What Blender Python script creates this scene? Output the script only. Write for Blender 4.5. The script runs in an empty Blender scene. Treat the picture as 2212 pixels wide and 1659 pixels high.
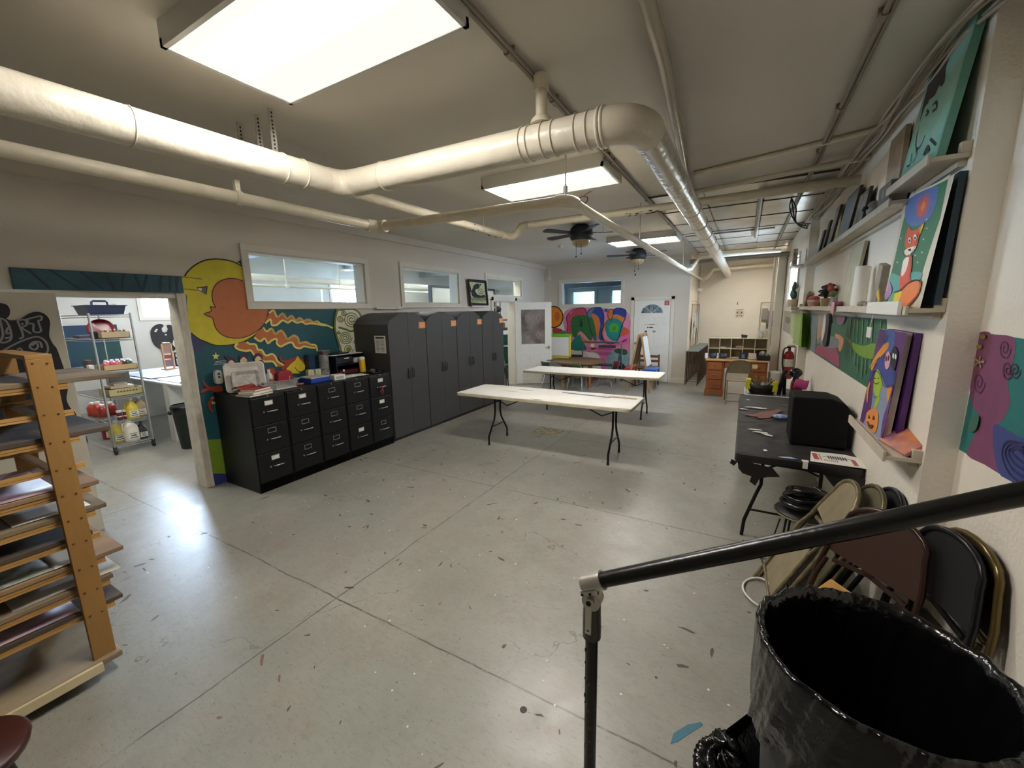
import bpy, math, random, mathutils
import mathutils.noise
from mathutils import Vector, Matrix
random.seed(7)
PI=math.pi; R=math.radians
sc=bpy.context.scene
COL=sc.collection
# ------------------------------------------------------------------ camera
cam=bpy.data.cameras.new('camera'); cam.sensor_width=36; cam.lens=36*879.604/2212; cam.clip_start=.02; cam.clip_end=200
camo=bpy.data.objects.new('camera',cam); COL.objects.link(camo)
def _rot(p,y,r):
    cy,sy,cp,sp,cr,sr=math.cos(y),math.sin(y),math.cos(p),math.sin(p),math.cos(r),math.sin(r)
    f=Vector((sy*cp,cy*cp,-sp)); ri=Vector((cy,-sy,0)); up=ri.cross(f)
    a=ri*cr+up*sr; b=-ri*sr+up*cr
    return Matrix((a,b,-f)).transposed()
camo.matrix_world=Matrix.Translation((0,0,1.84)) @ _rot(R(10.1142),R(-29.7345),R(-1.18856)).to_4x4()
sc.camera=camo
# ------------------------------------------------------------------ exposure, world, daylight
sc.view_settings.view_transform='Standard'; sc.view_settings.look='None'
sc.view_settings.gamma=1; sc.view_settings.use_curve_mapping=False
sc.view_settings.exposure=2.98
LAMP=8.0      # ceiling fixture strength
SKY=33.0
w=bpy.data.worlds.new('sky'); sc.world=w; w.use_nodes=True
bg=w.node_tree.nodes['Background']; bg.inputs[0].default_value=(.68,.79,1.0,1); bg.inputs[1].default_value=SKY
sc.cycles.max_bounces=8; sc.cycles.diffuse_bounces=5; sc.cycles.glossy_bounces=4; sc.cycles.transparent_max_bounces=12; sc.cycles.transmission_bounces=4
sc.cycles.caustics_reflective=False; sc.cycles.caustics_refractive=False
sc.cycles.use_denoising=True
sc.cycles.sample_clamp_indirect=6
def portal(name,loc,sx,sy,rot):
    l=bpy.data.lights.new(name,'AREA'); l.shape='RECTANGLE'; l.size=sx; l.size_y=sy; l.cycles.is_portal=True
    o=bpy.data.objects.new(name,l); o.location=loc; o.rotation_euler=rot; COL.objects.link(o)
portal('window_daylight',(-10.62,4.1,2.12),1.3,.55,(R(90),0,R(-90)))
portal('window_daylight',(-10.62,8.45,2.48),1.2,.75,(R(90),0,R(-90)))
portal('window_daylight',(-4.0,12.78,1.85),1.9,1.2,(R(-90),0,0))
portal('window_daylight',(.86,8.75,2.25),1.6,.75,(R(90),0,R(90)))
# ------------------------------------------------------------------ materials
def lin(h):
    c=[int(h[i:i+2],16)/255 for i in (0,2,4)]
    return tuple((x/12.92 if x<=.04045 else ((x+.055)/1.055)**2.4) for x in c)+(1,)
MC={}
def mat(name,col='808080',rough=.6,metal=0,var=.08,scale=6,bump=0,bscale=60,spec=.5,emit=0,alpha=1,trans=0,coat=0,stretch=None,col2=None):
    if name in MC: return MC[name]
    m=bpy.data.materials.new(name); m.use_nodes=True; nt=m.node_tree; N=nt.nodes; L=nt.links
    b=N['Principled BSDF']; c=lin(col)
    b.inputs['Roughness'].default_value=rough; b.inputs['Metallic'].default_value=metal
    b.inputs['Specular IOR Level'].default_value=spec
    if coat: b.inputs['Coat Weight'].default_value=coat; b.inputs['Coat Roughness'].default_value=.15
    tc=N.new('ShaderNodeTexCoord'); src=tc.outputs['Object']
    if stretch:
        mp=N.new('ShaderNodeMapping'); mp.inputs['Scale'].default_value=stretch; L.new(src,mp.inputs[0]); src=mp.outputs[0]
    n=N.new('ShaderNodeTexNoise'); n.inputs['Scale'].default_value=scale; n.inputs['Detail'].default_value=4; L.new(src,n.inputs['Vector'])
    r=N.new('ShaderNodeValToRGB'); r.color_ramp.elements[0].position=.3; r.color_ramp.elements[1].position=.7
    if col2: r.color_ramp.elements[0].color=lin(col2); r.color_ramp.elements[1].color=c
    else:
        r.color_ramp.elements[0].color=tuple(x*(1-var) for x in c[:3])+(1,); r.color_ramp.elements[1].color=tuple(min(1,x*(1+var)) for x in c[:3])+(1,)
    L.new(n.outputs['Fac'],r.inputs[0]); L.new(r.outputs[0],b.inputs['Base Color'])
    if bump:
        n2=N.new('ShaderNodeTexNoise'); n2.inputs['Scale'].default_value=bscale; n2.inputs['Detail'].default_value=3; L.new(src,n2.inputs['Vector'])
        bp=N.new('ShaderNodeBump'); bp.inputs['Strength'].default_value=bump; bp.inputs['Distance'].default_value=.01
        L.new(n2.outputs['Fac'],bp.inputs['Height']); L.new(bp.outputs[0],b.inputs['Normal'])
    if emit: b.inputs['Emission Color'].default_value=c; b.inputs['Emission Strength'].default_value=emit
    if alpha<1: b.inputs['Alpha'].default_value=alpha
    if trans: b.inputs['Transmission Weight'].default_value=trans
    MC[name]=m; return m
def paint(h): return mat('paint_'+h,h,.55,0,.07,14)
def glass(name,tint='eef4f6',haze=.0,rough=.03):
    if name in MC: return MC[name]
    m=bpy.data.materials.new(name); m.use_nodes=True; nt=m.node_tree; N=nt.nodes; L=nt.links
    for x in list(N): N.remove(x)
    out=N.new('ShaderNodeOutputMaterial'); t=N.new('ShaderNodeBsdfTransparent'); t.inputs[0].default_value=lin(tint)
    g=N.new('ShaderNodeBsdfGlossy'); g.inputs['Roughness'].default_value=rough
    lw=N.new('ShaderNodeLayerWeight'); lw.inputs[0].default_value=.5
    pw=N.new('ShaderNodeMath'); pw.operation='POWER'; L.new(lw.outputs['Facing'],pw.inputs[0]); pw.inputs[1].default_value=5
    fr=N.new('ShaderNodeMath'); fr.operation='MULTIPLY_ADD'; L.new(pw.outputs[0],fr.inputs[0]); fr.inputs[1].default_value=.6; fr.inputs[2].default_value=.03
    mx=N.new('ShaderNodeMixShader'); L.new(fr.outputs[0],mx.inputs[0]); L.new(t.outputs[0],mx.inputs[1]); L.new(g.outputs[0],mx.inputs[2])
    last=mx
    if haze:
        d=N.new('ShaderNodeBsdfDiffuse'); d.inputs[0].default_value=(.8,.82,.82,1)
        nz=N.new('ShaderNodeTexNoise'); nz.inputs['Scale'].default_value=3; nz.inputs['Detail'].default_value=6
        mr=N.new('ShaderNodeMapRange'); mr.inputs['From Min'].default_value=.3; mr.inputs['From Max'].default_value=.75; mr.inputs['To Min'].default_value=haze*.4; mr.inputs['To Max'].default_value=haze*1.5
        tc=N.new('ShaderNodeTexCoord'); L.new(tc.outputs['Object'],nz.inputs['Vector']); L.new(nz.outputs['Fac'],mr.inputs[0])
        m2=N.new('ShaderNodeMixShader'); L.new(mr.outputs[0],m2.inputs[0]); L.new(mx.outputs[0],m2.inputs[1]); L.new(d.outputs[0],m2.inputs[2]); last=m2
    L.new(last.outputs[0],out.inputs[0]); MC[name]=m; return m
def lamp_mat(name,strength,col=(1,.95,.88,1)):
    if name in MC: return MC[name]
    m=bpy.data.materials.new(name); m.use_nodes=True; nt=m.node_tree; N=nt.nodes; L=nt.links
    for x in list(N): N.remove(x)
    out=N.new('ShaderNodeOutputMaterial'); e=N.new('ShaderNodeEmission'); e.inputs[0].default_value=col; e.inputs[1].default_value=strength
    L.new(e.outputs[0],out.inputs[0]); MC[name]=m; return m
# ------------------------------------------------------------------ mesh builder
ORG={}
class MB:
    def __init__(s): s.v=[]; s.f=[]; s.m=[]; s.s=[]; s.mats=[]
    def _a(s,vs,fs,m=0,sm=False):
        o=len(s.v); s.v+= [tuple(p) for p in vs]
        for f in fs: s.f.append([i+o for i in f]); s.m.append(m); s.s.append(sm)
        return s
    def box(s,lo,hi,m=0):
        x0,y0,z0=lo; x1,y1,z1=hi
        if x0>x1: x0,x1=x1,x0
        if y0>y1: y0,y1=y1,y0
        if z0>z1: z0,z1=z1,z0
        return s._a([(x0,y0,z0),(x1,y0,z0),(x1,y1,z0),(x0,y1,z0),(x0,y0,z1),(x1,y0,z1),(x1,y1,z1),(x0,y1,z1)],[(0,3,2,1),(4,5,6,7),(0,1,5,4),(1,2,6,5),(2,3,7,6),(3,0,4,7)],m)
    def obox(s,c,size,M,m=0):
        n=len(s.v); a,b,d=[x/2 for x in size]; s.box((-a,-b,-d),(a,b,d),m)
        for i in range(n,len(s.v)): s.v[i]=tuple(M@Vector(s.v[i])+Vector(c))
        return s
    def bar(s,p0,p1,w,h,m=0,up=(0,0,1)):
        p0=Vector(p0);p1=Vector(p1);d=(p1-p0); l=d.length; d.normalize(); u=Vector(up)
        if abs(d.dot(u))>.97: u=Vector((0,1,0))
        a=d.cross(u).normalized(); b=a.cross(d).normalized()
        return s.obox((p0+p1)/2,(w,l,h),Matrix((a,d,b)).transposed(),m)
    def ring(s,c,a,b,r,n): return [Vector(c)+a*(r*math.cos(2*PI*i/n))+b*(r*math.sin(2*PI*i/n)) for i in range(n)]
    def cyl(s,p0,p1,r0,r1=None,n=16,caps=True,m=0):
        r1=r0 if r1 is None else r1
        p0=Vector(p0);p1=Vector(p1);d=(p1-p0).normalized(); u=Vector((0,0,1)) if abs(d.z)<.9 else Vector((1,0,0))
        a=d.cross(u).normalized(); b=d.cross(a).normalized()
        A=s.ring(p0,a,b,r0,n);B=s.ring(p1,a,b,r1,n)
        s._a(A+B,[(i,(i+1)%n,n+(i+1)%n,n+i) for i in range(n)],m,True)
        if caps: s._a(A,[tuple(range(n))[::-1]],m); s._a(B,[tuple(range(n))],m)
        return s
    def tube(s,pts,r,n=10,m=0,caps=True,closed=False):
        pts=[Vector(p) for p in pts]; k=len(pts); rs=r if isinstance(r,(list,tuple)) else [r]*k
        T=[]
        for i in range(k):
            if closed: t=pts[(i+1)%k]-pts[i-1]
            else: t=(pts[min(i+1,k-1)]-pts[max(i-1,0)])
            T.append(t.normalized())
        u=Vector((0,0,1)) if abs(T[0].z)<.9 else Vector((1,0,0))
        a=T[0].cross(u).normalized(); V=[]
        for i in range(k):
            a=(a-T[i]*a.dot(T[i])).normalized(); b=T[i].cross(a)
            V+=s.ring(pts[i],a,b,rs[i],n)
        F=[]
        for i in range(k if closed else k-1):
            j=(i+1)%k
            for q in range(n): F.append((i*n+q,i*n+(q+1)%n,j*n+(q+1)%n,j*n+q))
        s._a(V,F,m,True)
        if caps and not closed: s._a(V[:n],[tuple(range(n))[::-1]],m); s._a(V[-n:],[tuple(range(n))],m)
        return s
    def lathe(s,prof,c=(0,0,0),n=20,m=0,sm=True,sx=1,sy=1,top=True):
        V=[];F=[];c=Vector(c)
        for r,z in prof: V+=[c+Vector((r*sx*math.cos(2*PI*i/n),r*sy*math.sin(2*PI*i/n),z)) for i in range(n)]
        for j in range(len(prof)-1):
            for i in range(n): F.append((j*n+i,j*n+(i+1)%n,(j+1)*n+(i+1)%n,(j+1)*n+i))
        s._a(V,F,m,sm)
        if prof[0][0]>1e-4: s._a(V[:n],[tuple(range(n))[::-1]],m)
        if top and prof[-1][0]>1e-4: s._a(V[-n:],[tuple(range(n))],m)
        return s
    def ball(s,c,r,n=12,m=0,sc=(1,1,1)):
        prof=[(max(1e-5,r*math.sin(PI*i/8)),-r*math.cos(PI*i/8)*sc[2]) for i in range(9)]
        return s.lathe(prof,c,n,m,True,sc[0],sc[1])
    def prism(s,pts,a,b,plane='X',m=0):
        def P(u,v,w): return {'X':(w,u,v),'Y':(u,w,v),'Z':(u,v,w)}[plane]
        n=len(pts); A=[P(u,v,a) for u,v in pts];B=[P(u,v,b) for u,v in pts]
        s._a(A+B,[tuple(range(n))[::-1],tuple(range(n,2*n))]+[(i,(i+1)%n,n+(i+1)%n,n+i) for i in range(n)],m); return s
    def grid(s,fn,nu,nv,m=0,sm=True,two=False):
        V=[fn(i/nu,j/nv) for j in range(nv+1) for i in range(nu+1)]
        s._a(V,[(j*(nu+1)+i,j*(nu+1)+i+1,(j+1)*(nu+1)+i+1,(j+1)*(nu+1)+i) for j in range(nv) for i in range(nu)],m,sm); return s
    def xf(s,M,start=0):
        for i in range(start,len(s.v)): s.v[i]=tuple(M@Vector(s.v[i]))
        return s
    def build(s,name,mats,parent=None,w=True,bev=0,solid=0,sub=0):
        o0=Vector((0,0,0))
        if parent is not None and w: o0=ORG.get(parent.name,Vector((0,0,0)))
        me=bpy.data.meshes.new(name); me.from_pydata([tuple(Vector(p)-o0) for p in s.v],[],s.f)
        if not isinstance(mats,(list,tuple)): mats=[mats]
        for x in mats: me.materials.append(x)
        for i,p in enumerate(me.polygons): p.material_index=min(s.m[i],len(mats)-1); p.use_smooth=s.s[i]
        me.update()
        o=bpy.data.objects.new(name,me); COL.objects.link(o)
        if parent is not None: o.parent=parent
        ORG[o.name]=o0
        if solid: k=o.modifiers.new('solid','SOLIDIFY'); k.thickness=solid; k.offset=0
        if bev: k=o.modifiers.new('bevel','BEVEL'); k.width=bev; k.segments=2; k.limit_method='ANGLE'
        if sub: k=o.modifiers.new('subd','SUBSURF'); k.levels=sub; k.render_levels=sub
        return o
    def solo(s,name,mats,label,cat,group=None,kind=None,**k):
        xs=[p[0] for p in s.v];ys=[p[1] for p in s.v];zs=[p[2] for p in s.v]
        c=Vector(((min(xs)+max(xs))/2,(min(ys)+max(ys))/2,min(zs)))
        s.v=[tuple(Vector(p)-c) for p in s.v]
        o=s.build(name,mats,None,**k); o.location=c; ORG[o.name]=c; tag(o,label,cat,group,kind); return o
def tag(o,label=None,cat=None,group=None,kind=None):
    if label: o['label']=label
    if cat: o['category']=cat
    if group: o['group']=group
    if kind: o['kind']=kind
    return o
def thing(name,label,cat,loc=(0,0,0),rz=0,group=None):
    o=bpy.data.objects.new(name,None); COL.objects.link(o); o.location=loc; o.rotation_euler=(0,0,rz); o.empty_display_size=.1
    ORG[o.name]=Vector(loc); return tag(o,label,cat,group)
def struct(name,mb,m,**k):
    o=mb.build(name,m,None,**k); o['kind']='structure'; return o
def dup(root,loc,rz=0,label=None,group=None,rot=None):
    r=root.copy(); COL.objects.link(r); r.location=loc; r.rotation_euler=rot if rot else (0,0,rz)
    if label: r['label']=label
    if group: r['group']=group
    def rec(a,b):
        for ch in list(a.children):
            c=ch.copy(); COL.objects.link(c); c.parent=b; rec(ch,c)
    rec(root,r); return r
def smooth(pts,closed=True,k=4):
    n=len(pts); out=[]
    for i in range(n if closed else n-1):
        p=[pts[(i+j)%n] if closed else pts[min(max(i+j,0),n-1)] for j in (-1,0,1,2)]
        for q in range(k):
            t=q/k
            out.append(tuple(.5*((2*p[1][d])+(-p[0][d]+p[2][d])*t+(2*p[0][d]-5*p[1][d]+4*p[2][d]-p[3][d])*t*t+(-p[0][d]+3*p[1][d]-3*p[2][d]+p[3][d])*t**3) for d in range(len(pts[0]))))
    if not closed: out.append(tuple(pts[-1]))
    return out
import mathutils.geometry as mg
def artmesh(key,to3,base=0.0,step=.0004,prune=0):
    """flat painted areas, one thin layer above another; to3(u,v,h)->xyz with h the height above the surface"""
    mb=MB(); cols=[]; h=base
    for lay in ART[key]:
        typ,col,ps=lay[:3]; pts=[tuple(float(x) for x in p.split(',')) for p in ps.split(';')]
        if col not in cols: cols.append(col)
        mi=cols.index(col); h+=step
        if typ in 'PS':
            if typ=='S': pts=smooth(pts,True,3)
            cl=[pts[0]]
            for p in pts[1:]:
                if math.dist(p,cl[-1])>.0008: cl.append(p)
            if math.dist(cl[0],cl[-1])<.0008: cl.pop()
            tri=mg.tessellate_polygon([[Vector((p[0],p[1],0)) for p in cl]])
            mb._a([to3(p[0],p[1],h) for p in cl],[tuple(t) for t in tri],mi)
        else:
            wd=lay[3]/2; pts=smooth(pts,False,3) if len(pts)>2 else pts; n=len(pts); V=[]
            for i in range(n):
                a=pts[max(i-1,0)];b=pts[min(i+1,n-1)]; dx,dy=b[0]-a[0],b[1]-a[1]; l=math.hypot(dx,dy) or 1
                nx,ny=-dy/l*wd,dx/l*wd; V+=[to3(pts[i][0]+nx,pts[i][1]+ny,h),to3(pts[i][0]-nx,pts[i][1]-ny,h)]
            mb._a(V,[(2*i,2*i+1,2*i+3,2*i+2) for i in range(n-1)],mi)
    return mb,[paint(c) for c in cols]
ART = {
 'moon': [
  ('P','1f5560','2.065,2.091;2.054,1.919;2.058,1.688;2.048,0.93;2.056,0.53;2.255,0.486;2.401,0.957;3.57,0.947;3.84,1.312;3.795,1.656;3.841,1.919;2.648,1.926;2.651,2.473;2.274,2.271'),
  ('P','7d9a2c','2.055,0.533;2.054,0.142;2.243,0.072;2.235,0.496'),
  ('P','2c3a7a','2.054,0.144;2.058,-0.029;2.251,-0.031;2.243,0.074'),
  ('S','3d3f68','2.057,1.683;2.098,1.649;2.173,1.586;2.157,1.539;2.095,1.491;2.057,1.516'),
  ('S','d9c92e','1.983,2.089;1.996,2.183;2.026,2.219;2.079,2.259;2.117,2.313;2.188,2.379;2.277,2.432;2.375,2.457;2.473,2.459;2.563,2.445;2.648,2.407;2.651,2.141;2.655,1.915;2.88,1.913;2.862,1.865;2.82,1.771;2.763,1.691;2.685,1.624;2.589,1.573;2.477,1.541;2.351,1.534;2.254,1.547;2.182,1.585;2.113,1.627;2.058,1.688;2.053,1.817;2.058,1.96;2.067,2.089'),
  ('W','3a2a20','2.079,2.259;2.117,2.313;2.188,2.379;2.277,2.432;2.375,2.457;2.473,2.459;2.563,2.445;2.643,2.408',0.014),
  ('W','3a2a20','2.82,1.771;2.763,1.691;2.685,1.624;2.589,1.573;2.477,1.541;2.351,1.534;2.254,1.547;2.182,1.585;2.113,1.627;2.058,1.688',0.012),
  ('W','8d8422','2.005,2.249;2.082,2.251;2.233,2.24',0.01),
  ('W','8d8422','1.989,2.133;2.092,2.13;2.189,2.121',0.01),
  ('P','c2703f','2.64,2.241;2.591,2.258;2.529,2.264;2.456,2.252;2.392,2.222;2.348,2.183;2.317,2.129;2.302,2.076;2.301,2.013;2.314,1.96;2.318,1.945;2.271,1.955;2.273,1.907;2.198,1.878;2.273,1.838;2.279,1.811;2.289,1.735;2.32,1.679;2.365,1.638;2.423,1.615;2.496,1.604;2.572,1.611;2.653,1.638;2.739,1.686;2.806,1.748;2.85,1.818;2.887,1.922;2.652,1.929'),
  ('W','5a2a1a','2.64,2.241;2.591,2.258;2.529,2.264;2.456,2.252;2.392,2.222;2.348,2.183;2.317,2.129;2.302,2.076;2.301,2.013;2.314,1.96;2.318,1.945;2.271,1.955;2.273,1.907;2.198,1.878;2.273,1.838;2.279,1.811;2.289,1.735;2.32,1.679;2.365,1.638;2.423,1.615;2.496,1.604;2.572,1.611;2.653,1.638;2.739,1.686;2.806,1.748;2.85,1.818;2.887,1.922',0.01),
  ('S','6a6a60','2.17,2.147;2.217,2.155;2.268,2.167;2.249,2.086;2.223,2.097;2.194,2.12'),
  ('S','d8d8c0','2.179,2.145;2.211,2.149;2.212,2.121;2.194,2.125'),
  ('W','3a2a20','2.17,2.149;2.217,2.155;2.27,2.167',0.01),
  ('W','3a2a20','2.268,2.167;2.249,2.086',0.008),
  ('S','c2703f','2.887,1.877;2.946,1.912;2.98,1.833;3.055,1.875;3.104,1.806;3.168,1.845;3.215,1.784;3.273,1.814;3.324,1.774;3.397,1.792;3.464,1.748;3.511,1.765;3.566,1.727;3.641,1.71;3.747,1.661;3.656,1.7;3.565,1.713;3.477,1.73;3.405,1.739;3.347,1.731;3.294,1.762;3.224,1.752;3.161,1.785;3.105,1.756;3.044,1.789;2.962,1.736;2.9,1.739;2.896,1.805;2.825,1.759'),
  ('W','e6d97a','2.887,1.877;2.946,1.912;2.98,1.833;3.055,1.875;3.104,1.806;3.168,1.845;3.215,1.784;3.273,1.814;3.324,1.774;3.397,1.792;3.464,1.748;3.511,1.765;3.566,1.727;3.641,1.71;3.747,1.661',0.022),
  ('W','e6d97a','3.656,1.7;3.565,1.713;3.477,1.73;3.405,1.739;3.347,1.731;3.294,1.762;3.224,1.752;3.161,1.785;3.105,1.756;3.044,1.789;2.962,1.736;2.9,1.739;2.896,1.805;2.825,1.759',0.024),
  ('S','c2703f','2.795,1.713;2.831,1.664;2.895,1.697;2.93,1.628;3.004,1.667;3.049,1.615;3.08,1.557;3.165,1.595;3.221,1.553;3.228,1.495;3.32,1.501;3.387,1.463;3.458,1.444;3.471,1.361;3.447,1.411;3.368,1.424;3.285,1.445;3.226,1.424;3.161,1.449;3.128,1.509;3.047,1.496;2.979,1.47;2.934,1.511;2.941,1.566;2.877,1.552;2.825,1.52;2.796,1.582;2.739,1.55;2.677,1.602'),
  ('W','e6d97a','2.795,1.713;2.831,1.664;2.895,1.697;2.93,1.628;3.004,1.667;3.049,1.615;3.08,1.557;3.165,1.595;3.221,1.553;3.228,1.495;3.32,1.501;3.387,1.463;3.458,1.444;3.471,1.361',0.022),
  ('W','e6d97a','3.447,1.411;3.368,1.424;3.285,1.445;3.226,1.424;3.161,1.449;3.128,1.509;3.047,1.496;2.979,1.47;2.934,1.511;2.941,1.566;2.877,1.552;2.825,1.52;2.796,1.582;2.739,1.55;2.677,1.602',0.024),
  ('S','c2703f','2.587,1.555;2.617,1.53;2.683,1.519;2.699,1.458;2.744,1.448;2.783,1.378;2.857,1.389;2.896,1.354;2.919,1.289;3.001,1.229;2.899,1.229;2.858,1.296;2.762,1.307;2.674,1.353;2.646,1.404;2.618,1.454;2.563,1.453;2.49,1.477;2.457,1.514;2.488,1.546'),
  ('W','e6d97a','2.587,1.555;2.617,1.53;2.683,1.519;2.699,1.458;2.744,1.448;2.783,1.378;2.857,1.389;2.896,1.354;2.919,1.289;3.001,1.229',0.022),
  ('W','e6d97a','2.899,1.229;2.858,1.296;2.762,1.307;2.674,1.353;2.646,1.404;2.618,1.454;2.563,1.453;2.49,1.477;2.457,1.514;2.488,1.546',0.024),
  ('W','7a3a1c','2.98,1.833;3.055,1.875;3.104,1.806;3.168,1.845;3.215,1.784;3.273,1.814;3.324,1.774;3.397,1.792;3.464,1.748;3.511,1.765',0.006),
  ('W','7a3a1c','2.895,1.697;2.93,1.628;3.004,1.667;3.049,1.615;3.08,1.557;3.165,1.595;3.221,1.553;3.228,1.495;3.32,1.501;3.387,1.463',0.006),
  ('P','e6d97a','2.255,1.47;2.261,1.438;2.29,1.434;2.264,1.417;2.268,1.385;2.247,1.406;2.22,1.39;2.233,1.42;2.213,1.442;2.242,1.44'),
  ('S','4a2c4c','2.442,1.345;2.436,1.326;2.423,1.311;2.406,1.302;2.388,1.301;2.37,1.307;2.356,1.319;2.348,1.336;2.347,1.356;2.353,1.374;2.365,1.389;2.382,1.397;2.4,1.399;2.418,1.394;2.432,1.381;2.441,1.364'),
  ('S','e3cf9e','2.356,1.332;2.396,1.368;2.429,1.328;2.409,1.303;2.387,1.294;2.365,1.306'),
  ('S','4a2c4c','2.578,1.364;2.572,1.345;2.559,1.33;2.541,1.321;2.521,1.319;2.503,1.325;2.488,1.338;2.48,1.355;2.479,1.375;2.485,1.394;2.498,1.409;2.515,1.418;2.534,1.42;2.553,1.414;2.568,1.401;2.577,1.384'),
  ('S','e3cf9e','2.488,1.351;2.53,1.388;2.565,1.347;2.544,1.321;2.52,1.312;2.498,1.324'),
  ('S','4a2c4c','2.742,1.358;2.736,1.338;2.722,1.323;2.703,1.313;2.683,1.312;2.663,1.318;2.648,1.331;2.638,1.349;2.637,1.369;2.644,1.389;2.657,1.404;2.675,1.414;2.696,1.416;2.715,1.41;2.731,1.397;2.741,1.378'),
  ('S','e3cf9e','2.648,1.344;2.692,1.383;2.728,1.34;2.706,1.314;2.682,1.305;2.658,1.317'),
  ('S','4a2c4c','2.59,1.41;2.588,1.401;2.582,1.394;2.574,1.39;2.566,1.389;2.557,1.391;2.551,1.397;2.547,1.405;2.547,1.414;2.549,1.423;2.555,1.43;2.563,1.434;2.571,1.435;2.58,1.432;2.586,1.426;2.59,1.419'),
  ('S','4a2c4c','2.373,1.403;2.371,1.396;2.366,1.39;2.359,1.386;2.352,1.385;2.345,1.388;2.34,1.393;2.337,1.399;2.337,1.407;2.339,1.415;2.344,1.421;2.35,1.424;2.357,1.425;2.364,1.423;2.37,1.418;2.373,1.411'),
  ('S','5a2c50','2.694,1.327;2.74,1.322;2.751,1.223;2.716,1.222;2.699,1.279'),
  ('S','a3402c','2.955,1.373;2.967,1.315;3.035,1.295;3.159,1.324;3.225,1.3;3.286,1.22;3.312,1.19;3.206,1.256;3.138,1.264;3.021,1.175;2.946,1.198;3.004,1.254;2.957,1.285;2.939,1.331'),
  ('P','dcc42c','3.002,1.129;3.016,1.189;3.082,1.244;3.14,1.276;3.181,1.334;3.203,1.289;3.234,1.253;3.272,1.195;3.256,1.144;3.205,1.127;3.169,1.122;3.188,1.103'),
  ('W','2f4a3c','3.13,1.193;3.145,1.152;3.19,1.124;3.254,1.124',0.008),
  ('S','b04a30','2.781,1.22;2.824,1.226;2.865,1.202;2.864,1.146;2.817,1.066;2.793,1.119;2.769,1.172'),
  ('S','a3402c','2.093,1.191;2.109,1.145;2.156,1.104;2.254,1.104;2.263,1.018;2.204,1.028;2.141,1.068;2.058,1.05;2.068,1.086;2.117,1.1;2.093,1.136'),
  ('S','a3402c','2.183,0.982;2.143,0.973;2.104,0.936;2.101,0.892;2.119,0.832;2.148,0.824;2.13,0.875;2.137,0.929;2.165,0.957'),
  ('S','e4e2cf','3.841,1.919;4.009,1.921;4.148,1.914;4.207,1.873;4.247,1.784;4.185,1.668;4.147,1.462;4.144,1.283;3.84,1.319;3.812,1.443;3.782,1.544;3.77,1.657;3.801,1.781'),
  ('W','6c7a34','3.839,1.905;3.794,1.795;3.77,1.657;3.795,1.515;3.824,1.399;3.84,1.319',0.03),
  ('W','6c7a34','3.839,1.905;3.974,1.918;4.113,1.918;4.206,1.866;4.242,1.769;4.156,1.654;4.043,1.601;3.943,1.635;3.829,1.668',0.028),
  ('W','6c7a34','4.209,1.77;4.159,1.694;4.066,1.664;3.98,1.689;3.941,1.753;3.963,1.822;4.031,1.862;4.11,1.858;4.161,1.812;4.158,1.751;4.11,1.708;4.043,1.701;3.994,1.73;3.983,1.776;4.01,1.816;4.06,1.832;4.105,1.818;4.123,1.785;4.11,1.751;4.076,1.734;4.042,1.739;4.024,1.759;4.027,1.782;4.046,1.796;4.068,1.796;4.08,1.786;4.079,1.774',0.014),
  ('W','6c7a34','3.989,1.864;3.979,1.845;3.961,1.832;3.939,1.827;3.918,1.831;3.904,1.842;3.898,1.858;3.901,1.873;3.912,1.886;3.928,1.893;3.945,1.893;3.958,1.887;3.966,1.876;3.966,1.865;3.96,1.854;3.95,1.848;3.938,1.846;3.928,1.848;3.922,1.854;3.92,1.862;3.922,1.869;3.928,1.873;3.934,1.875;3.94,1.874;3.944,1.871;3.945,1.868;3.944,1.865',0.014),
  ('W','6c7a34','3.932,1.783;3.919,1.759;3.894,1.743;3.865,1.739;3.841,1.749;3.826,1.766;3.825,1.788;3.836,1.807;3.856,1.818;3.879,1.82;3.897,1.812;3.907,1.797;3.907,1.781;3.897,1.767;3.882,1.76;3.866,1.76;3.853,1.767;3.848,1.777;3.849,1.788;3.856,1.796;3.867,1.8;3.876,1.799;3.883,1.794;3.885,1.788;3.883,1.783;3.878,1.779;3.873,1.779',0.014),
  ('W','6c7a34','4.044,1.51;4.002,1.448;3.923,1.429;3.855,1.461;3.834,1.52;3.867,1.574;3.932,1.593;3.992,1.569;4.013,1.519;3.987,1.472;3.932,1.455;3.882,1.474;3.864,1.514;3.883,1.552;3.926,1.567;3.966,1.554;3.982,1.523;3.968,1.493;3.936,1.481;3.906,1.491;3.894,1.513;3.904,1.533;3.925,1.541;3.944,1.535;3.951,1.521;3.945,1.51;3.933,1.507',0.014),
  ('W','6c7a34','3.851,1.594;3.847,1.585;3.84,1.579;3.831,1.575;3.822,1.574;3.813,1.575;3.806,1.58;3.801,1.586;3.8,1.592;3.801,1.599;3.805,1.604;3.81,1.608;3.816,1.61;3.822,1.61;3.828,1.608;3.832,1.604;3.834,1.6;3.834,1.596;3.832,1.592;3.829,1.59;3.826,1.588;3.822,1.588;3.819,1.589;3.817,1.591;3.816,1.592;3.817,1.594;3.817,1.596',0.014),
  ('W','6c7a34','4.158,1.443;4.148,1.425;4.13,1.413;4.109,1.41;4.088,1.415;4.074,1.427;4.068,1.442;4.071,1.457;4.082,1.469;4.098,1.475;4.114,1.474;4.127,1.467;4.135,1.456;4.135,1.445;4.13,1.435;4.119,1.429;4.108,1.428;4.098,1.431;4.091,1.437;4.089,1.445;4.092,1.451;4.097,1.456;4.104,1.457;4.109,1.456;4.113,1.453;4.114,1.449;4.113,1.447',0.014),
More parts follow.
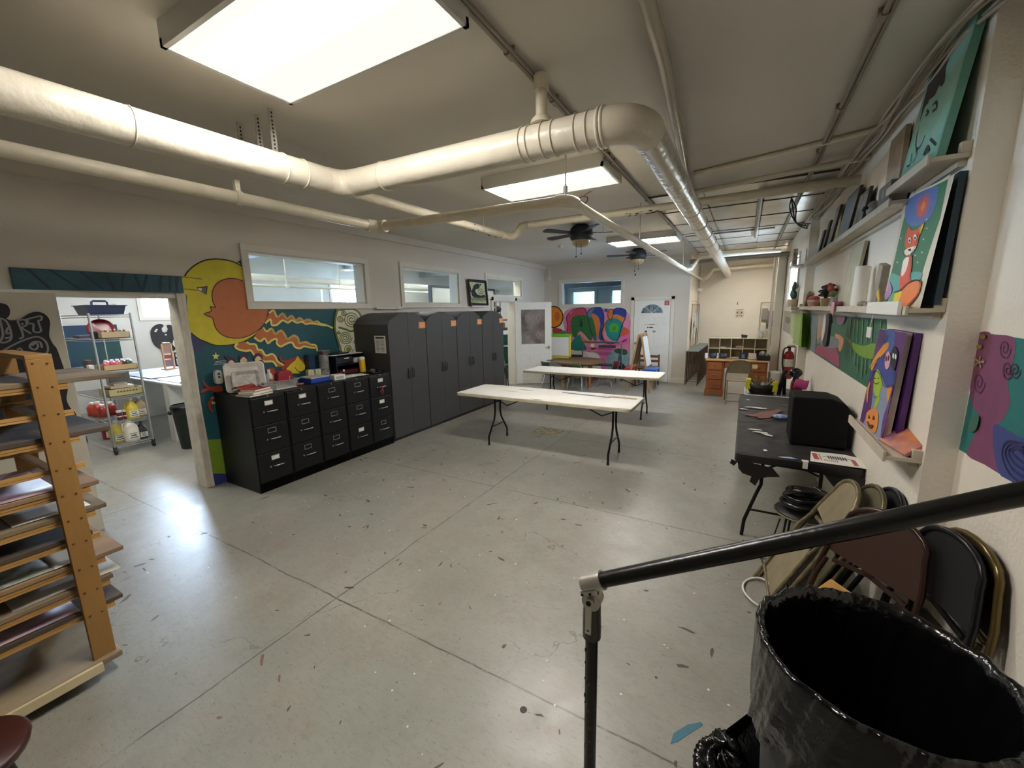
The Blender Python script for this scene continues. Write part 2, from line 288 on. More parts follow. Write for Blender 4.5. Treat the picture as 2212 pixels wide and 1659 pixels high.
  ('W','6c7a34','4.044,1.344;4.026,1.311;3.992,1.291;3.952,1.289;3.917,1.304;3.897,1.33;3.895,1.36;3.911,1.385;3.939,1.399;3.97,1.399;3.996,1.387;4.01,1.366;4.009,1.343;3.995,1.325;3.974,1.316;3.952,1.318;3.935,1.328;3.927,1.343;3.929,1.358;3.939,1.369;3.953,1.373;3.966,1.371;3.975,1.364;3.978,1.355;3.975,1.348;3.969,1.344;3.962,1.343',0.014),
  ('S','7d8a3c','3.998,1.348;3.994,1.336;3.985,1.327;3.972,1.321;3.957,1.32;3.943,1.324;3.931,1.332;3.924,1.343;3.923,1.355;3.927,1.367;3.936,1.376;3.949,1.382;3.964,1.383;3.978,1.38;3.99,1.372;3.997,1.361'),
 ],
 'grafmural': [
  ('P','e9dfd8','-4.728,1.961;-4.438,1.92;-2.792,1.904;-2.57,1.614;-2.528,0.25;-3.359,0.206;-3.793,0.717;-4.732,0.737'),
  ('S','d98bb0','-4.437,1.633;-4.289,1.86;-3.806,1.894;-2.898,1.832;-2.592,1.657;-2.55,0.972;-2.55,0.249;-3.197,0.215;-3.414,0.661;-3.793,0.717;-4.136,0.94;-4.336,1.17'),
  ('S','e26fa8','-3.257,0.935;-2.879,1.097;-2.579,1.23;-2.559,0.972;-2.874,0.877;-3.137,0.647;-3.174,0.216;-3.312,0.208;-3.343,0.618;-3.44,0.819'),
  ('S','e58a1c','-4.432,1.656;-4.454,1.545;-4.515,1.45;-4.607,1.387;-4.717,1.364;-4.828,1.387;-4.923,1.451;-4.986,1.548;-5.007,1.662;-4.984,1.776;-4.92,1.87;-4.826,1.932;-4.716,1.951;-4.607,1.927;-4.515,1.862;-4.454,1.767'),
  ('S','c96a20','-4.525,1.68;-4.531,1.632;-4.548,1.59;-4.572,1.563;-4.602,1.553;-4.631,1.563;-4.656,1.591;-4.672,1.633;-4.678,1.682;-4.672,1.731;-4.655,1.772;-4.63,1.799;-4.601,1.808;-4.572,1.798;-4.548,1.77;-4.531,1.729'),
  ('W','2a1a18','-4.826,1.932;-4.716,1.951;-4.607,1.927;-4.515,1.862;-4.454,1.767;-4.432,1.656;-4.454,1.545;-4.515,1.45;-4.607,1.387;-4.717,1.364;-4.828,1.387',0.03),
  ('S','b03a3a','-4.73,1.355;-4.589,1.35;-4.437,1.286;-4.538,1.168;-4.731,1.213'),
  ('S','2e8a62','-4.731,1.213;-4.538,1.215;-4.387,1.286;-4.336,1.17;-4.411,1.099;-4.731,1.107'),
  ('S','c14a60','-4.19,1.744;-4.093,1.856;-3.901,1.897;-3.771,1.849;-3.733,1.671;-3.899,1.65;-4.14,1.539;-4.187,1.264;-4.137,1.103;-4.236,1.171;-4.311,1.217;-4.287,1.448;-4.325,1.586;-4.288,1.723'),
  ('S','5f7d9c','-3.757,1.715;-3.665,1.847;-3.504,1.91;-3.434,1.843;-3.547,1.712;-3.474,1.49;-3.422,1.179;-3.443,1.022;-3.536,1.043;-3.66,1.491'),
  ('S','2f6d3a','-4.177,1.585;-4.068,1.675;-3.852,1.717;-3.709,1.648;-3.592,1.624;-3.52,1.491;-3.459,1.268;-3.49,1.066;-3.585,1.177;-3.583,1.042;-3.654,1.018;-3.798,1.175;-3.943,1.265;-4.063,1.08;-4.175,1.218'),
  ('S','1a3a34','-3.903,1.616;-3.849,1.424;-3.896,1.379;-3.945,1.413'),
  ('S','d87a3c','-3.605,1.758;-3.455,1.733;-3.372,1.578;-3.355,1.268;-3.42,1.044;-3.519,1.446'),
  ('S','26459a','-3.571,1.801;-3.481,1.909;-3.366,1.885;-3.273,1.752;-3.268,1.49;-3.332,1.269;-3.259,1.047;-3.374,1.034;-3.399,1.179;-3.358,1.446;-3.431,1.667;-3.594,1.757'),
  ('S','d97a3a','-3.161,1.75;-3.074,1.846;-2.996,1.823;-3.026,1.662;-2.895,1.703;-2.698,1.615;-2.738,1.53;-3.11,1.489;-3.264,1.269;-3.214,1.048;-2.987,0.963;-3.144,0.96;-3.307,1.135;-3.312,1.402;-3.157,1.576'),
  ('S','26459a','-3.019,1.834;-2.899,1.87;-2.704,1.828;-2.685,1.7;-2.708,1.615;-2.895,1.703;-3.027,1.705'),
  ('S','1f8a86','-2.74,1.358;-2.756,1.262;-2.807,1.18;-2.885,1.125;-2.979,1.104;-3.075,1.122;-3.158,1.177;-3.215,1.26;-3.236,1.357;-3.219,1.455;-3.166,1.537;-3.086,1.591;-2.991,1.61;-2.897,1.59;-2.816,1.535;-2.761,1.454'),
  ('S','4fa83a','-2.864,1.347;-2.872,1.296;-2.9,1.252;-2.942,1.222;-2.993,1.212;-3.044,1.221;-3.088,1.251;-3.118,1.295;-3.13,1.347;-3.121,1.399;-3.093,1.443;-3.05,1.472;-2.999,1.482;-2.948,1.471;-2.905,1.442;-2.875,1.399'),
  ('S','3a8f3a','-2.936,1.347;-2.94,1.329;-2.95,1.313;-2.965,1.303;-2.984,1.299;-3.002,1.303;-3.019,1.313;-3.03,1.329;-3.034,1.347;-3.03,1.365;-3.02,1.381;-3.005,1.391;-2.986,1.395;-2.967,1.391;-2.951,1.381;-2.94,1.365'),
  ('S','1f8a86','-3.195,1.225;-2.795,1.228;-2.878,1.053;-3.033,1.028'),
  ('S','2a5aa0','-3.162,1.811;-3.165,1.793;-3.176,1.778;-3.192,1.768;-3.21,1.764;-3.229,1.768;-3.246,1.779;-3.257,1.795;-3.261,1.813;-3.257,1.831;-3.247,1.847;-3.231,1.857;-3.212,1.86;-3.193,1.856;-3.177,1.845;-3.166,1.829'),
  ('S','d9553a','-2.712,1.38;-2.581,1.273;-2.664,1.186;-2.815,1.141;-2.785,1.272'),
  ('S','8c3a5a','-2.789,1.011;-2.661,1.078;-2.649,1.035;-2.745,0.979'),
  ('S','d98a2c','-3.943,1.219;-3.797,1.061;-3.606,0.996;-3.281,1.002;-3.418,0.932;-3.7,0.926;-3.869,1.037'),
  ('S','1f7a70','-4.186,0.939;-3.967,1.174;-3.869,1.037;-3.746,0.765;-4.185,0.753'),
  ('S','b02a3a','-3.615,0.814;-3.463,0.818;-3.556,0.759'),
  ('S','efe6dc','-3.513,0.885;-3.517,0.866;-3.529,0.849;-3.547,0.838;-3.569,0.834;-3.59,0.837;-3.609,0.847;-3.621,0.863;-3.626,0.882;-3.622,0.901;-3.61,0.918;-3.592,0.929;-3.57,0.933;-3.548,0.93;-3.53,0.92;-3.518,0.904'),
  ('S','93a9b4','-2.47,0.473;-2.492,0.338;-2.564,0.219;-2.675,0.136;-2.809,0.1;-2.947,0.12;-3.066,0.192;-3.148,0.305;-3.179,0.443;-3.154,0.582;-3.078,0.701;-2.963,0.782;-2.828,0.812;-2.693,0.789;-2.579,0.717;-2.501,0.606'),
  ('S','2f5a34','-2.971,0.764;-2.872,0.822;-2.653,0.795;-2.628,0.687;-2.714,0.651;-2.914,0.699'),
  ('S','2f7a6a','-2.825,0.68;-2.765,0.505;-2.865,0.512'),
  ('S','23302f','-3.051,0.336;-2.908,0.455;-2.752,0.439;-2.65,0.333;-2.703,0.274;-2.903,0.287'),
  ('W','1c2440','-4.324,1.217;-4.287,1.425;-4.325,1.632;-4.239,1.768;-4.093,1.856;-3.854,1.895;-3.758,1.805;-3.66,1.446;-3.561,1.11;-3.467,1.044',0.018),
  ('W','1c2440','-3.757,1.715;-3.665,1.847;-3.504,1.899;-3.366,1.896;-3.273,1.73;-3.268,1.468;-3.331,1.224;-3.258,1.002',0.018),
  ('W','1c2440','-3.157,1.576;-3.266,1.402;-3.308,1.18;-3.212,0.981;-3.031,0.94;-2.878,1.053;-2.799,1.358;-2.698,1.637;-2.692,1.785;-2.812,1.862;-2.986,1.844;-3.026,1.662;-3.078,1.554;-3.159,1.642;-3.14,1.815;-3.03,1.845',0.018),
  ('W','6f8a98','-3.01,0.428;-3.018,0.399;-3.035,0.377;-3.058,0.362;-3.084,0.358;-3.109,0.364;-3.128,0.378;-3.14,0.397;-3.143,0.419;-3.138,0.44;-3.126,0.456;-3.109,0.466;-3.091,0.469;-3.075,0.466;-3.062,0.456;-3.054,0.443;-3.052,0.429;-3.056,0.416;-3.063,0.407;-3.073,0.401;-3.084,0.4;-3.092,0.403;-3.099,0.408;-3.102,0.415;-3.101,0.422;-3.099,0.427;-3.095,0.429',0.012),
  ('W','6f8a98','-2.879,0.567;-2.886,0.539;-2.903,0.517;-2.926,0.503;-2.952,0.499;-2.976,0.504;-2.995,0.518;-3.007,0.538;-3.01,0.56;-3.005,0.58;-2.994,0.596;-2.977,0.606;-2.959,0.609;-2.943,0.605;-2.93,0.596;-2.922,0.583;-2.92,0.569;-2.924,0.556;-2.931,0.547;-2.941,0.541;-2.951,0.54;-2.96,0.543;-2.966,0.548;-2.969,0.555;-2.969,0.562;-2.966,0.567;-2.963,0.569',0.012),
  ('W','6f8a98','-2.573,0.579;-2.58,0.551;-2.596,0.529;-2.618,0.516;-2.643,0.511;-2.666,0.517;-2.685,0.531;-2.697,0.55;-2.7,0.571;-2.695,0.592;-2.684,0.608;-2.668,0.617;-2.651,0.62;-2.635,0.616;-2.622,0.607;-2.615,0.594;-2.613,0.581;-2.616,0.568;-2.623,0.559;-2.633,0.553;-2.643,0.552;-2.651,0.555;-2.657,0.56;-2.66,0.567;-2.66,0.574;-2.657,0.578;-2.654,0.581',0.012),
  ('W','6f8a98','-3.036,0.561;-3.043,0.533;-3.06,0.511;-3.084,0.496;-3.11,0.492;-3.134,0.498;-3.154,0.512;-3.166,0.532;-3.169,0.554;-3.164,0.574;-3.152,0.59;-3.135,0.601;-3.117,0.603;-3.1,0.6;-3.087,0.59;-3.08,0.577;-3.078,0.563;-3.081,0.55;-3.089,0.541;-3.099,0.535;-3.109,0.534;-3.118,0.537;-3.124,0.542;-3.127,0.549;-3.127,0.556;-3.124,0.561;-3.12,0.563',0.012),
 ],
 'swampmural': [
  ('P','356b52','7.446,1.721;3.448,1.742;3.225,1.278;3.703,1.258;7.04,1.241'),
  ('P','7e8c94','7.446,1.721;6.341,1.726;6.29,1.245;7.04,1.241'),
  ('S','5b7f35','7.276,1.487;6.967,1.536;6.698,1.402;6.754,1.274;7.04,1.241'),
  ('P','b9a8a0','6.341,1.726;5.707,1.729;5.592,1.503;6.223,1.433'),
  ('S','d79a6c','6.17,1.563;5.685,1.578;5.536,1.48;5.935,1.438;6.133,1.38'),
  ('S','d79a6c','5.086,1.558;4.66,1.538;4.748,1.409;4.981,1.493'),
  ('S','a84f6c','6.251,1.264;6.065,1.356;5.656,1.417;5.075,1.438;4.783,1.371;4.734,1.273;5.396,1.274'),
  ('S','7d8288','6.107,1.412;5.878,1.485;5.267,1.523;4.871,1.513;4.887,1.442;5.324,1.392;5.718,1.385'),
  ('S','7ea33a','4.596,1.564;4.266,1.535;3.938,1.532;3.622,1.575;3.576,1.484;3.823,1.453;4.096,1.461;4.336,1.499'),
  ('W','6f9a58','4.6,1.704;4.587,1.645;4.583,1.587',0.022),
  ('W','6f9a58','4.46,1.716;4.439,1.645;4.427,1.575',0.022),
  ('W','6f9a58','4.325,1.719;4.296,1.637;4.276,1.554',0.022),
  ('W','6f9a58','4.198,1.723;4.166,1.633;4.142,1.544',0.022),
  ('W','6f9a58','4.041,1.724;4.008,1.635;3.984,1.547',0.022),
  ('W','6f9a58','3.895,1.725;3.868,1.646;3.847,1.566',0.022),
  ('W','6f9a58','3.763,1.729;3.737,1.653;3.717,1.576',0.022),
  ('W','6f9a58','3.553,1.733;3.543,1.69;3.538,1.646',0.022),
  ('W','6f9a58','4.146,1.476;4.131,1.419;4.124,1.361',0.022),
  ('W','6f9a58','4.038,1.467;4.014,1.394;3.997,1.32',0.022),
  ('W','6f9a58','3.901,1.462;3.873,1.383;3.853,1.304',0.022),
  ('W','6f9a58','3.794,1.465;3.776,1.405;3.765,1.344',0.022),
  ('W','6f9a58','3.663,1.47;3.659,1.436;3.66,1.402',0.022),
  ('W','6f9a58','4.298,1.512;4.29,1.468;4.292,1.422',0.022),
  ('S','8a5a78','5.065,1.726;4.667,1.729;4.737,1.667;4.961,1.658'),
 ],
 'swampmural_far': [
  ('P','9db36a','8.112,1.718;6.94,1.734;6.904,1.28;7.878,1.242'),
  ('P','6f9c1e','7.079,1.732;6.94,1.734;6.723,1.289;7.034,1.269'),
  ('P','a8a59a','10.147,1.745;8.124,1.73;7.891,1.353;10.06,1.344'),
  ('S','7d6d60','9.614,1.623;8.948,1.637;8.587,1.585;9.045,1.508;9.617,1.547'),
  ('P','b7c58e','8.635,1.698;7.988,1.72;7.808,1.297;8.415,1.36'),
 ],
 'swampmural_jog': [
  ('P','6f9c1e','0.678,1.733;0.797,1.725;0.787,1.258;0.683,1.263'),
  ('P','8fb05a','0.777,1.728;0.813,1.725;0.819,1.504;0.829,1.265;0.782,1.258'),
 ],
 'silhouette': [
  ('P','1f7474','2.539,1.709;1.89,1.697;1.733,1.202;2.121,1.188;2.316,1.185;2.55,1.177'),
  ('S','80466a','2.548,1.71;2.449,1.706;2.29,1.705;2.259,1.651;2.267,1.568;2.264,1.527;2.23,1.464;2.237,1.414;2.272,1.37;2.292,1.35;2.278,1.273;2.237,1.235;2.208,1.191;2.316,1.185;2.471,1.177;2.449,1.253;2.427,1.323;2.419,1.364;2.481,1.381;2.534,1.434;2.554,1.487;2.564,1.558;2.561,1.637'),
  ('S','7a3f58','2.539,1.709;2.449,1.706;2.451,1.632;2.482,1.553;2.52,1.485;2.556,1.559;2.551,1.654'),
  ('S','3c4a88','2.302,1.359;2.205,1.359;2.103,1.357;1.855,1.347;1.805,1.195;2.121,1.188;2.208,1.191;2.278,1.273'),
  ('W','4c2444','2.288,1.661;2.288,1.645;2.294,1.632;2.307,1.624;2.323,1.623;2.34,1.628;2.353,1.639;2.361,1.652;2.363,1.665;2.358,1.676;2.349,1.682;2.337,1.683;2.325,1.68;2.315,1.673;2.309,1.664;2.308,1.655;2.311,1.648;2.316,1.643;2.324,1.642;2.331,1.644;2.337,1.648;2.34,1.653;2.341,1.658;2.339,1.662;2.336,1.664;2.333,1.664;2.33,1.663',0.006),
  ('W','4c2444','2.431,1.507;2.43,1.487;2.437,1.471;2.451,1.46;2.469,1.458;2.488,1.463;2.503,1.475;2.513,1.49;2.515,1.506;2.51,1.519;2.5,1.527;2.486,1.53;2.473,1.526;2.462,1.518;2.455,1.508;2.453,1.498;2.456,1.489;2.462,1.483;2.47,1.481;2.478,1.483;2.485,1.487;2.489,1.493;2.49,1.499;2.488,1.504;2.485,1.506;2.481,1.507;2.478,1.505',0.006),
  ('W','4c2444','2.199,1.591;2.199,1.578;2.206,1.566;2.218,1.559;2.233,1.558;2.247,1.561;2.259,1.569;2.265,1.58;2.266,1.59;2.261,1.599;2.253,1.605;2.242,1.606;2.231,1.604;2.223,1.599;2.218,1.592;2.217,1.585;2.22,1.579;2.225,1.575;2.232,1.573;2.238,1.575;2.243,1.578;2.246,1.582;2.247,1.586;2.245,1.589;2.242,1.591;2.239,1.591;2.236,1.59',0.006),
  ('W','4c2444','2.248,1.584;2.247,1.568;2.252,1.555;2.263,1.547;2.276,1.545;2.29,1.55;2.302,1.56;2.309,1.573;2.311,1.586;2.308,1.597;2.3,1.603;2.29,1.605;2.28,1.602;2.271,1.595;2.266,1.586;2.264,1.577;2.266,1.57;2.271,1.566;2.277,1.564;2.283,1.566;2.289,1.57;2.292,1.575;2.293,1.58;2.291,1.584;2.289,1.586;2.286,1.586;2.283,1.584',0.006),
  ('W','2c2c60','2.051,1.206;2.141,1.212;2.21,1.266;2.192,1.321;2.098,1.342',0.008),
  ('W','2c2c60','2.056,1.23;2.133,1.236;2.19,1.275;2.169,1.318;2.09,1.33',0.008),
  ('W','2c2c60','2.061,1.255;2.125,1.259;2.171,1.284;2.147,1.315;2.083,1.318',0.008),
  ('W','2c2c60','2.066,1.279;2.117,1.282;2.153,1.292;2.125,1.312;2.075,1.305',0.008),
  ('W','a08a68','2.498,1.585;2.455,1.591',0.009),
  ('W','a08a68','2.498,1.585;2.476,1.563',0.009),
  ('W','a08a68','2.498,1.585;2.53,1.566',0.009),
  ('W','a08a68','2.498,1.585;2.541,1.596',0.009),
  ('W','a08a68','2.498,1.585;2.493,1.611',0.009),
  ('S','8f7a3a','2.479,1.693;2.479,1.69;2.483,1.687;2.49,1.684;2.499,1.683;2.508,1.683;2.517,1.685;2.523,1.687;2.526,1.69;2.526,1.694;2.522,1.697;2.514,1.7;2.506,1.701;2.496,1.701;2.488,1.699;2.482,1.697'),
  ('S','8f7a3a','2.493,1.651;2.494,1.647;2.498,1.644;2.505,1.642;2.514,1.64;2.523,1.64;2.532,1.641;2.539,1.644;2.542,1.647;2.541,1.65;2.537,1.654;2.53,1.656;2.52,1.658;2.511,1.658;2.503,1.657;2.496,1.654'),
  ('S','3f6a58','2.48,1.333;2.429,1.369;2.407,1.351;2.419,1.301;2.478,1.285'),
 ],
 'artsign': [
  ('S','16181c','0.508,1.893;0.602,1.99;0.693,2.051;0.775,2.026;0.795,1.985;0.821,1.978;0.844,1.964;0.852,1.929;0.843,1.887;0.826,1.863;0.852,1.85;0.896,1.861;0.94,1.896;0.977,1.912;1.011,1.906;1.037,1.876;1.045,1.831;1.036,1.786;1.024,1.719;1.035,1.657;1.05,1.618;1.059,1.532;1.065,1.461;1.068,1.373;1.062,1.279;1.043,1.202;1.053,1.128;1.075,1.082;1.075,1.029;1.011,0.991;0.891,0.903;0.751,0.974;0.541,1.076;0.407,1.248;0.384,1.581'),
  ('W','8d8d8d','0.793,1.86;0.79,1.747;0.769,1.689;0.81,1.696;0.829,1.731;0.83,1.802;0.817,1.852;0.795,1.867',0.012),
  ('W','8d8d8d','0.806,1.761;0.825,1.799;0.831,1.759;0.804,1.754',0.012),
  ('W','8d8d8d','0.795,1.719;0.828,1.724',0.012),
  ('W','8d8d8d','0.875,1.849;0.882,1.8;0.887,1.727;0.863,1.711',0.012),
  ('W','8d8d8d','0.875,1.849;0.914,1.853;0.917,1.813;0.89,1.792;0.923,1.754;0.926,1.743',0.012),
  ('W','8d8d8d','0.9,1.828;0.893,1.814',0.012),
  ('W','8d8d8d','0.916,1.853;1.002,1.88;0.996,1.847;0.981,1.84;0.985,1.762;0.946,1.76;0.953,1.819;0.929,1.824;0.926,1.853',0.012),
  ('W','8d8d8d','0.756,1.615;0.818,1.66;0.885,1.698;0.948,1.72;0.981,1.706;1,1.667;1,1.614;0.982,1.582;0.94,1.571',0.012),
  ('W','8d8d8d','0.917,1.652;0.945,1.672;0.951,1.645;0.933,1.621;0.914,1.63;0.908,1.652;0.932,1.68;0.966,1.677;0.97,1.632',0.012),
  ('W','8d8d8d','0.841,1.629;0.857,1.638;0.864,1.619;0.852,1.602;0.842,1.614',0.012),
  ('W','8d8d8d','0.865,1.597;0.895,1.602;0.917,1.585',0.012),
 ],
 'fox': [
  ('P','d8d2bc','3.112,0.579;2.529,0.537;2.58,-0.025;3.192,-0.007'),
  ('P','3a7a58','3.109,0.563;2.591,0.533;2.581,0.371;2.63,0.224;2.661,0.114;2.749,-0.007;3.177,0;3.146,0.24;3.133,0.426'),
  ('S','5b76b4','3.108,0.561;2.75,0.54;2.683,0.505;2.683,0.428;2.753,0.383;2.971,0.4;3.116,0.475'),
  ('S','8a6f9c','2.977,0.523;2.819,0.531;2.744,0.471;2.772,0.413;2.901,0.427'),
  ('S','d0605a','2.914,0.491;2.835,0.517;2.787,0.48;2.795,0.431;2.892,0.435'),
  ('S','e88a4a','2.875,0.474;2.842,0.495;2.811,0.466;2.847,0.45'),
  ('S','5fa7a0','3.152,0.169;2.96,0.146;2.812,0.156;2.656,0.145;2.679,0.101;2.987,0.063;3.127,0.028'),
  ('S','d95f3c','3.005,0.405;2.948,0.377;2.848,0.366;2.769,0.388;2.798,0.331;2.807,0.28;2.864,0.258;2.952,0.278;3.023,0.337'),
  ('S','f0c24a','2.821,0.367;2.769,0.379;2.787,0.334'),
  ('S','f0ead8','2.978,0.28;2.897,0.286;2.8,0.279;2.848,0.256;2.914,0.244;2.963,0.259'),
  ('S','e0604a','2.931,0.245;2.846,0.241;2.809,0.185;2.799,0.136;2.743,0.095;2.783,0.067;2.909,0.071;2.961,0.136;2.962,0.197'),
  ('S','f4e8dc','2.953,0.232;2.878,0.235;2.881,0.171;2.934,0.144;2.962,0.197'),
  ('S','f08a4a','2.768,0.11;2.66,0.111;2.617,0.084;2.637,0.035;2.731,-0.011;2.901,-0.011;2.902,0.061'),
  ('S','e8cf3e','2.987,0.063;2.873,0.065;2.881,0.03;2.918,-0.012;3.044,-0.009;3.047,0.021'),
  ('S','6fb08a','3.063,0.044;2.983,0.058;3.009,-0.006;3.093,-0.006'),
  ('S','b88ab8','3.142,0.129;3.061,0.093;3.052,0.054;3.123,0.022;3.168,0.057;3.133,0.09'),
  ('S','f8f2e4','2.892,0.32;2.891,0.313;2.897,0.308;2.908,0.308;2.923,0.312;2.936,0.319;2.944,0.327;2.946,0.334;2.94,0.338;2.928,0.338;2.913,0.334;2.9,0.328'),
  ('S','f8f2e4','2.815,0.323;2.814,0.316;2.819,0.312;2.83,0.311;2.843,0.315;2.856,0.322;2.864,0.329;2.865,0.336;2.86,0.34;2.848,0.341;2.835,0.337;2.823,0.33'),
  ('S','2a1c1c','2.902,0.318;2.901,0.314;2.905,0.312;2.913,0.313;2.922,0.317;2.928,0.322;2.929,0.327;2.924,0.329;2.916,0.328;2.907,0.324'),
  ('S','2a1c1c','2.824,0.321;2.823,0.317;2.827,0.315;2.835,0.316;2.843,0.32;2.848,0.325;2.849,0.329;2.845,0.332;2.837,0.331;2.829,0.327'),
  ('S','2a1c1c','2.872,0.271;2.874,0.267;2.884,0.266;2.897,0.27;2.904,0.275;2.903,0.279;2.892,0.279;2.88,0.276'),
  ('W','33202a','3.005,0.405;2.986,0.352;3.001,0.304;2.963,0.259;2.898,0.242',0.005),
  ('W','33202a','2.769,0.388;2.798,0.331;2.8,0.279;2.846,0.241;2.809,0.185;2.786,0.116',0.005),
  ('W','33202a','2.987,0.063;2.88,0.075;2.779,0.106;2.66,0.111;2.611,0.084;2.637,0.035;2.731,-0.011',0.006),
  ('P','cfe0c8','3.072,0.36;3.063,0.355;3.048,0.352;3.058,0.351;3.05,0.346;3.065,0.35;3.076,0.349;3.075,0.354;3.089,0.358;3.074,0.356'),
  ('P','cfe0c8','2.704,0.305;2.698,0.3;2.686,0.299;2.694,0.297;2.688,0.293;2.699,0.296;2.707,0.295;2.706,0.299;2.717,0.303;2.706,0.301'),
  ('P','cfe0c8','3.118,0.303;3.109,0.297;3.093,0.295;3.104,0.294;3.096,0.289;3.111,0.293;3.123,0.292;3.121,0.296;3.137,0.3;3.12,0.299'),
  ('P','cfe0c8','2.767,0.239;2.761,0.234;2.748,0.233;2.756,0.232;2.75,0.227;2.762,0.231;2.771,0.229;2.77,0.233;2.781,0.237;2.769,0.235'),
  ('P','cfe0c8','2.679,0.243;2.672,0.239;2.661,0.237;2.669,0.236;2.663,0.232;2.674,0.235;2.682,0.234;2.681,0.237;2.692,0.241;2.68,0.24'),
  ('P','cfe0c8','2.683,0.35;2.677,0.346;2.666,0.344;2.673,0.343;2.668,0.338;2.678,0.342;2.686,0.341;2.685,0.345;2.696,0.349;2.685,0.347'),
  ('P','cfe0c8','3.034,0.231;3.026,0.226;3.01,0.224;3.021,0.222;3.013,0.217;3.028,0.221;3.038,0.22;3.037,0.224;3.052,0.228;3.036,0.226'),
  ('P','cfe0c8','2.71,0.395;2.704,0.39;2.692,0.388;2.7,0.387;2.694,0.382;2.705,0.386;2.713,0.385;2.712,0.389;2.723,0.393;2.712,0.391'),
  ('P','cfe0c8','2.703,0.2;2.697,0.196;2.685,0.195;2.693,0.193;2.687,0.189;2.698,0.192;2.706,0.191;2.705,0.194;2.716,0.198;2.704,0.197'),
 ],
 'witch': [
  ('P','5d2f6e','3.303,0.559;2.796,0.561;2.825,-0.023;3.32,-0.033'),
  ('S','4a62a4','3.144,0.56;2.996,0.56;2.954,0.483;2.875,0.398;2.963,0.401;3.068,0.417;3.162,0.48'),
  ('S','8e9cb8','3.172,0.242;3.007,0.298;2.859,0.28;2.812,0.182;2.859,0.089;2.827,-0.02;2.998,-0.026;3.229,-0.026;3.135,0.083'),
  ('S','e59a3e','3.063,0.495;3.051,0.461;3.137,0.41;3.229,0.355;3.274,0.303;3.322,0.328;3.26,0.397;3.171,0.457;3.136,0.478'),
  ('S','3f4c94','3.317,0.282;3.169,0.348;3.214,0.372;3.132,0.403;2.963,0.401;2.842,0.349;2.809,0.315;2.854,0.274;2.959,0.263;3.092,0.314;3.218,0.304;3.271,0.242'),
  ('S','a8cc3a','3.166,0.326;3.072,0.302;3.012,0.254;3.03,0.194;3.001,0.171;3.046,0.11;3.085,0.109;3.078,0.17;3.154,0.2;3.192,0.269'),
  ('S','e59a3e','3.253,0.237;3.25,0.175;3.223,0.102;3.267,0.133;3.292,0.191'),
  ('S','e59a3e','2.901,0.263;2.831,0.272;2.837,0.217;2.85,0.174;2.894,0.22'),
  ('S','e8924a','3.071,0.108;2.993,0.107;2.95,0.067;2.954,-0.014;3.114,-0.02;3.188,0.008;3.186,0.055'),
  ('S','6d3f86','2.821,0.287;2.85,0.174;2.871,0.107;2.864,0.032;2.827,-0.02;2.809,0.115'),
  ('S','e2a8b4','2.953,0.402;2.951,0.383;2.955,0.366;2.967,0.354;2.984,0.349;3.003,0.351;3.022,0.36;3.038,0.375;3.049,0.394;3.051,0.413;3.046,0.43;3.034,0.442;3.017,0.447;2.997,0.444;2.978,0.435;2.963,0.42'),
  ('S','5a2a40','3.012,0.405;3.012,0.395;3.018,0.389;3.027,0.388;3.037,0.393;3.043,0.403;3.043,0.412;3.037,0.419;3.028,0.419;3.018,0.414'),
  ('S','5a2a40','2.974,0.413;2.974,0.403;2.979,0.397;2.989,0.396;2.998,0.401;3.004,0.41;3.004,0.42;2.999,0.426;2.989,0.427;2.98,0.422'),
  ('S','1c1826','2.96,0.428;2.934,0.484;2.85,0.453;2.845,0.414;2.85,0.361;2.916,0.379'),
  ('S','e6e6d8','2.899,0.433;2.896,0.424;2.899,0.418;2.908,0.417;2.918,0.422;2.927,0.43;2.93,0.439;2.927,0.446;2.918,0.446;2.908,0.442'),
  ('S','e6e6d8','2.858,0.434;2.855,0.425;2.858,0.419;2.866,0.418;2.876,0.422;2.885,0.431;2.888,0.44;2.885,0.446;2.877,0.447;2.866,0.442'),
  ('P','5a2a1c','3.134,0.052;3.09,0.041;3.128,0.029'),
  ('P','5a2a1c','3.032,0.073;3.002,0.05;3.05,0.044'),
  ('S','5a2a1c','3.138,0.013;3.076,0.005;3.006,0.02;3.036,-0.011;3.099,-0.008'),
  ('W','1c1c14','3.177,0.249;3.107,0.246;3.057,0.265',0.005),
  ('W','1c1c14','3.168,0.273;3.135,0.272',0.006),
  ('W','1c1c14','3.094,0.281;3.068,0.287',0.006),
  ('W','1c1c14','3.154,0.2;3.089,0.168;3.015,0.189',0.004),
  ('W','241c34','3.271,0.242;3.218,0.304;3.092,0.314;2.959,0.263;2.854,0.273;2.809,0.315;2.846,0.355',0.005),
  ('W','241c34','3.132,0.403;3.229,0.355;3.274,0.303',0.004),
 ],
 'teal': [
  ('P','84b3a4','3.145,0.597;2.617,0.57;2.633,0.027;3.101,0.077'),
  ('S','2c2a2a','3.034,0.57;2.898,0.543;2.853,0.478;2.863,0.449;2.818,0.369;2.873,0.362;2.955,0.35;3.046,0.347;3.065,0.284;3.096,0.388;3.109,0.478;3.071,0.525'),
  ('S','84b3a4','2.895,0.381;2.854,0.364;2.845,0.302;2.958,0.335;3.004,0.363;2.915,0.354'),
  ('W','1e2a28','3.053,0.242;3.015,0.17;2.955,0.13;2.903,0.136;2.888,0.172',0.01),
  ('W','1e2a28','2.987,0.315;2.941,0.288;2.98,0.289',0.012),
  ('W','1e2a28','2.903,0.305;2.859,0.303;2.82,0.264;2.873,0.269',0.012),
  ('W','1e2a28','2.777,0.119;2.658,0.058',0.012),
  ('S','1e2a28','2.778,0.095;2.729,0.053;2.812,0.057;2.807,0.086'),
  ('W','1e2a28','2.977,0.137;2.934,0.097;2.967,0.069',0.008),
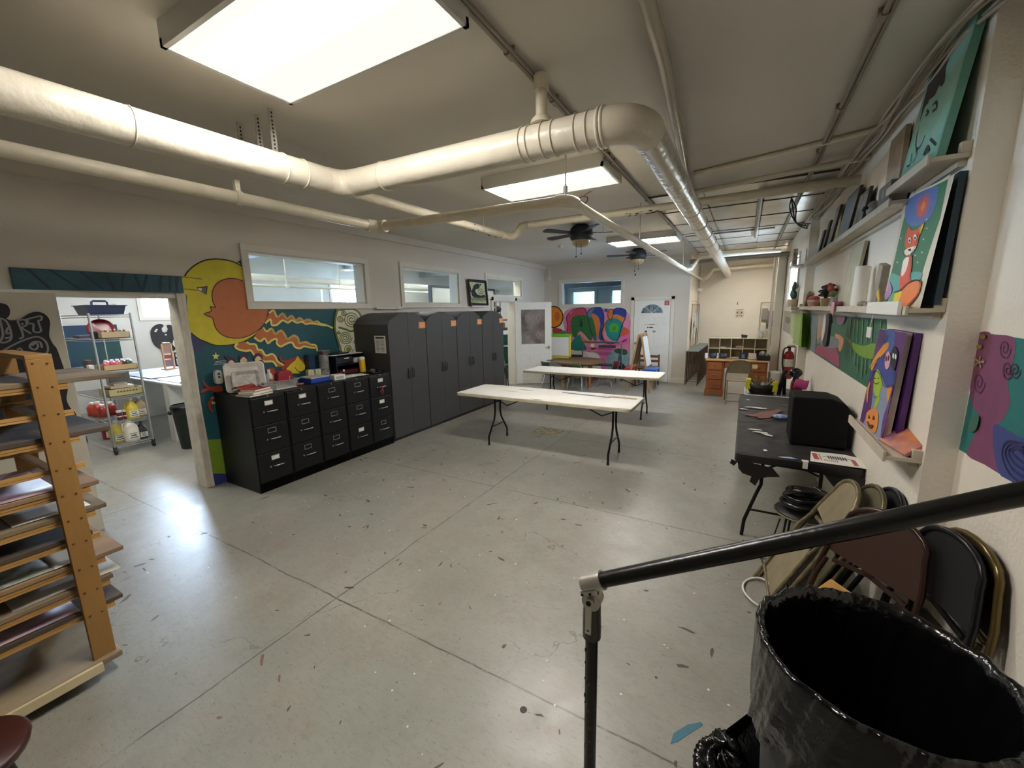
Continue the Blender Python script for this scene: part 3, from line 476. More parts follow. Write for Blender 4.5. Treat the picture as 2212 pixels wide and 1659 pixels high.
  ('W','1e2a28','3.032,0.131;3.007,0.074;3.065,0.079',0.008),
 ],
 'print': [
  ('P','c4c79a','6.954,2.451;7.537,2.446;7.592,2.023;7.012,2.031'),
  ('S','15151a','7.091,2.313;7.156,2.394;7.302,2.428;7.362,2.38;7.317,2.328;7.19,2.294;7.247,2.216;7.392,2.185;7.523,2.204;7.564,2.153;7.305,2.137;7.101,2.156;7.046,2.233'),
  ('W','15151a','7.519,2.282;7.503,2.256;7.473,2.235;7.432,2.222;7.388,2.218;7.349,2.223;7.318,2.235;7.3,2.253;7.297,2.272;7.307,2.291;7.328,2.306;7.356,2.316;7.386,2.319;7.414,2.316;7.435,2.307;7.446,2.295;7.448,2.283;7.441,2.271;7.427,2.262;7.41,2.257;7.393,2.256;7.379,2.258;7.369,2.263;7.365,2.269;7.366,2.275;7.37,2.28;7.377,2.282',0.012),
  ('S','15151a','7.419,2.408;7.416,2.401;7.408,2.395;7.396,2.39;7.383,2.388;7.37,2.389;7.36,2.393;7.353,2.398;7.351,2.405;7.354,2.412;7.361,2.419;7.373,2.423;7.386,2.425;7.399,2.424;7.409,2.421;7.416,2.415'),
  ('P','15151a','7.006,2.405;7.059,2.256;7.018,2.233;6.979,2.364'),
  ('P','15151a','7.036,2.148;7.06,2.148;7.087,2.072;7.067,2.072'),
  ('P','15151a','7.084,2.147;7.108,2.148;7.132,2.073;7.112,2.072'),
  ('P','15151a','7.132,2.147;7.157,2.148;7.178,2.073;7.158,2.073'),
  ('P','15151a','7.181,2.147;7.206,2.147;7.224,2.074;7.204,2.073'),
  ('P','15151a','7.23,2.146;7.255,2.147;7.271,2.074;7.25,2.074'),
  ('P','15151a','7.28,2.146;7.305,2.146;7.318,2.075;7.297,2.075'),
  ('P','15151a','7.331,2.145;7.356,2.146;7.365,2.075;7.344,2.075'),
  ('P','15151a','7.381,2.145;7.407,2.145;7.413,2.076;7.392,2.076'),
  ('P','15151a','7.433,2.144;7.459,2.145;7.461,2.076;7.44,2.076'),
  ('P','15151a','7.485,2.144;7.511,2.144;7.51,2.077;7.488,2.077'),
  ('P','15151a','7.537,2.144;7.563,2.144;7.559,2.078;7.537,2.077'),
  ('S','6a6c50','7.078,2.054;7.073,2.047;7.061,2.045;7.05,2.047;7.046,2.054;7.051,2.06;7.062,2.063;7.074,2.06'),
  ('S','6a6c50','7.126,2.054;7.121,2.048;7.11,2.045;7.098,2.048;7.094,2.054;7.099,2.06;7.111,2.063;7.122,2.061'),
  ('S','6a6c50','7.175,2.055;7.17,2.048;7.158,2.046;7.147,2.048;7.143,2.054;7.148,2.061;7.159,2.064;7.171,2.061'),
  ('S','6a6c50','7.225,2.055;7.219,2.049;7.208,2.046;7.196,2.049;7.192,2.055;7.197,2.061;7.209,2.064;7.22,2.062'),
  ('S','6a6c50','7.275,2.056;7.269,2.049;7.257,2.046;7.246,2.049;7.241,2.055;7.247,2.062;7.259,2.065;7.27,2.062'),
  ('S','6a6c50','7.325,2.056;7.32,2.05;7.308,2.047;7.296,2.049;7.291,2.056;7.297,2.063;7.309,2.065;7.321,2.063'),
  ('S','6a6c50','7.376,2.057;7.371,2.05;7.358,2.047;7.347,2.05;7.342,2.056;7.347,2.063;7.36,2.066;7.371,2.063'),
  ('S','6a6c50','7.427,2.057;7.422,2.051;7.41,2.048;7.398,2.05;7.393,2.057;7.399,2.064;7.411,2.067;7.423,2.064'),
  ('S','6a6c50','7.479,2.058;7.474,2.051;7.461,2.048;7.449,2.051;7.445,2.057;7.45,2.064;7.463,2.067;7.475,2.064'),
  ('S','6a6c50','7.532,2.058;7.526,2.052;7.514,2.049;7.502,2.051;7.497,2.058;7.502,2.065;7.515,2.068;7.527,2.065'),
  ('P','15151a','7.021,2.035;7.583,2.016;7.586,2.006;7.02,2.026'),
 ],
}
# ================================================================== THE SETTING
CZ=3.07
def floor_mat():
    m=bpy.data.materials.new('painted_concrete'); m.use_nodes=True; nt=m.node_tree; N=nt.nodes; L=nt.links
    b=N['Principled BSDF']; tc=N.new('ShaderNodeTexCoord'); P=tc.outputs['Object']
    def noise(s,d=5,r=.55,sc=None):
        n=N.new('ShaderNodeTexNoise'); n.inputs['Scale'].default_value=s; n.inputs['Detail'].default_value=d; n.inputs['Roughness'].default_value=r
        if sc:
            mp=N.new('ShaderNodeMapping'); mp.inputs['Scale'].default_value=sc; mp.inputs['Rotation'].default_value=(0,0,.6); L.new(P,mp.inputs[0]); L.new(mp.outputs[0],n.inputs['Vector'])
        else: L.new(P,n.inputs['Vector'])
        return n.outputs['Fac']
    def ramp(src,a,b_,ca,cb):
        r=N.new('ShaderNodeMapRange'); r.inputs[1].default_value=a; r.inputs[2].default_value=b_; r.inputs[3].default_value=ca; r.inputs[4].default_value=cb; L.new(src,r.inputs[0]); return r.outputs[0]
    def mix(f,a,b_):
        x=N.new('ShaderNodeMix'); x.data_type='RGBA'; L.new(f,x.inputs[0])
        for k,c in ((6,a),(7,b_)):
            if isinstance(c,str): x.inputs[k].default_value=lin(c)
            else: L.new(c,x.inputs[k])
        return x.outputs[2]
    def math_(op,a,b_=None,c=None):
        x=N.new('ShaderNodeMath'); x.operation=op
        for k,q in enumerate((a,b_,c)):
            if q is None: continue
            if isinstance(q,(int,float)): x.inputs[k].default_value=q
            else: L.new(q,x.inputs[k])
        return x.outputs[0]
    c=mix(ramp(noise(1.1,6),.35,.65,0,1),'88867d','96948b')
    c=mix(ramp(noise(.7,3),.5,.7,0,.5),c,'8b9089')
    c=mix(ramp(noise(2.3,7,.7),.52,.7,0,.4),c,'958a7c')
    c=mix(ramp(noise(3.3,8,.8),.46,.66,0,.5),c,'7a776c')
    c=mix(ramp(noise(14,8,.85,(1,4,1)),.52,.66,0,.55),c,'6b655a')
    c=mix(ramp(noise(34,4,.8,(1,2.6,1)),.62,.655,0,.8),c,'4a4438')
    c=mix(ramp(noise(15,5,.85,(1,2.4,1)),.61,.65,0,.45),c,'6a5646')
    
    c=mix(ramp(noise(2.6,8,.8),.56,.66,0,.35),c,'8a7262')
    # expansion joints
    sp=N.new('ShaderNodeSeparateXYZ'); L.new(P,sp.inputs[0]); wob=ramp(noise(3,5),0,1,-.018,.018)
    jm=None
    for ax,v in (('X',-2.22),('X',-5.19),('Y',1.5),('Y',3.45),('Y',5.35),('Y',7.4)):
        d=math_('ABSOLUTE',math_('SUBTRACT',math_('ADD',sp.outputs[ax],wob),v))
        q=ramp(d,.002,.0075,.8,0); jm=q if jm is None else math_('MAXIMUM',jm,q)
    jm=math_('MULTIPLY',jm,ramp(noise(4,6,.7),.38,.5,.15,1))
    c=mix(jm,c,'332e26')
    # hairline cracks
    v=N.new('ShaderNodeTexVoronoi'); v.feature='DISTANCE_TO_EDGE'; v.inputs['Scale'].default_value=.55
    mp=N.new('ShaderNodeVectorMath'); mp.operation='ADD'; nn=N.new('ShaderNodeTexNoise'); nn.inputs['Scale'].default_value=2.2; nn.inputs['Detail'].default_value=8; L.new(P,nn.inputs['Vector'])
    L.new(P,mp.inputs[0]); L.new(nn.outputs['Color'],mp.inputs[1]); L.new(mp.outputs[0],v.inputs['Vector'])
    ck=math_('MULTIPLY',ramp(v.outputs['Distance'],.0005,.003,.7,0),ramp(noise(1.3,3),.5,.6,0,1))
    c=mix(ck,c,'4a443a')
    L.new(c,b.inputs['Base Color'])
    L.new(ramp(noise(6,6,.65),.3,.7,.3,.42),b.inputs['Roughness']); b.inputs['Specular IOR Level'].default_value=.75
    bp=N.new('ShaderNodeBump'); bp.inputs['Strength'].default_value=.25; bp.inputs['Distance'].default_value=.0016; L.new(noise(38,6,.75),bp.inputs['Height']); L.new(bp.outputs[0],b.inputs['Normal'])
    return m
FLOOR=floor_mat()
WALL=mat('wall_paint','d6cdbf',.6,0,.03,1.5,bump=.12,bscale=45)
WALLR=mat('rough_wall_paint','eae2d4',.75,0,.04,2,bump=.5,bscale=38)
CEIL=mat('ceiling_paint','d2ccc1',.6,0,.07,.7,bump=.08,bscale=12)
TRIM=mat('trim_paint','dcd6c8',.45,0,.04,3)
BLUEW=mat('far_room_wall_paint','b9c4cc',.7,0,.05,2)
WHITE=mat('white_paint','e2dfd6',.5,0,.04,4)
PANE=glass('window_glass'); DPANE=glass('dusty_window_glass',haze=.035)
struct('floor',MB().box((-12,-4.2,-.1),(2,14.6,0)),FLOOR)
m=MB().box((-5.2,-4.2,CZ),(1.2,10.7,CZ+.12)).box((-1.35,10.7,CZ),(1.2,13.2,CZ+.12)); struct('ceiling',m,CEIL)
struct('ceiling_back_room',MB().box((-10.8,-4.2,3.3),(-5.2,14.6,3.42)).box((-5.2,10.7,3.0),(-1.35,14.6,3.12)),mat('back_room_ceiling','c9cdd0',.7,0,.1,1.2))
def wall(axis,c0,c1,a0,a1,z0,z1,holes,m=None):
    """a wall slab between c0 and c1 along its normal with rectangular holes (a0,a1,z0,z1)"""
    mb=m or MB()
    us=sorted({a0,a1}|{h[0] for h in holes}|{h[1] for h in holes})
    for u0,u1 in zip(us,us[1:]):
        hs=sorted([(h[2],h[3]) for h in holes if h[0]<=u0+1e-6 and h[1]>=u1-1e-6]); z=z0
        for b0,b1 in hs+[(z1,z1)]:
            if b0>z+1e-6:
                if axis=='X': mb.box((c0,u0,z),(c1,u1,b0))
                else: mb.box((u0,c0,z),(u1,c1,b0))
            z=max(z,b1)
    return mb
W1=(2.72,4.37,2.0,2.58); W2=(5.17,6.68,2.01,2.6); W3=(7.72,9.3,2.2,2.6); DO=(7.95,8.95,0,2.09)
struct('wall_left',wall('X',-5.2,-5.0,-4.2,10.7,0,CZ,[(-.6,2.03,0,2.09),W1,W2,W3,DO]),WALL)
FW=(-4.47,-2.82,1.98,2.58); FD=(-2.48,-1.6,0,2.05)
struct('wall_far',wall('Y',10.7,10.85,-5.2,-1.2,0,CZ,[FW]),WALL)
struct('wall_alcove_side',wall('X',-1.35,-1.2,10.85,13.0,0,CZ,[]),WALL)
struct('wall_alcove_end',wall('Y',13.0,13.15,-1.35,1.3,0,CZ,[]),mat('alcove_wall_paint','e9e2d4',.6,0,.03,2,bump=.1))
struct('wall_right',MB().box((.78,2.55,0),(1.1,7.06,CZ)),WALLR); struct('wall_right_near',MB().box((.89,-4.2,0),(1.1,2.55,CZ)),WALLR); struct('wall_right_far',wall('X',.68,.9,7.06,13.0,0,CZ,[(7.95,9.55,1.9,2.62)]),WALLR)
struct('wall_back',MB().box((-10.8,-4.3,0),(1.1,-4.2,3.42)),WALL)
# back room shell
m=wall('X',-10.6,-10.45,-4.2,14.6,0,3.42,[(3.54,4.72,1.88,2.38),(7.9,9.0,2.15,2.8)]); wall('Y',14.2,14.35,-10.6,-5.1,0,3.42,[],m); wall('Y',12.6,12.75,-5.2,-1.2,0,3.42,[(-4.88,-4.15,1.3,2.42),(-3.62,-3.0,1.3,2.42)],m)
m.box((-10.6,-4.25,0),(-5.2,-4.2,3.42)).box((-5.2,10.85,0),(-5.1,14.2,3.4)).box((-5.2,10.7,CZ),(-1.2,10.86,3.42)).box((-5.21,-4.2,CZ),(-5.0,10.7,3.42))
struct('wall_back_room',m,mat('back_room_paint','d3d0c8',.65,0,.03,2))
# trims
struct('trim_1',MB().box((-5.0,-4.2,2.965),(-4.93,10.7,CZ)),WALL)
struct('trim_2',MB().box((-4.93,10.66,3.0),(-1.2,10.7,CZ)),WALL)
struct('baseboard_far',MB().box((-1.52,10.67,0),(-1.2,10.7,.13)).box((-4.9,10.67,0),(-2.56,10.7,.13)),TRIM,bev=.004)
struct('baseboard_alcove',MB().box((-1.2,10.67,0),(-1.18,13.0,.13)).box((-1.2,12.98,0),(.68,13.0,.13)),TRIM,bev=.004)
# door casing of the wide opening: worn white jamb, painted header board
m=MB().box((-5.22,1.985,0),(-5.0,2.03,2.1)); struct('trim_3',m,mat('worn_trim','cfc8b8',.5,0,.12,9,bump=.3,bscale=20),bev=.004)
m=MB().box((-5.0,.92,2.09),(-4.965,2.04,2.255)); struct('trim_4',m,mat('teal_board','234e5c',.5,0,.25,7),bev=.004)
m=MB()
for i,(y,dy) in enumerate(((1.0,.1),(1.12,.16),(1.3,.13),(1.46,.04),(1.58,-.03),(1.66,.03),(1.75,-.05),(1.86,-.03),(1.93,-.02),(1.99,-.02))):
    m.prism([(y,2.25),(y+.022,2.25),(y+dy+.02,2.1),(y+dy,2.1)],-4.964,-4.9635,'X')
struct('trim_5',m,mat('dark_teal_stroke','12303c',.5))
struct('trim_6',MB().box((-5.2,-.6,2.04),(-5.02,2.0,2.09)),TRIM)
def window(n,axis,c,h,side,d=.2,tw=.075,pane=PANE,muntins=(),fm=TRIM):
    """casing proud of the wall face at c, glass set back; side is the sign of the room side"""
    a0,a1,z0,z1=h; m=MB()
    def bx(u0,u1,w0,w1,q0,q1):
        if axis=='X': m.box((min(q0,q1),u0,w0),(max(q0,q1),u1,w1))
        else: m.box((u0,min(q0,q1),w0),(u1,max(q0,q1),w1))
    f0,f1=c,c+side*.025
    bx(a0-tw,a1+tw,z1,z1+tw,f0,f1);bx(a0-tw,a1+tw,z0-tw,z0,f0,f1);bx(a0-tw,a0,z0,z1,f0,f1);bx(a1,a1+tw,z0,z1,f0,f1)
    g=c-side*d*.75
    for u0,u1,w0,w1 in ((a0,a1,z1-.02,z1),(a0,a1,z0,z0+.02),(a0,a0+.02,z0,z1),(a1-.02,a1,z0,z1)): bx(u0,u1,w0,w1,c,c-side*d)
    for u in muntins: bx(u-.014,u+.014,z0,z1,g-.012,g+.012)
    o=struct(n,m,fm,bev=.004)
    p=MB(); m2=m; 
    if axis=='X': p.box((g-.003,a0+.01,z0+.01),(g+.003,a1-.01,z1-.01))
    else: p.box((a0+.01,g-.003,z0+.01),(a1-.01,g+.003,z1-.01))
    p.build('pane',pane,o)
    return o
window('window_1','X',-5.0,W1,1,pane=DPANE)
window('window_2','X',-5.0,W2,1,pane=DPANE)
window('window_3','X',-5.0,W3,1)
window('window_4','Y',10.7,FW,-1,.15,fm=TRIM)
window('window_5','X',-10.45,(3.54,4.72,1.88,2.38),1,.15,muntins=(3.93,4.32))
window('window_6','X',-10.45,(7.9,9.0,2.15,2.8),1,.15,muntins=(8.27,8.63))
DIMGLASS=glass('dimming_glass','6a747a')  # grey tint added to dim the daylight entering the far room
window('window_7','Y',12.6,(-4.88,-4.15,1.3,2.42),-1,.15,pane=DIMGLASS)
window('window_8','Y',12.6,(-3.62,-3.0,1.3,2.42),-1,.15,pane=DIMGLASS)
window('window_9','X',.68,(7.95,9.55,1.9,2.62),-1,.2,muntins=(8.75,),tw=.05)
MB().box((.86,8.12,1.88),(.88,9.42,2.64)).solo('window_board',mat('green_board_paint','2f4a40',.5,0,.2,6),'dark green board added to block daylight in the side window behind the cactus','board')  # board added to hold back most of this window's daylight
# narrow bright window at the left edge of the back room
# sill ledges under the interior windows
struct('trim_7',MB().box((-5.0,4.5,1.915),(-4.93,5.05,1.94)).box((-5.0,4.98,1.935),(-4.97,7.5,1.955)),TRIM,bev=.003)
# door casings
m=MB()
for y0,y1,z0,z1 in ((7.86,7.95,0,2.17),(8.95,9.04,0,2.17),(7.86,9.04,2.09,2.17)): m.box((-5.0,y0,z0),(-4.97,y1,z1))
m.box((-5.2,8.93,0),(-5.0,8.95,2.09)).box((-5.2,7.95,2.07),(-5.0,8.95,2.09))
struct('trim_8',m,TRIM,bev=.004)
m=MB()
for x0,x1,z0,z1 in ((-2.56,-2.48,0,2.13),(-1.6,-1.52,0,2.13),(-2.56,-1.52,2.05,2.13)): m.box((x0,10.67,z0),(x1,10.7,z1))
struct('trim_9',m,TRIM,bev=.004)
# open door with patterned glass, hinged by the storage doorway
D=thing('open_door','open white half-glass door with diamond-patterned pane standing into the room','door',(-5.02,8.97,0),0)
D['kind']='structure'; D.name='door_1'
rz=math.atan2(9.50-8.97,-4.2+5.02)
Mx=Matrix.Translation((-5.02,8.97,0))@Matrix.Rotation(rz,4,'Z'); ORG['door_1']=Vector((-5.02,8.97,0))
WD=.93
def dpart(mb,name,mt,parent,**k): mb.xf(Mx); return mb.build(name,mt,parent,**k)
DOORM=mat('door_paint','e6e3da',.4,0,.03,5)
m=MB(); a,b_,c_,d_=.17,WD-.17,1.02,1.87
m.box((0,-.02,.01),(a,.02,2.05)).box((b_,-.02,.01),(WD,.02,2.05)).box((a,-.02,.01),(b_,.02,c_)).box((a,-.02,d_),(b_,.02,2.05))
leaf=dpart(m,'door_leaf',DOORM,D,bev=.003)
m=MB()
for x0,x1,z0,z1 in ((a-.03,b_+.03,c_-.03,c_),(a-.03,b_+.03,d_,d_+.03),(a-.03,a,c_,d_),(b_,b_+.03,c_,d_)): m.box((x0,-.028,z0),(x1,.028,z1))
dpart(m,'glass_frame',DOORM,D,bev=.003)
m=MB()
for x0 in (.15,.50):
    for z0,z1 in ((.12,.80),): 
        for q in ((x0,x0+.27,z0,z0+.02),(x0,x0+.27,z1-.02,z1),(x0,x0+.02,z0,z1),(x0+.25,x0+.27,z0,z1)): m.box((q[0],-.026,q[2]),(q[1],-.02,q[3]))
dpart(m,'panel_moulding',DOORM,D,bev=.002)
m=MB().box((a,-.004,c_),(b_,.004,d_))
gl=dpart(m,'door_glass',glass('textured_glass','b89c8c',haze=.22,rough=.2),D)  # warm tint stands in for a warm reflection on the pane
m=MB()
for cx in (a+.16,b_-.16):
    for cz in (1.25,1.66):
        q=[(cx,cz-.1),(cx+.055,cz),(cx,cz+.1),(cx-.055,cz)]
        for i in range(4):
            p,r_=q[i],q[(i+1)%4]; m.bar((p[0],-.008,p[1]),(r_[0],-.008,r_[1]),.006,.009)
dpart(m,'leaded_diamonds',mat('lead_came','d8d8d4',.25,.6),gl)
m=MB().lathe([(.028,0),(.03,.006),(.012,.01),(.012,.03),(.027,.045),(.03,.06),(.02,.075),(.0001,.078)],(0,0,0),16)
m.xf(Matrix.Translation((WD-.07,-.02,.93))@Matrix.Rotation(R(90),4,'X')); dpart(m,'knob',mat('chrome','c8c6c0',.18,1,.02),D)
# far white entrance door with fan light
F=thing('door_2',None,None,(-2.04,10.7,0)); F['kind']='structure'
m=MB().box((-2.47,10.66,.01),(-1.61,10.7,2.04)); F1=m.build('door_leaf',DOORM,F,bev=.003)
m=MB()
for x0 in (-2.37,-1.98):
    for z0,z1 in ((.2,.75),(.9,1.45),(1.5,1.62)):
        for q in ((x0,x0+.28,z0,z0+.018),(x0,x0+.28,z1-.018,z1),(x0,x0+.018,z0,z1),(x0+.262,x0+.28,z0,z1)): m.box((q[0],10.652,q[2]),(q[1],10.66,q[3]))
m.build('panel_moulding',DOORM,F,bev=.002)
fan=[(-2.04+.27*math.cos(t),1.72+.23*math.sin(t)) for t in [PI*i/14 for i in range(15)]]
m=MB().prism(fan,10.65,10.66,'Y'); fl=m.build('fan_light',mat('fan_glass','8fa3ac',.15,0,.35,22,col2='3c4a50'),F)
m=MB()
for i in range(15):
    p=fan[i];q=fan[(i+1)%15]; m.bar((p[0],10.648,p[1]),(q[0],10.648,q[1]),.02,.022)
for t in (.25,.5,.75): m.bar((-2.04,10.647,1.73),(-2.04+.25*math.cos(PI*t),10.647,1.73+.21*math.sin(PI*t)),.006,.008)
m.build('fan_light_frame',DOORM,F)
MB().ball((-2.41,10.62,.97),.03).cyl((-2.41,10.66,.97),(-2.41,10.64,.97),.03).build('knob',mat('brass','b0904a',.3,1),F)
MB().box((-2.22,10.655,1.44),(-1.92,10.658,1.455)).box((-2.14,10.655,1.36),(-2.0,10.658,1.385)).box((-2.2,10.655,1.25),(-2.14,10.658,1.29)).box((-2.0,10.655,1.25),(-1.94,10.658,1.29)).build('lettering',paint('3a3a3a'),F)
s=MB().box((-1.75,10.652,1.91),(-1.64,10.66,2.02)).solo('exit_sticker',paint('a83a34'),'small red square sign stuck on the top corner of the far door','sign')
MB().box((-1.725,10.650,1.985),(-1.665,10.652,1.995)).box((-1.725,10.650,1.955),(-1.665,10.652,1.965)).box((-1.725,10.650,1.93),(-1.665,10.652,1.94)).build('print',paint('e0c8c0'),s)
# ================================================================== PIPES, DUCT, CONDUITS
PIPE=mat('pipe_paint','ddd3bd',.38,0,.07,9,bump=.35,bscale=22)
WRAP=mat('wrapped_pipe_paint','d8d0be',.33,0,.06,6,bump=.7,bscale=13)
FOIL=mat('duct_foil','d8d4ca',.24,.6,.06,8,bump=.7,bscale=14)
def arc(c,p0,p1,n=7):
    """quarter bend from p0 to p1 whose straight runs meet at c"""
    c,p0,p1=Vector(c),Vector(p0),Vector(p1); return [tuple((1-t)**2*p0+2*t*(1-t)*c+t*t*p1) for t in [i/n for i in range(n+1)]]
r=.084
DU=thing('heating_duct','thick white wrapped duct running below the ceiling in a wide Z','duct',(-.6,2.1,2.72))
A=(-2.49,2.05,2.72); B=(-.5,2.14,2.72)
m=MB().tube([(-2.49,-4.1,2.60),(-2.49,0,2.683),(-2.49,1.93,2.72)],r,24); m.build('left_run',WRAP,DU)
m=MB().tube(arc(A,(-2.49,1.93,2.72),(-2.38,2.06,2.72),4),r*1.03,24); m.build('elbow',WRAP,DU)
m=MB().tube([(-2.38,2.06,2.72),(-1.5,2.1,2.72),(-.68,2.135,2.72)],r,24); m.build('cross_run',WRAP,DU)
m=MB().tube(arc(B,(-.68,2.13,2.72),(-.5,2.32,2.72),8),r*1.02,24); m.build('elbow',WALL and mat('duct_elbow_paint','cfc5b2',.4,0,.04,6,bump=.15),DU)
m=MB().tube([(-.5,2.3,2.72),(-.5,5,2.72),(-.5,9,2.71),(-.5,13.0,2.70)],r*.98,24); m.build('far_run',FOIL,DU)
for y in (.91,1.62,1.75): MB().tube([(-2.49+(r+.001)*math.cos(t),y,2.683+.0192*y+(r+.001)*math.sin(t)) for t in [2*PI*i/28 for i in range(28)]],.004,6,closed=True).build('band',WRAP,DU)
for x in (-2.1,-1.1,-1.06,-.98,-.92,-.8,-.74,-.685,-.665):
    yc=2.06+(x+2.38)*.0435
    MB().tube([(x,yc+(r+.002)*math.cos(t),2.72+(r+.002)*math.sin(t)) for t in [2*PI*i/28 for i in range(28)]],.004 if x<-.7 else .009,6,closed=True).build('band',WRAP,DU)
for y in (4.2,4.9,5.6,6.3,7.1,8,9.2,10.5): MB().tube([(-.5+r*math.cos(t),y,2.72+r*math.sin(t)) for t in [2*PI*i/28 for i in range(28)]],.004,6,closed=True).build('band',FOIL,DU)
m=MB().cyl((-1.0,2.12,2.8),(-1.0,2.12,2.99),.03).cyl((-1.0,2.12,2.96),(-1.0,2.12,3.03),.038).lathe([(.06,0),(.055,.02),(.035,.04)],(-1.0,2.12,2.8)); m.build('vertical_stub',PIPE,DU)
m=MB()
STR=mat('strap_steel','c9c6be',.4,.3)
for x,z1 in ((-2.575,2.78),(-2.72,2.80),(-2.92,2.84)):
    m=MB().box((x-.003,1.63,z1),(x+.003,1.665,CZ)); 
    s=m.solo('hanger_strap',STR,'perforated steel strap hanging from the ceiling, %s'%({-2.575:'nearest the big lamp and fixed to the duct',-2.72:'between two others behind the duct',-2.92:'farthest from the lamp, behind the duct'}[x]),'strap','hanger straps above the duct')
    h=MB()
    for k in range(int((CZ-z1)/.022)-1): h.box((x-.004,1.643,z1+.02+k*.022),(x+.004,1.652,z1+.032+k*.022))
    h.build('hole',mat('dark_hole','2c2a27',.9),s)
# secondary pipe in a Z below the duct
r2=.039; Z2=2.62
T=thing('water_pipe','cream painted pipe running parallel below the duct with hangers','pipe',(-2,2.8,Z2))
MB().tube([(-3.03,-4.1,Z2),(-3.03,0,Z2),(-2.97,2.72,Z2)],r2,18).build('left_run',PIPE,T)
MB().tube([(-2.94,2.8,Z2),(-1.25,2.93,Z2)],r2,18).build('cross_run',PIPE,T)
MB().tube(arc((-1.17,2.94,Z2),(-1.27,2.93,Z2),(-1.17,3.06,Z2),6),r2*1.25,18).build('elbow',PIPE,T)
MB().tube([(-1.17,3.04,Z2),(-1.17,6,Z2),(-1.15,10.4,Z2)],r2*.95,18).build('far_run',PIPE,T)
MB().cyl((-2.98,2.68,Z2),(-2.96,2.76,Z2),r2*1.35,n=18).cyl((-2.96,2.795,Z2),(-2.88,2.805,Z2),r2*1.35,n=18).ball((-2.955,2.77,Z2),r2*1.1).build('elbow',PIPE,T)
m=MB().cyl((-2.995,1.6,Z2),(-2.995,1.64,Z2),r2*1.2,n=18).box((-3.01,1.605,Z2+.03),(-2.98,1.635,Z2+.11)); m.build('clamp',PIPE,T)
MB().cyl((-1.2,2.94,Z2+.04),(-1.2,2.94,CZ),.007,n=8).cyl((-1.2,2.94,Z2+.06),(-1.2,2.94,Z2+.1),.016,n=8).build('hanger_rod',STR,T)
MB().cyl((-1.17,5.2,Z2+.04),(-1.17,5.2,CZ),.006,n=8).cyl((-1.16,9.0,Z2+.04),(-1.16,9.0,CZ),.006,n=8).build('hanger_rod',STR,T)
MB().tube([(-1.15,10.4,Z2),(-1.1,12.5,Z2-.04)],r2*.9,14).cyl((-1.1,12.4,Z2-.04),(-1.1,12.6,Z2-.05),r2*1.2).build('end_section',PIPE,T)
MB().tube([(-1.15,9.3,Z2),(-1.05,9.35,Z2+.0),(-.92,9.5,Z2+.22),(-.55,9.6,Z2+.25),(.5,9.6,Z2+.26)],.035,12).build('branch',PIPE,T)
MB().tube([(-1.1,12.45,Z2-.04),(-.98,12.5,Z2+.02),(-.85,12.6,Z2+.22),(.6,12.7,Z2+.26)],.045,12).build('branch',PIPE,T)
# ceiling pipe with peeling paint
PEEL=mat('peeling_pipe_paint','d8cfba',.5,0,.0,7,bump=.6,bscale=30,col2='c8bea6')
T=thing('peeling_pipe','cream pipe with peeling paint crossing the ceiling towards the shelf wall','pipe',(-1.5,4.7,2.9))
MB().tube([(-2.87,-4.1,2.8),(-2.8,3,2.8),(-2.77,4.68,2.8)],.042,14).build('left_run',PEEL,T)
MB().tube(smooth([(-2.77,4.66,2.8),(-2.74,4.84,2.8),(-2.66,4.88,2.84),(-2.58,4.84,2.9),(-2.45,4.8,2.905)],False,3),.05,14).build('elbow',PEEL,T)
MB().tube([(-2.45,4.8,2.905),(-.8,4.82,2.9),(.78,4.78,2.9)],.042,14).build('cross_run',PEEL,T)
MB().tube([(-.55,4.72,2.98),(.3,4.6,3.0),(.78,4.5,3.0)],.022,10).build('side_pipe',PEEL,T)
MB().cyl((-2.8,4.3,2.8),(-2.8,4.3,CZ),.006,n=8).cyl((-1.9,6.1,2.95),(-1.9,6.1,CZ),.005,n=8).build('hanger_rod',STR,T)
m=MB()
for i in range(26):
    x=-1.25+random.random()*.42; t=random.random()*3.1-2.7; m.ball((x,4.81+.042*math.cos(t),2.9+.042*math.sin(t)),.006+random.random()*.01,6,0,(1.6,.5,.5))
for i in range(26):
    y=3.95+random.random()*.7; t=random.random()*3.1-2.2; m.ball((-2.785+.042*math.cos(t),y,2.8+.042*math.sin(t)),.005+random.random()*.009,6,0,(.5,1.6,.5))
m.build('bare_patch',mat('rust','3b332a',.8,0,.2),T)
# large straight pipe high along the duct
T=MB().tube([(-.27,-4.1,3.02),(-.43,2.3,3.02),(-.58,4.5,3.02),(-.66,8,3.0),(-.66,13,3.0)],.031,18).solo('steel_pipe',mat('satin_pipe','b8ae9c',.25,.35,.05,5),'straight satin pipe against the ceiling passing over the duct elbow','pipe')
T=MB().tube([(-.5,4.33,3.045),(.2,4.15,3.045),(.78,3.98,3.045)],.02,10).cyl((-.5,4.33,3.045),(-.42,4.31,3.045),.024,n=10).solo('sprinkler_pipe',PIPE,'thin cream pipe crossing from the duct towards the turquoise painting','pipe')
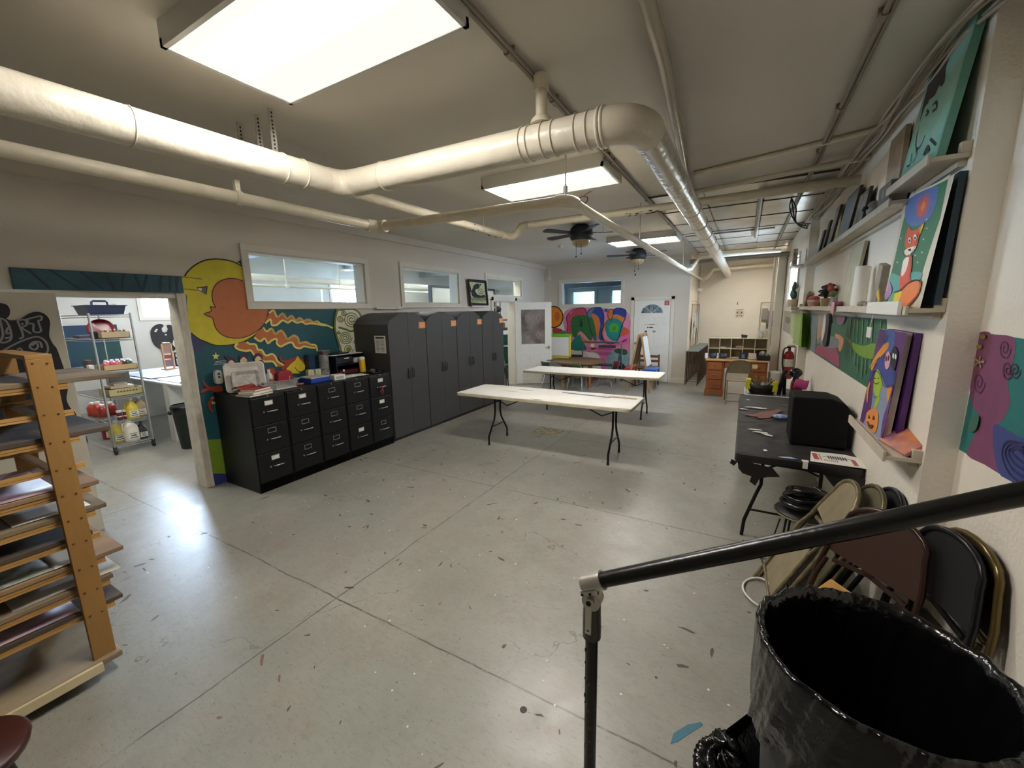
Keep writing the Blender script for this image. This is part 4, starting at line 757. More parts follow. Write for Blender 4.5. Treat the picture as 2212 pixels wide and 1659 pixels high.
# conduits with couplings
COND=mat('conduit_paint','8f8577',.45,.2,.08,9)
def conduit(pts,r,label,name='ceiling_conduit',cp=(),twin=0):
    T=thing(name,label,'conduit',pts[0]); MB().tube(pts,r,8).build('tube',COND,T)
    if twin: MB().tube([(p[0]+twin,p[1],p[2]) for p in pts],r*.8,8).build('tube',COND,T)
    for c in cp: MB().cyl((c[0],c[1]-.03,c[2]),(c[0],c[1]+.03,c[2]),r*1.6,n=8).box((c[0]-.022,c[1]-.008,c[2]+r*.2),(c[0]+.03,c[1]+.008,CZ)).build('clamp',COND,T)
    return T
conduit([(-1.06,-4,3.04),(-1.06,10.6,3.04)],.012,'dark conduit clamped along the ceiling beside the lamps',cp=[(-1.06,y,3.04) for y in (1.9,2.42,3.45,3.6,5.0,6.5)],twin=.022)
conduit([(.42,-4,3.04),(.42,10.6,3.04)],.012,'dark conduit on the ceiling between the steel pipe and the shelf wall',cp=[(.42,y,3.04) for y in (2.5,3.45,4.3,5.3,6.6)],twin=.022)
conduit([(-1.0,7.9,3.05),(.3,7.9,3.05)],.014,'thin conduit crossing the ceiling beyond the third lamp')
conduit([(.05,5.35,3.03),(.05,8.5,3.03)],.028,'white pipe drop running along the foil-lined ceiling panels',name='white_conduit')
conduit([(.05,5.35,3.03),(.68,5.25,3.03)],.026,'short white pipe elbowing into the shelf wall',name='white_conduit')
conduit([(-1.2,10.5,2.88),(.68,10.3,2.88)],.05,'thick cream pipe crossing at the mouth of the alcove',name='white_conduit')
# foil-lined ceiling panels over the far right
FP=mat('foil_panels','c4beb2',.3,.45,.25,2.2,bump=.6,bscale=5)
T=thing('insulation_panels','shiny foil-faced panels lining the ceiling by the far shelf wall','ceiling panel',(0,7,CZ))
m=MB()
for i in range(6):
    for j in range(3): m.box((-1.05+j*.57,5.0+i*.9,CZ-.012),(-1.05+j*.57+.555,5.0+i*.9+.885,CZ-.002))
m.build('panel',FP,T)
for i in range(7): MB().box((-1.05,4.99+i*.9,CZ-.02),(.66,5.0+i*.9,CZ-.002)).build('seam_strip',mat('seam','5f5a50',.6),T)
# cable bundle along the wall top
CAB=mat('cable_paint','b3a692',.55,0,.1,12)
for i in range(7):
    o=i*.022; pts=[]
    for k in range(16):
        y=1.0+k*.42; pts.append((.74-.03*(i%3)+random.uniform(-.02,.02)+(.1 if y<2.5 else 0), y, CZ-.03-.03*(i//3)-random.uniform(0,.03)))
    MB().tube(smooth(pts,False,3),.009,6).solo('wall_cable',CAB,'painted cable in the bundle along the top of the shelf wall','cable','cable bundle at the top of the shelf wall')
for i in range(3):
    pts=[(.66-.03*i,6.9,2.9),(.6,6.6,2.86-.03*i),(.45,6.2,2.82),(.36+.03*i,6.0,2.95),(.36,5.9,3.05)]
    MB().tube(smooth(pts,False,4),.007,6).solo('loose_cable',mat('black_rubber','1b1a19',.5),'black cable looping loosely below the ceiling near the shelf wall','cable','loose black cables by the wall')
MB().tube([(-1.62+.06*math.cos(t),4.45+.03*math.sin(t),3.0+.05*math.sin(t)) for t in [2*PI*i/20 for i in range(20)]],.005,6,closed=True).tube([(-1.6,4.45,3.05),(-1.5,4.4,CZ)],.004,5).solo('red_cable_coil',mat('red_wire','8c3a44',.5),'small coil of dull red wire dangling by the second lamp','cable')
# ceiling lamps
LENS=lamp_mat('lamp_diffuser',LAMP); LENS2=lamp_mat('lamp_diffuser_side',LAMP*.017)
HOUS=mat('lamp_housing','c9c9c4',.35,0,.03)
def lamp(x0,x1,y0,y1,label):
    T=thing('ceiling_lamp',label,'lamp',((x0+x1)/2,(y0+y1)/2,CZ-.1),0,'fluorescent ceiling lamps'); z=CZ-.1
    m=MB().box((x0,y0,z+.03),(x1,y1,CZ)); m.build('housing',HOUS,T)
    m=MB()
    for q in ((x0,x1,y0,y0+.02),(x0,x1,y1-.02,y1),(x0,x0+.02,y0,y1),(x1-.02,x1,y0,y1)): m.box((q[0],q[2],z-.004),(q[1],q[3],z+.03))
    m.build('frame',HOUS,T)
    cx0,cx1=x0+.05,x1-.02; ya,yb=.2,.06; cy=(y0+y1)/2; h=(y1-y0)/2-.02
    MB()._a([(x0+.02,cy-h,z+.0),(x1-.02,cy-h,z),(x1-.02,cy-ya,z+.012),(cx0,cy-ya,z+.012)],[(0,1,2,3)])._a([(x0+.02,cy+h,z),(x1-.02,cy+h,z),(x1-.02,cy+yb,z+.012),(cx0,cy+yb,z+.012)],[(3,2,1,0)])._a([(x0+.02,cy-h,z),(cx0,cy-ya,z+.012),(cx0,cy+yb,z+.012),(x0+.02,cy+h,z)],[(0,1,2,3)]).build('side_lens',LENS2,T)
    MB().box((cx0,cy-ya,z+.011),(cx1,cy+yb,z+.014)).build('lit_lens',LENS,T)
    return T
lamp(-2.23,-1.05,.97,1.55,'big fluorescent ceiling lamp nearest the camera, above the duct bend')
lamp(-2.23,-1.07,3.4,3.96,'fluorescent ceiling lamp behind the duct elbow, second in the row')
lamp(-2.18,-1.05,7.2,7.85,'fluorescent ceiling lamp beyond the ceiling fans pipe, third in the row')
lamp(-.1,.95-.3,11.0,11.5,'fluorescent ceiling lamp in the alcove over the desk')
# ceiling fans
def fan(loc,a0,label):
    T=thing('ceiling_fan',label,'ceiling fan',loc,0,'dark ceiling fans'); x,y,z=loc
    DK=mat('fan_metal','2a3138',.4,.2); 
    MB().lathe([(.1,0),(.13,-.03),(.11,-.09)],(x,y,CZ),20).build('canopy',DK,T)
    MB().lathe([(.11,.14),(.16,.1),(.175,.0),(.15,-.06),(.1,-.08)],(x,y,z),20).build('motor',DK,T)
    MB().lathe([(.001,-.1),(.08,-.09),(.125,-.05),(.13,0)],(x,y,z-.07),20).build('light_bowl',mat('amber_glass','b9a57c',.3,0,.1),T)
    for k in range(5):
        t=R(a0+72*k); M=Matrix.Translation((x,y,z+.03))@Matrix.Rotation(t,4,'Z')@Matrix.Rotation(R(11),4,'X')
        m=MB().prism([(.15,-.04),(.6,-.065),(.64,-.03),(.64,.03),(.6,.065),(.15,.04)],-.004,.004,'Z').box((.1,-.02,-.004),(.2,.02,.01)); m.xf(M); m.build('blade',mat('fan_blade','33383e',.5,0,.08),T)
    MB().tube([(x+.04,y-.1,z-.08),(x+.04,y-.1,z-.26)],.003,5).ball((x+.04,y-.1,z-.27),.012).tube([(x-.03,y-.12,z-.08),(x-.03,y-.12,z-.3)],.003,5).ball((x-.03,y-.12,z-.31),.012).build('pull_chain',DK,T)
fan((-2.2,6.0,2.92),20,'dark ceiling fan nearest the second lamp, light bowl and pull chains below')
fan((-2.05,9.0,2.92),50,'dark ceiling fan farther off, close to the far wall')
# small ceiling and wall fittings
MB().lathe([(.05,0),(.05,-.03),(.03,-.04)],(-3.2,7.6,CZ),16).solo('smoke_detector',WHITE,'small round white smoke detector on the ceiling by the fans','smoke detector')
MB().box((-4.86,10.58,2.66),(-4.78,10.66,2.76)).tube([(-4.82,10.64,2.76),(-4.82,10.66,3.0)],.008,6).solo('motion_sensor',WHITE,'small white sensor box in the corner above the open door','sensor')
MB().box((-2.5,10.69,2.66),(-2.47,10.70,2.70)).solo('wall_hook',mat('dark_hole','2c2a27'),'tiny dark screw hole plate high on the far wall','hook')
# ================================================================== MURALS
def mural(key,to3,name,label,**k):
    mb,ms=artmesh(key,to3,**k); return mb.solo(name,ms,label,'mural')
mural('moon',lambda u,v,h:(-5.0+h,u,v),'moon_mural','painted wall mural of a yellow moon with orange profile face, teal night, flames and horse')
mural('grafmural',lambda u,v,h:(u,10.7-h,v),'graffiti_mural','bright graffiti style wall mural in pink, green, blue and orange on the far wall')
mural('swampmural',lambda u,v,h:(.78-h,u,v),'swamp_mural','green wall mural with drips and a lime leaf shape above the black table')
mural('swampmural_far',lambda u,v,h:(.68-h,u,v),'plaster_mural','pale and lime striped wall mural beyond the corner by the fire extinguisher')
mural('swampmural_jog',lambda u,v,h:(u,7.06-h,v),'lime_mural','lime green painted band on the narrow wall corner behind the shelf')
mural('silhouette',lambda u,v,h:(.89-h,u,v),'silhouette_mural','purple and teal wall mural of a curly haired head silhouette nearest the handrail')
# ================================================================== DRYING RACK on a wheeled base
WOOD=mat('rack_wood','9d7640',.5,0,.0,5,bump=.15,bscale=40,stretch=(1,1,.25),col2='8d6732')
RAIL=mat('rail_wood','c0975a',.45,0,.0,6,bump=.1,stretch=(1,.2,1),col2='a67c42')
PLY=mat('plywood','a99878',.6,0,.0,4,bump=.2,stretch=(1,.4,1),col2='6f5f4c')
T=thing('drying_rack','tall wooden drying rack on a wheeled plywood base, boards resting on its rails','rack',(-3.1,.05,0))
MB().box((-3.5,-.95,.085),(-2.76,.60,.115)).build('base_board',PLY,T,bev=.004)
MB().box((-2.79,-.95,.06),(-2.745,.52,.11)).build('base_edge',mat('pale_wood','cdbd98',.5,0,.08,8),T,bev=.003)
for x,y in ((-2.86,.42),(-3.4,.42),(-2.86,-.8),(-3.4,-.8)):
    MB().cyl((x-.02,y,.04),(x+.02,y,.04),.04,n=20).build('caster',mat('black_rubber','1b1a19',.5),T)
slots=[1.54,1.41,1.275,1.14,1.01,.88,.76,.62,.49,.36]
for x0,x1 in ((-2.82,-2.79),(-3.46,-3.43)):
    for y0 in (.50,-.9): 
        p=MB().box((x0,y0,.115),(x1,y0+.085,1.67)).build('post',WOOD,T,bev=.002)
        m=MB()
        for z in [1.65]+slots:
            for dy in (.02,.065): m.cyl((x1 if x1>-3 else x0,y0+dy,z+(.004 if dy<.05 else -.004)),(x1+.0015 if x1>-3 else x0-.001,y0+dy,z),.0045,n=8)
        m.build('screw',mat('screw_hole','4a3216',.6),p)
for y0 in (.50,-.9): MB().box((-3.46,y0,1.67),(-2.79,y0+.085,1.69)).build('top_bar',WOOD,T,bev=.002)
for z in slots:
    for x0 in (-2.85,-3.42):
        m=MB().box((x0,-.95,z-.012),(x0+.02,.625,z+.002)).box((x0+.004,-.95,z-.024),(x0+.024,.625,z-.014)); m.build('rail',RAIL,T)
    for y in (.505,-.895): MB().box((-3.43,y,z-.022),(-2.82,y+.03,z-.004)).build('cross_rail',RAIL,T)
BW=[mat('drawing_board_a','8f7c60',.8,0,.0,4,bump=.2,stretch=(1,.35,1),col2='4a4238'),mat('drawing_board_b','6f5c48',.8,0,.0,5,bump=.2,stretch=(1,.4,1),col2='35302c'),mat('drawing_board_c','a08260',.75,0,.0,4,bump=.15,stretch=(1,.35,1),col2='6a5440')]
bd=[(1.54,.82,.8,'the topmost, reaching farthest out past the post'),(1.275,.74,1,'the second, wide and dark stained'),(1.01,.66,1,'the third from the top, under a purple painting'),(.90,.67,2,'directly under the one with the purple painting'),(.76,.60,1,'the fifth from the top'),(.62,.70,.5,'sixth from the top, reaching far out'),(.49,.64,2,'the second from the bottom'),(.36,.66,.4,'the lowest of all')]
for i,(z,ye,k,tx) in enumerate(bd):
    zz=min(slots,key=lambda s:abs(s-z)); 
    m=MB().box((-3.41,-1.02,zz+.003),(-2.826,ye,zz+.026))
    o=m.solo('drawing_board',BW[i%3],'wooden drawing board on the rack, '+tx,'board','drawing boards on the drying rack',bev=.003)
def sheet(x0,x1,y0,y1,z,m,label,name='paper_sheet',cat='paper',n=4,amp=.004,group=None):
    return MB().grid(lambda u,v:(x0+(x1-x0)*u,y0+(y1-y0)*v,z+.0015+amp*(1+math.sin(9*u+5*v+x0*7))*.5*(abs(u-.5)*2)**2),n,n).solo(name,m,label,cat,group,solid=.0008)
PAP=mat('paper','e4e2da',.7,0,.03,8)
P1=mat('purple_painting','6f6486',.5,0,.0,4,col2='c9a7a6'); P2=mat('green_splotch_painting','5f6a5c',.6,0,.0,16,col2='c8cdc0')
sheet(-3.32,-2.83,-.3,.52,1.01+.026,P1,'painting in purple and pink lying on a board of the drying rack','painting','painting')
sheet(-3.3,-2.84,.1,.5,.62+.026,P2,'grey and green spotted painting on a lower rack board','painting','painting')
sheet(-3.1,-2.86,.36,.62,.90+.026-.02,PAP,'white paper sheet poking out past the rack post on a middle board')
sheet(-3.3,-2.85,.3,.68,.49+.026,mat('grey_paper','b8b4aa',.7),'grey paper lying on the second lowest rack board')
sheet(-3.35,-2.84,-.1,.5,.36+.026,P1,'smudged violet paper on the lowest rack board','painting','painting')
sheet(-3.1,-2.83,.45,.58,.62+.03,PAP,'small white paper corner sticking out under the rack post')
# ================================================================== WHITE PANEL with chalkboard palette
T=MB().box((-4.89,-.45,.0),(-4.855,1.11,2.06)).solo('partition_panel',mat('panel_paint','d0c9b8',.6,0,.03,2,bump=.1),'tall white partition panel standing before the opening, carrying the black art sign','panel',bev=.003)
mb,ms=artmesh('artsign',lambda u,v,h:(-4.84+h,u,v))
bm=MB(); pts=[tuple(float(x) for x in p.split(',')) for p in ART['artsign'][0][2].split(';')]
bm.prism(smooth(pts,True,3),-4.855,-4.8398,'X')
s=bm.solo('palette_sign',paint('16181c'),'black palette shaped sign with chalk lettering ART on the white panel','sign')
mb2=MB(); n0=len(smooth(pts,True,3))
keep=artmesh('artsign',lambda u,v,h:(-4.8392+h,u,v)); k=keep[0]
k2=MB(); idx=[i for i,x in enumerate(k.m) if x!=0]
k2.v=k.v; k2.f=[k.f[i] for i in idx]; k2.m=[0]*len(idx); k2.s=[False]*len(idx)
k2.build('chalk_lettering',paint('8f8f8d'),s)
# ================================================================== FILE CABINETS
FB=mat('black_steel','0d0e10',.42,.0,.12,3,spec=.35); FD_=mat('black_steel_front','0e0f12',.4,0,.1,3,spec=.35)
CHR=mat('brushed_chrome','b9b8b2',.28,.9,.04)
def cabinet():
    T=thing('file_cabinet','','file cabinet',(0,0,0),0,'black file cabinets along the mural')
    w=.376
    MB().box((-.69,.002,0),(-.012,w,1.035)).build('body',FB,T,bev=.004)
    for k,(z0,z1) in enumerate(((.725,1.015),(.425,.718),(.115,.418))):
        d=MB().box((-.02,.012,z0),(0,w-.01,z1)).build('drawer',FD_,T,bev=.005)
        zl=z1-.065
        m=MB()
        for q in ((.145,.235,zl-.026,zl-.020),(.145,.235,zl+.020,zl+.026),(.145,.151,zl-.026,zl+.026),(.229,.235,zl-.026,zl+.026)): m.box((0,q[0],q[2]),(.004,q[1],q[3]))
        m.build('label_holder',CHR,d)
        zh=z1-.155; MB().tube([(0,.165,zh-.004),(.022,.168,zh),(.026,.185,zh),(.026,.25,zh),(.022,.262,zh),(0,.265,zh-.004)],.007,8).build('handle',CHR,d)
        MB().cyl((0,.128,zh),(.01,.128,zh),.0085,n=12).build('latch_button',CHR,d)
    MB().cyl((-.012,.19,1.024),(.003,.19,1.024),.007,n=10).build('lock',CHR,T)
    MB().box((-.03,.002,.0),(-.012,w,.1)).build('kick_plate',FB,T)
    return T
c0=cabinet(); desc=['nearest the doorway with its side showing','second from the doorway','middle of the five','fourth from the doorway','next to the tall grey wardrobes, a ribbon on its handle']
CARD=paint('dddcd4'); cabs=[]
for k in range(5):
    o=c0 if k==0 else dup(c0,(0,0,0)); o.location=(-4.297,2.172+.381*k,0); o['label']='black three-drawer steel file cabinet, '+desc[k]; cabs.append(o)
def card(k,dr):
    z=(1.015,.718,.418)[dr]-.065; dr_o=sorted([c for c in cabs[k].children if c.name.startswith('drawer')],key=lambda c:-max(v.co.z for v in c.data.vertices))[dr]
    o=MB().box((.0005,.151,z-.02),(.0025,.229,z+.02)).build('label_card',CARD,dr_o,w=False)
for k,d in ((0,0),(0,2),(1,0),(3,2),(4,0),(4,1)): card(k,d)
y=2.172+.381*4
MB().tube([(-4.262,y+.185,.86),(-4.258,y+.19,.82),(-4.262,y+.2,.79),(-4.262,y+.175,.755)],.006,6).tube([(-4.262,y+.19,.83),(-4.26,y+.15,.80),(-4.265,y+.16,.78)],.006,6).ball((-4.262,y+.19,.85),.014).solo('ribbon',paint('a02a44'),'crimson ribbon tied to the top handle of the last file cabinet','ribbon')
CT=1.036
# things on the cabinets
def slab_leaned(name,x,y0,y1,z0,h,lean,th,m,label,cat,group=None,bev=.004,rz=0):
    """board standing with its foot at x, leaning towards -x (lean>0)"""
    mb=MB().box((-th/2,-(y1-y0)/2,0),(th/2,(y1-y0)/2,h)); T=thing(name,label,cat,(x,(y0+y1)/2,z0),rz,group) if False else None
    o=mb.build(name,m,None,bev=bev); o.location=(x,(y0+y1)/2,z0); o.rotation_euler=(0,-lean,rz); tag(o,label,cat,group); ORG[o.name]=Vector(o.location); return o
def tray():
    pts=[]; w2,h2,r_=.19,.16,.04
    for cx,cy,a in ((w2-r_,h2-r_,0),(-w2+r_,h2-r_,90),(-w2+r_,-h2+r_,180),(w2-r_,-h2+r_,270)):
        pts+= [(cx+r_*math.cos(R(a+t)),cy+r_*math.sin(R(a+t))) for t in (0,22,45,68,90)]
    m=MB(); n=len(pts)
    ring=lambda s,h:[(h,p[0]*s,p[1]*s) for p in pts]
    V=ring(1,.012)+ring(.93,.014)+ring(.72,.0)+ring(.68,-.004); m._a(V,[(j*n+i,j*n+(i+1)%n,(j+1)*n+(i+1)%n,(j+1)*n+i) for j in range(3) for i in range(n)]+[tuple(range(3*n,4*n))],0,False)
    m._a([(x-.008,y,z) for x,y,z in V],[(j*n+(i+1)%n,j*n+i,(j+1)*n+i,(j+1)*n+(i+1)%n) for j in range(3) for i in range(n)]+[tuple(range(4*n-1,3*n-1,-1))],0,False)
    m._a(ring(1,.012)+ring(1,.004),[(i,n+i,n+(i+1)%n,(i+1)%n) for i in range(n)])
    return m
o=tray().build('paint_tray',mat('white_plastic','d5d1c8',.45,0,.1,14),None); o.location=(-4.72,2.385,CT+.158); o.rotation_euler=(0,R(-14),R(-22)); tag(o,'white plastic paint palette tray leaning upright at the left end of the cabinets','tray'); ORG[o.name]=Vector(o.location)
o=tray().build('paint_tray',mat('white_plastic_dirty','bdbab2',.5,0,.25,20),None); o.scale=(1,.7,.72); o.location=(-4.655,2.36,CT+.118); o.rotation_euler=(0,R(-16),R(-22)); tag(o,'smaller smudged palette tray leaning in front of the larger white one','tray'); ORG[o.name]=Vector(o.location)
m=MB()
for k in range(3): m.box((-5.0+.001,2.24-.01*k,1.365-k*.016),(-4.992,2.42-k*.02,1.369-k*.016))
m.solo('wire_rack',WHITE,'thin white wire strips stuck on the mural above the paint tray','rack')
def book(x0,y0,w,l,h,z,rz,m,label,group='books at the left end of the cabinets'):
    T=thing('book',label,'book',(x0,y0,z),rz,group)
    MB().box((-w/2+.004,-l/2+.003,.003),(w/2-.003,l/2-.003,h-.003)).build('pages',PAP,T,w=False)
    MB().box((-w/2,-l/2,0),(w/2,l/2,.003)).box((-w/2,-l/2,h-.003),(w/2,l/2,h)).box((-w/2,-l/2,0),(-w/2+.004,l/2,h)).build('cover',m,T,w=False); return T
book(-4.42,2.3,.22,.26,.018,CT,R(8),paint('8a7468'),'tan covered book, lowest of the stack below the red one')
book(-4.43,2.32,.2,.24,.022,CT+.0185,R(14),paint('d9d3c0'),'cream covered book in the middle of the small stack')
T=book(-4.46,2.34,.18,.22,.02,CT+.041,R(20),paint('a83a30'),'open red covered book on top of the small stack')
MB().grid(lambda u,v:(-.09-.10*u, -.11+.22*v, .02+.028*math.sin(PI*u)),6,2).build('raised_cover',paint('9c2f28'),T,w=False,solid=.003)
CLR=glass('clear_plastic','dfe0df',haze=.28,rough=.2)
def tub(name,x0,x1,y0,y1,z,h,m,label,cat,th=.004,lip=.01,rz=0,group=None):
    T=thing(name,label,cat,((x0+x1)/2,(y0+y1)/2,z),rz,group); a=(x1-x0)/2;b=(y1-y0)/2; t=.88
    mm=MB(); V=[]
    for s,zz in ((t,0),(1,h),(1+lip/a,h),(1+lip/a,h-.006)): V+=[(-a*s,-b*s,zz),(a*s,-b*s,zz),(a*s,b*s,zz),(-a*s,b*s,zz)]
    mm._a(V,[(0,3,2,1)]+[(j*4+i,j*4+(i+1)%4,(j+1)*4+(i+1)%4,(j+1)*4+i) for j in range(3) for i in range(4)])
    mm.build('tub',m,T,w=False,solid=th); return T
tub('plastic_bin',-4.8,-4.50,2.5,2.86,CT,.09,CLR,'clear shallow plastic bin holding cleaning bottles and a red pouch','bin',rz=R(-12))
MB().box((-4.86,2.44,CT),(-4.46,2.8,CT+.004)).solo('white_tray',PAP,'thin white sheet under the clear plastic bin','sheet')
tub('plastic_box',-4.56,-4.44,2.42,2.56,CT+.005,.07,CLR,'small clear plastic box in front of the clear bin','box',rz=R(-12))
T=thing('spray_bottle','pale blue spray bottle standing in the clear bin','bottle',(-4.74,2.54,CT+.006))
MB().lathe([(.033,0),(.036,.01),(.036,.12),(.026,.16),(.014,.185),(.014,.2)],(-4.74,2.54,CT+.006),16).build('body',mat('pale_blue_plastic','8fb0c4',.3,0,.05),T)
MB().box((-4.757,2.51,CT+.205),(-4.723,2.575,CT+.235)).box((-4.745,2.495,CT+.22),(-4.735,2.515,CT+.232)).box((-4.745,2.515,CT+.17),(-4.735,2.525,CT+.21)).build('trigger',mat('pale_blue_trigger','a9c2d2',.35),T,bev=.004)
MB().box((-4.706,2.52,CT+.05),(-4.702,2.56,CT+.11)).build('label',paint('e2e4e6'),T)
T=thing('alcohol_bottle','white plastic bottle with red label beside the spray bottle','bottle',(-4.72,2.64,CT+.006))
MB().lathe([(.034,0),(.036,.008),(.036,.12),(.03,.145),(.015,.165),(.015,.175)],(-4.72,2.64,CT+.006),16).build('body',mat('milky_plastic','cfd0cf',.3,0,.03),T)
MB().cyl((-4.72,2.64,CT+.18),(-4.72,2.64,CT+.205),.017,n=14).build('cap',WHITE,T)
MB().box((-4.685,2.615,CT+.06),(-4.681,2.665,CT+.1)).build('label',paint('b5433a'),T)
T=thing('first_aid_pouch','red zipped first aid pouch standing in the clear bin','pouch',(-4.7,2.8,CT+.006))
MB().prism([(2.71,CT+.01),(2.89,CT+.01),(2.885,CT+.15),(2.85,CT+.175),(2.75,CT+.175),(2.715,CT+.15)],-4.75,-4.66,'X').build('body',mat('red_fabric','96202c',.55,0,.1,20),T,bev=.012)
MB().box((-4.658,2.835,CT+.03),(-4.652,2.845,CT+.105)).build('zip_pull',paint('e6a2a0'),T)
T=thing('craft_case','blue craft case with clear lid on the middle cabinets','case',(-4.6,3.12,CT))
MB().box((-4.72,2.98,CT),(-4.46,3.24,CT+.055)).build('body',mat('blue_plastic','1f3f9c',.35,0,.08),T,bev=.006); MB().box((-4.715,2.985,CT+.056),(-4.465,3.235,CT+.066)).build('lid',mat('frosted_plastic','b9bbbd',.3,0,.08),T,bev=.003)
T.rotation_euler=(0,0,0)
T=thing('white_carton','small white printed carton beside the blue craft case','box',(-4.47,3.35,CT),R(-12))
MB().box((-.07,-.07,0),(.07,.07,.06)).build('carton',PAP,T,w=False); MB().box((.0705,-.055,.01),(.071,.05,.045)).build('print',paint('a9a9a6'),T,w=False)
for i,(x,y,a) in enumerate(((-4.5,3.56,.2),(-4.46,3.62,-.1),(-4.55,3.5,.5))):
    o=MB().grid(lambda u,v:(-.1+.2*u,-.14+.28*v,.002+.004*math.sin(6*u+i)),4,4).build('paper_sheet',PAP,None,solid=.0008); o.location=(x,y,CT+.002+i*.0045); o.rotation_euler=(0,0,a); tag(o,'loose paper sheet on the file cabinets before the yellow bottle, '+('lowest','middle','top')[i]+' of three','paper','loose papers on the cabinets')
T=thing('desk_organizer','dark desk organizer with tiered shelves against the mural','organizer',(-4.85,3.77,CT))
NV=mat('navy_plastic','151b2a',.4,0,.1)
MB().box((-4.98,3.54,CT),(-4.7,4.02,CT+.01)).box((-4.98,3.54,CT+.13),(-4.72,4.02,CT+.14)).box((-4.98,3.54,CT+.255),(-4.74,4.02,CT+.265)).box((-4.98,3.54,CT),(-4.72,3.552,CT+.265)).box((-4.98,4.008,CT),(-4.72,4.02,CT+.265)).box((-4.99,3.54,CT),(-4.98,4.02,CT+.265)).build('frame',NV,T,bev=.002)
d=MB().box((-4.95,3.56,CT+.15),(-4.735,3.82,CT+.24)).build('drawer',NV,T,bev=.004); MB().box((-4.733,3.68,CT+.21),(-4.73,3.76,CT+.225)).build('label',PAP,d)
MB().box((-4.97,3.5,CT+.267),(-4.75,4.0,CT+.272)).solo('paper_stack',PAP,'white papers lying on top of the desk organizer','paper')
MB().box((-4.96,3.55,CT+.273),(-4.8,3.82,CT+.293)).solo('binder',mat('navy_cover','131f33',.4),'dark blue binder lying on the desk organizer','binder')
T=MB().lathe([(.045,0),(.045,.06),(.02,.06),(.02,0)],(-4.8,3.93,CT+.141),18).solo('tape_roll',paint('c9c6bc'),'roll of pale tape in the desk organizer','tape')
MB().box((-4.94,3.6,CT+.012),(-4.74,3.98,CT+.05)).solo('folder',paint('5a1f30'),'maroon folder on the low tier of the organizer','folder')
for k,(lb,cc) in enumerate((('bottom','8f7f60'),('middle','6f5a50'),('top','5c5048'))):
    z=CT+k*.098+.0; T=thing('bead_jar','clear stacked craft jar, %s of the three left of the organizer'%lb,'jar',(-4.82,3.43,z),0,'stacked craft jars')
    MB().lathe([(.058,0),(.062,.005),(.062,.08),(.055,.088)],(-4.82,3.43,z),18).build('jar',CLR,T); MB().cyl((-4.82,3.43,z+.008),(-4.82,3.43,z+.055+.01*k),.05,n=14).build('contents',mat('beads_'+cc,cc,.6,0,.5,60),T); MB().cyl((-4.82,3.43,z+.088),(-4.82,3.43,z+.097),.061,n=18).build('lid',CLR,T)
T=thing('small_jar_box','small clear lidded box on top of the stacked craft jars','jar',(-4.82,3.44,CT+.296))
MB().box((-4.87,3.39,CT+.296),(-4.77,3.5,CT+.34)).build('box',mat('smoky_plastic','5a4c46',.3,0,.3,30),T,bev=.006); MB().box((-4.875,3.385,CT+.341),(-4.765,3.505,CT+.35)).build('lid',CLR,T)
MB().box((-4.98,3.27,CT),(-4.9,3.36,CT+.3)).solo('blue_folder_box',mat('blue_card','1c3a5c',.5),'upright dark blue box behind the stacked craft jars','box')
for k,(y,h_,c,lb) in enumerate(((3.22,.12,'a8a06c','left'),(3.32,.115,'9db070','right'))):
    b=MB().box((-4.86,y-.04,CT),(-4.8,y+.04,CT+h_)).solo('crayon_box',mat('carton_'+c,c,.55,0,.4,40,col2='d5d0b4'),'small patterned yellow-green carton, %s of two beside the craft jars'%lb,'box','patterned cartons')
T=thing('glue_bottle','tiny white-capped dark bottle in front of the craft jars','bottle',(-4.66,3.6,CT)); MB().lathe([(.015,0),(.016,.045),(.01,.055)],(-4.66,3.6,CT),12).build('body',paint('3a1c1c'),T); MB().cyl((-4.66,3.6,CT+.055),(-4.66,3.6,CT+.08),.012,n=12).build('cap',WHITE,T)
T=thing('yellow_bottle','yellow wipes bottle with white cap beside the first wardrobe','bottle',(-4.68,3.93,CT))
MB().lathe([(.04,0),(.042,.01),(.042,.17),(.038,.18)],(-4.68,3.93,CT),18).build('body',mat('yellow_plastic','dcb030',.35,0,.05),T); MB().lathe([(.04,.18),(.04,.2),(.034,.215),(.02,.218)],(-4.68,3.93,CT),18).build('cap',WHITE,T)
m=MB().tube([(-4.55+.035*math.cos(t),3.93+.03*math.sin(t),CT+.03+.02*math.sin(2*t)) for t in [2*PI*i/20 for i in range(20)]],.006,6,closed=True).box((-4.5,3.98,CT),(-4.42,4.03,CT+.05)).tube(smooth([(-4.45,4.0,CT+.02),(-4.5,3.9,CT+.03),(-4.4,3.86,CT+.012),(-4.36,3.98,CT+.012)],False,4),.005,6)
m.solo('charger_bundle',mat('black_rubber','1b1a19',.5),'tangle of black chargers and cables at the right end of the cabinets','cable')
T=MB().cyl((-4.49,3.915,CT+.03),(-4.445,3.925,CT+.03),.028,n=16).solo('lens_cap',CHR,'small silver round flashlight head among the black cables','flashlight')
m=MB()
for k in range(3): m.tube([(-4.88+.03*math.cos(t)+.02*k,3.0+.07*k+.035*math.sin(t),CT+.008+.004*math.sin(t)) for t in [2*PI*i/18 for i in range(18)]],.004,6,closed=True)
m.solo('scissor_pair',mat('black_rubber','1b1a19',.5),'black handled scissors lying between the pouch and the blue case','scissors')
MB().prism([(-4.62,2.93),(-4.56,2.95),(-4.54,2.9),(-4.6,2.87)],CT,CT+.012,'Z').solo('pink_eraser',paint('c98a80'),'pink scrap lying left of the blue craft case','eraser')
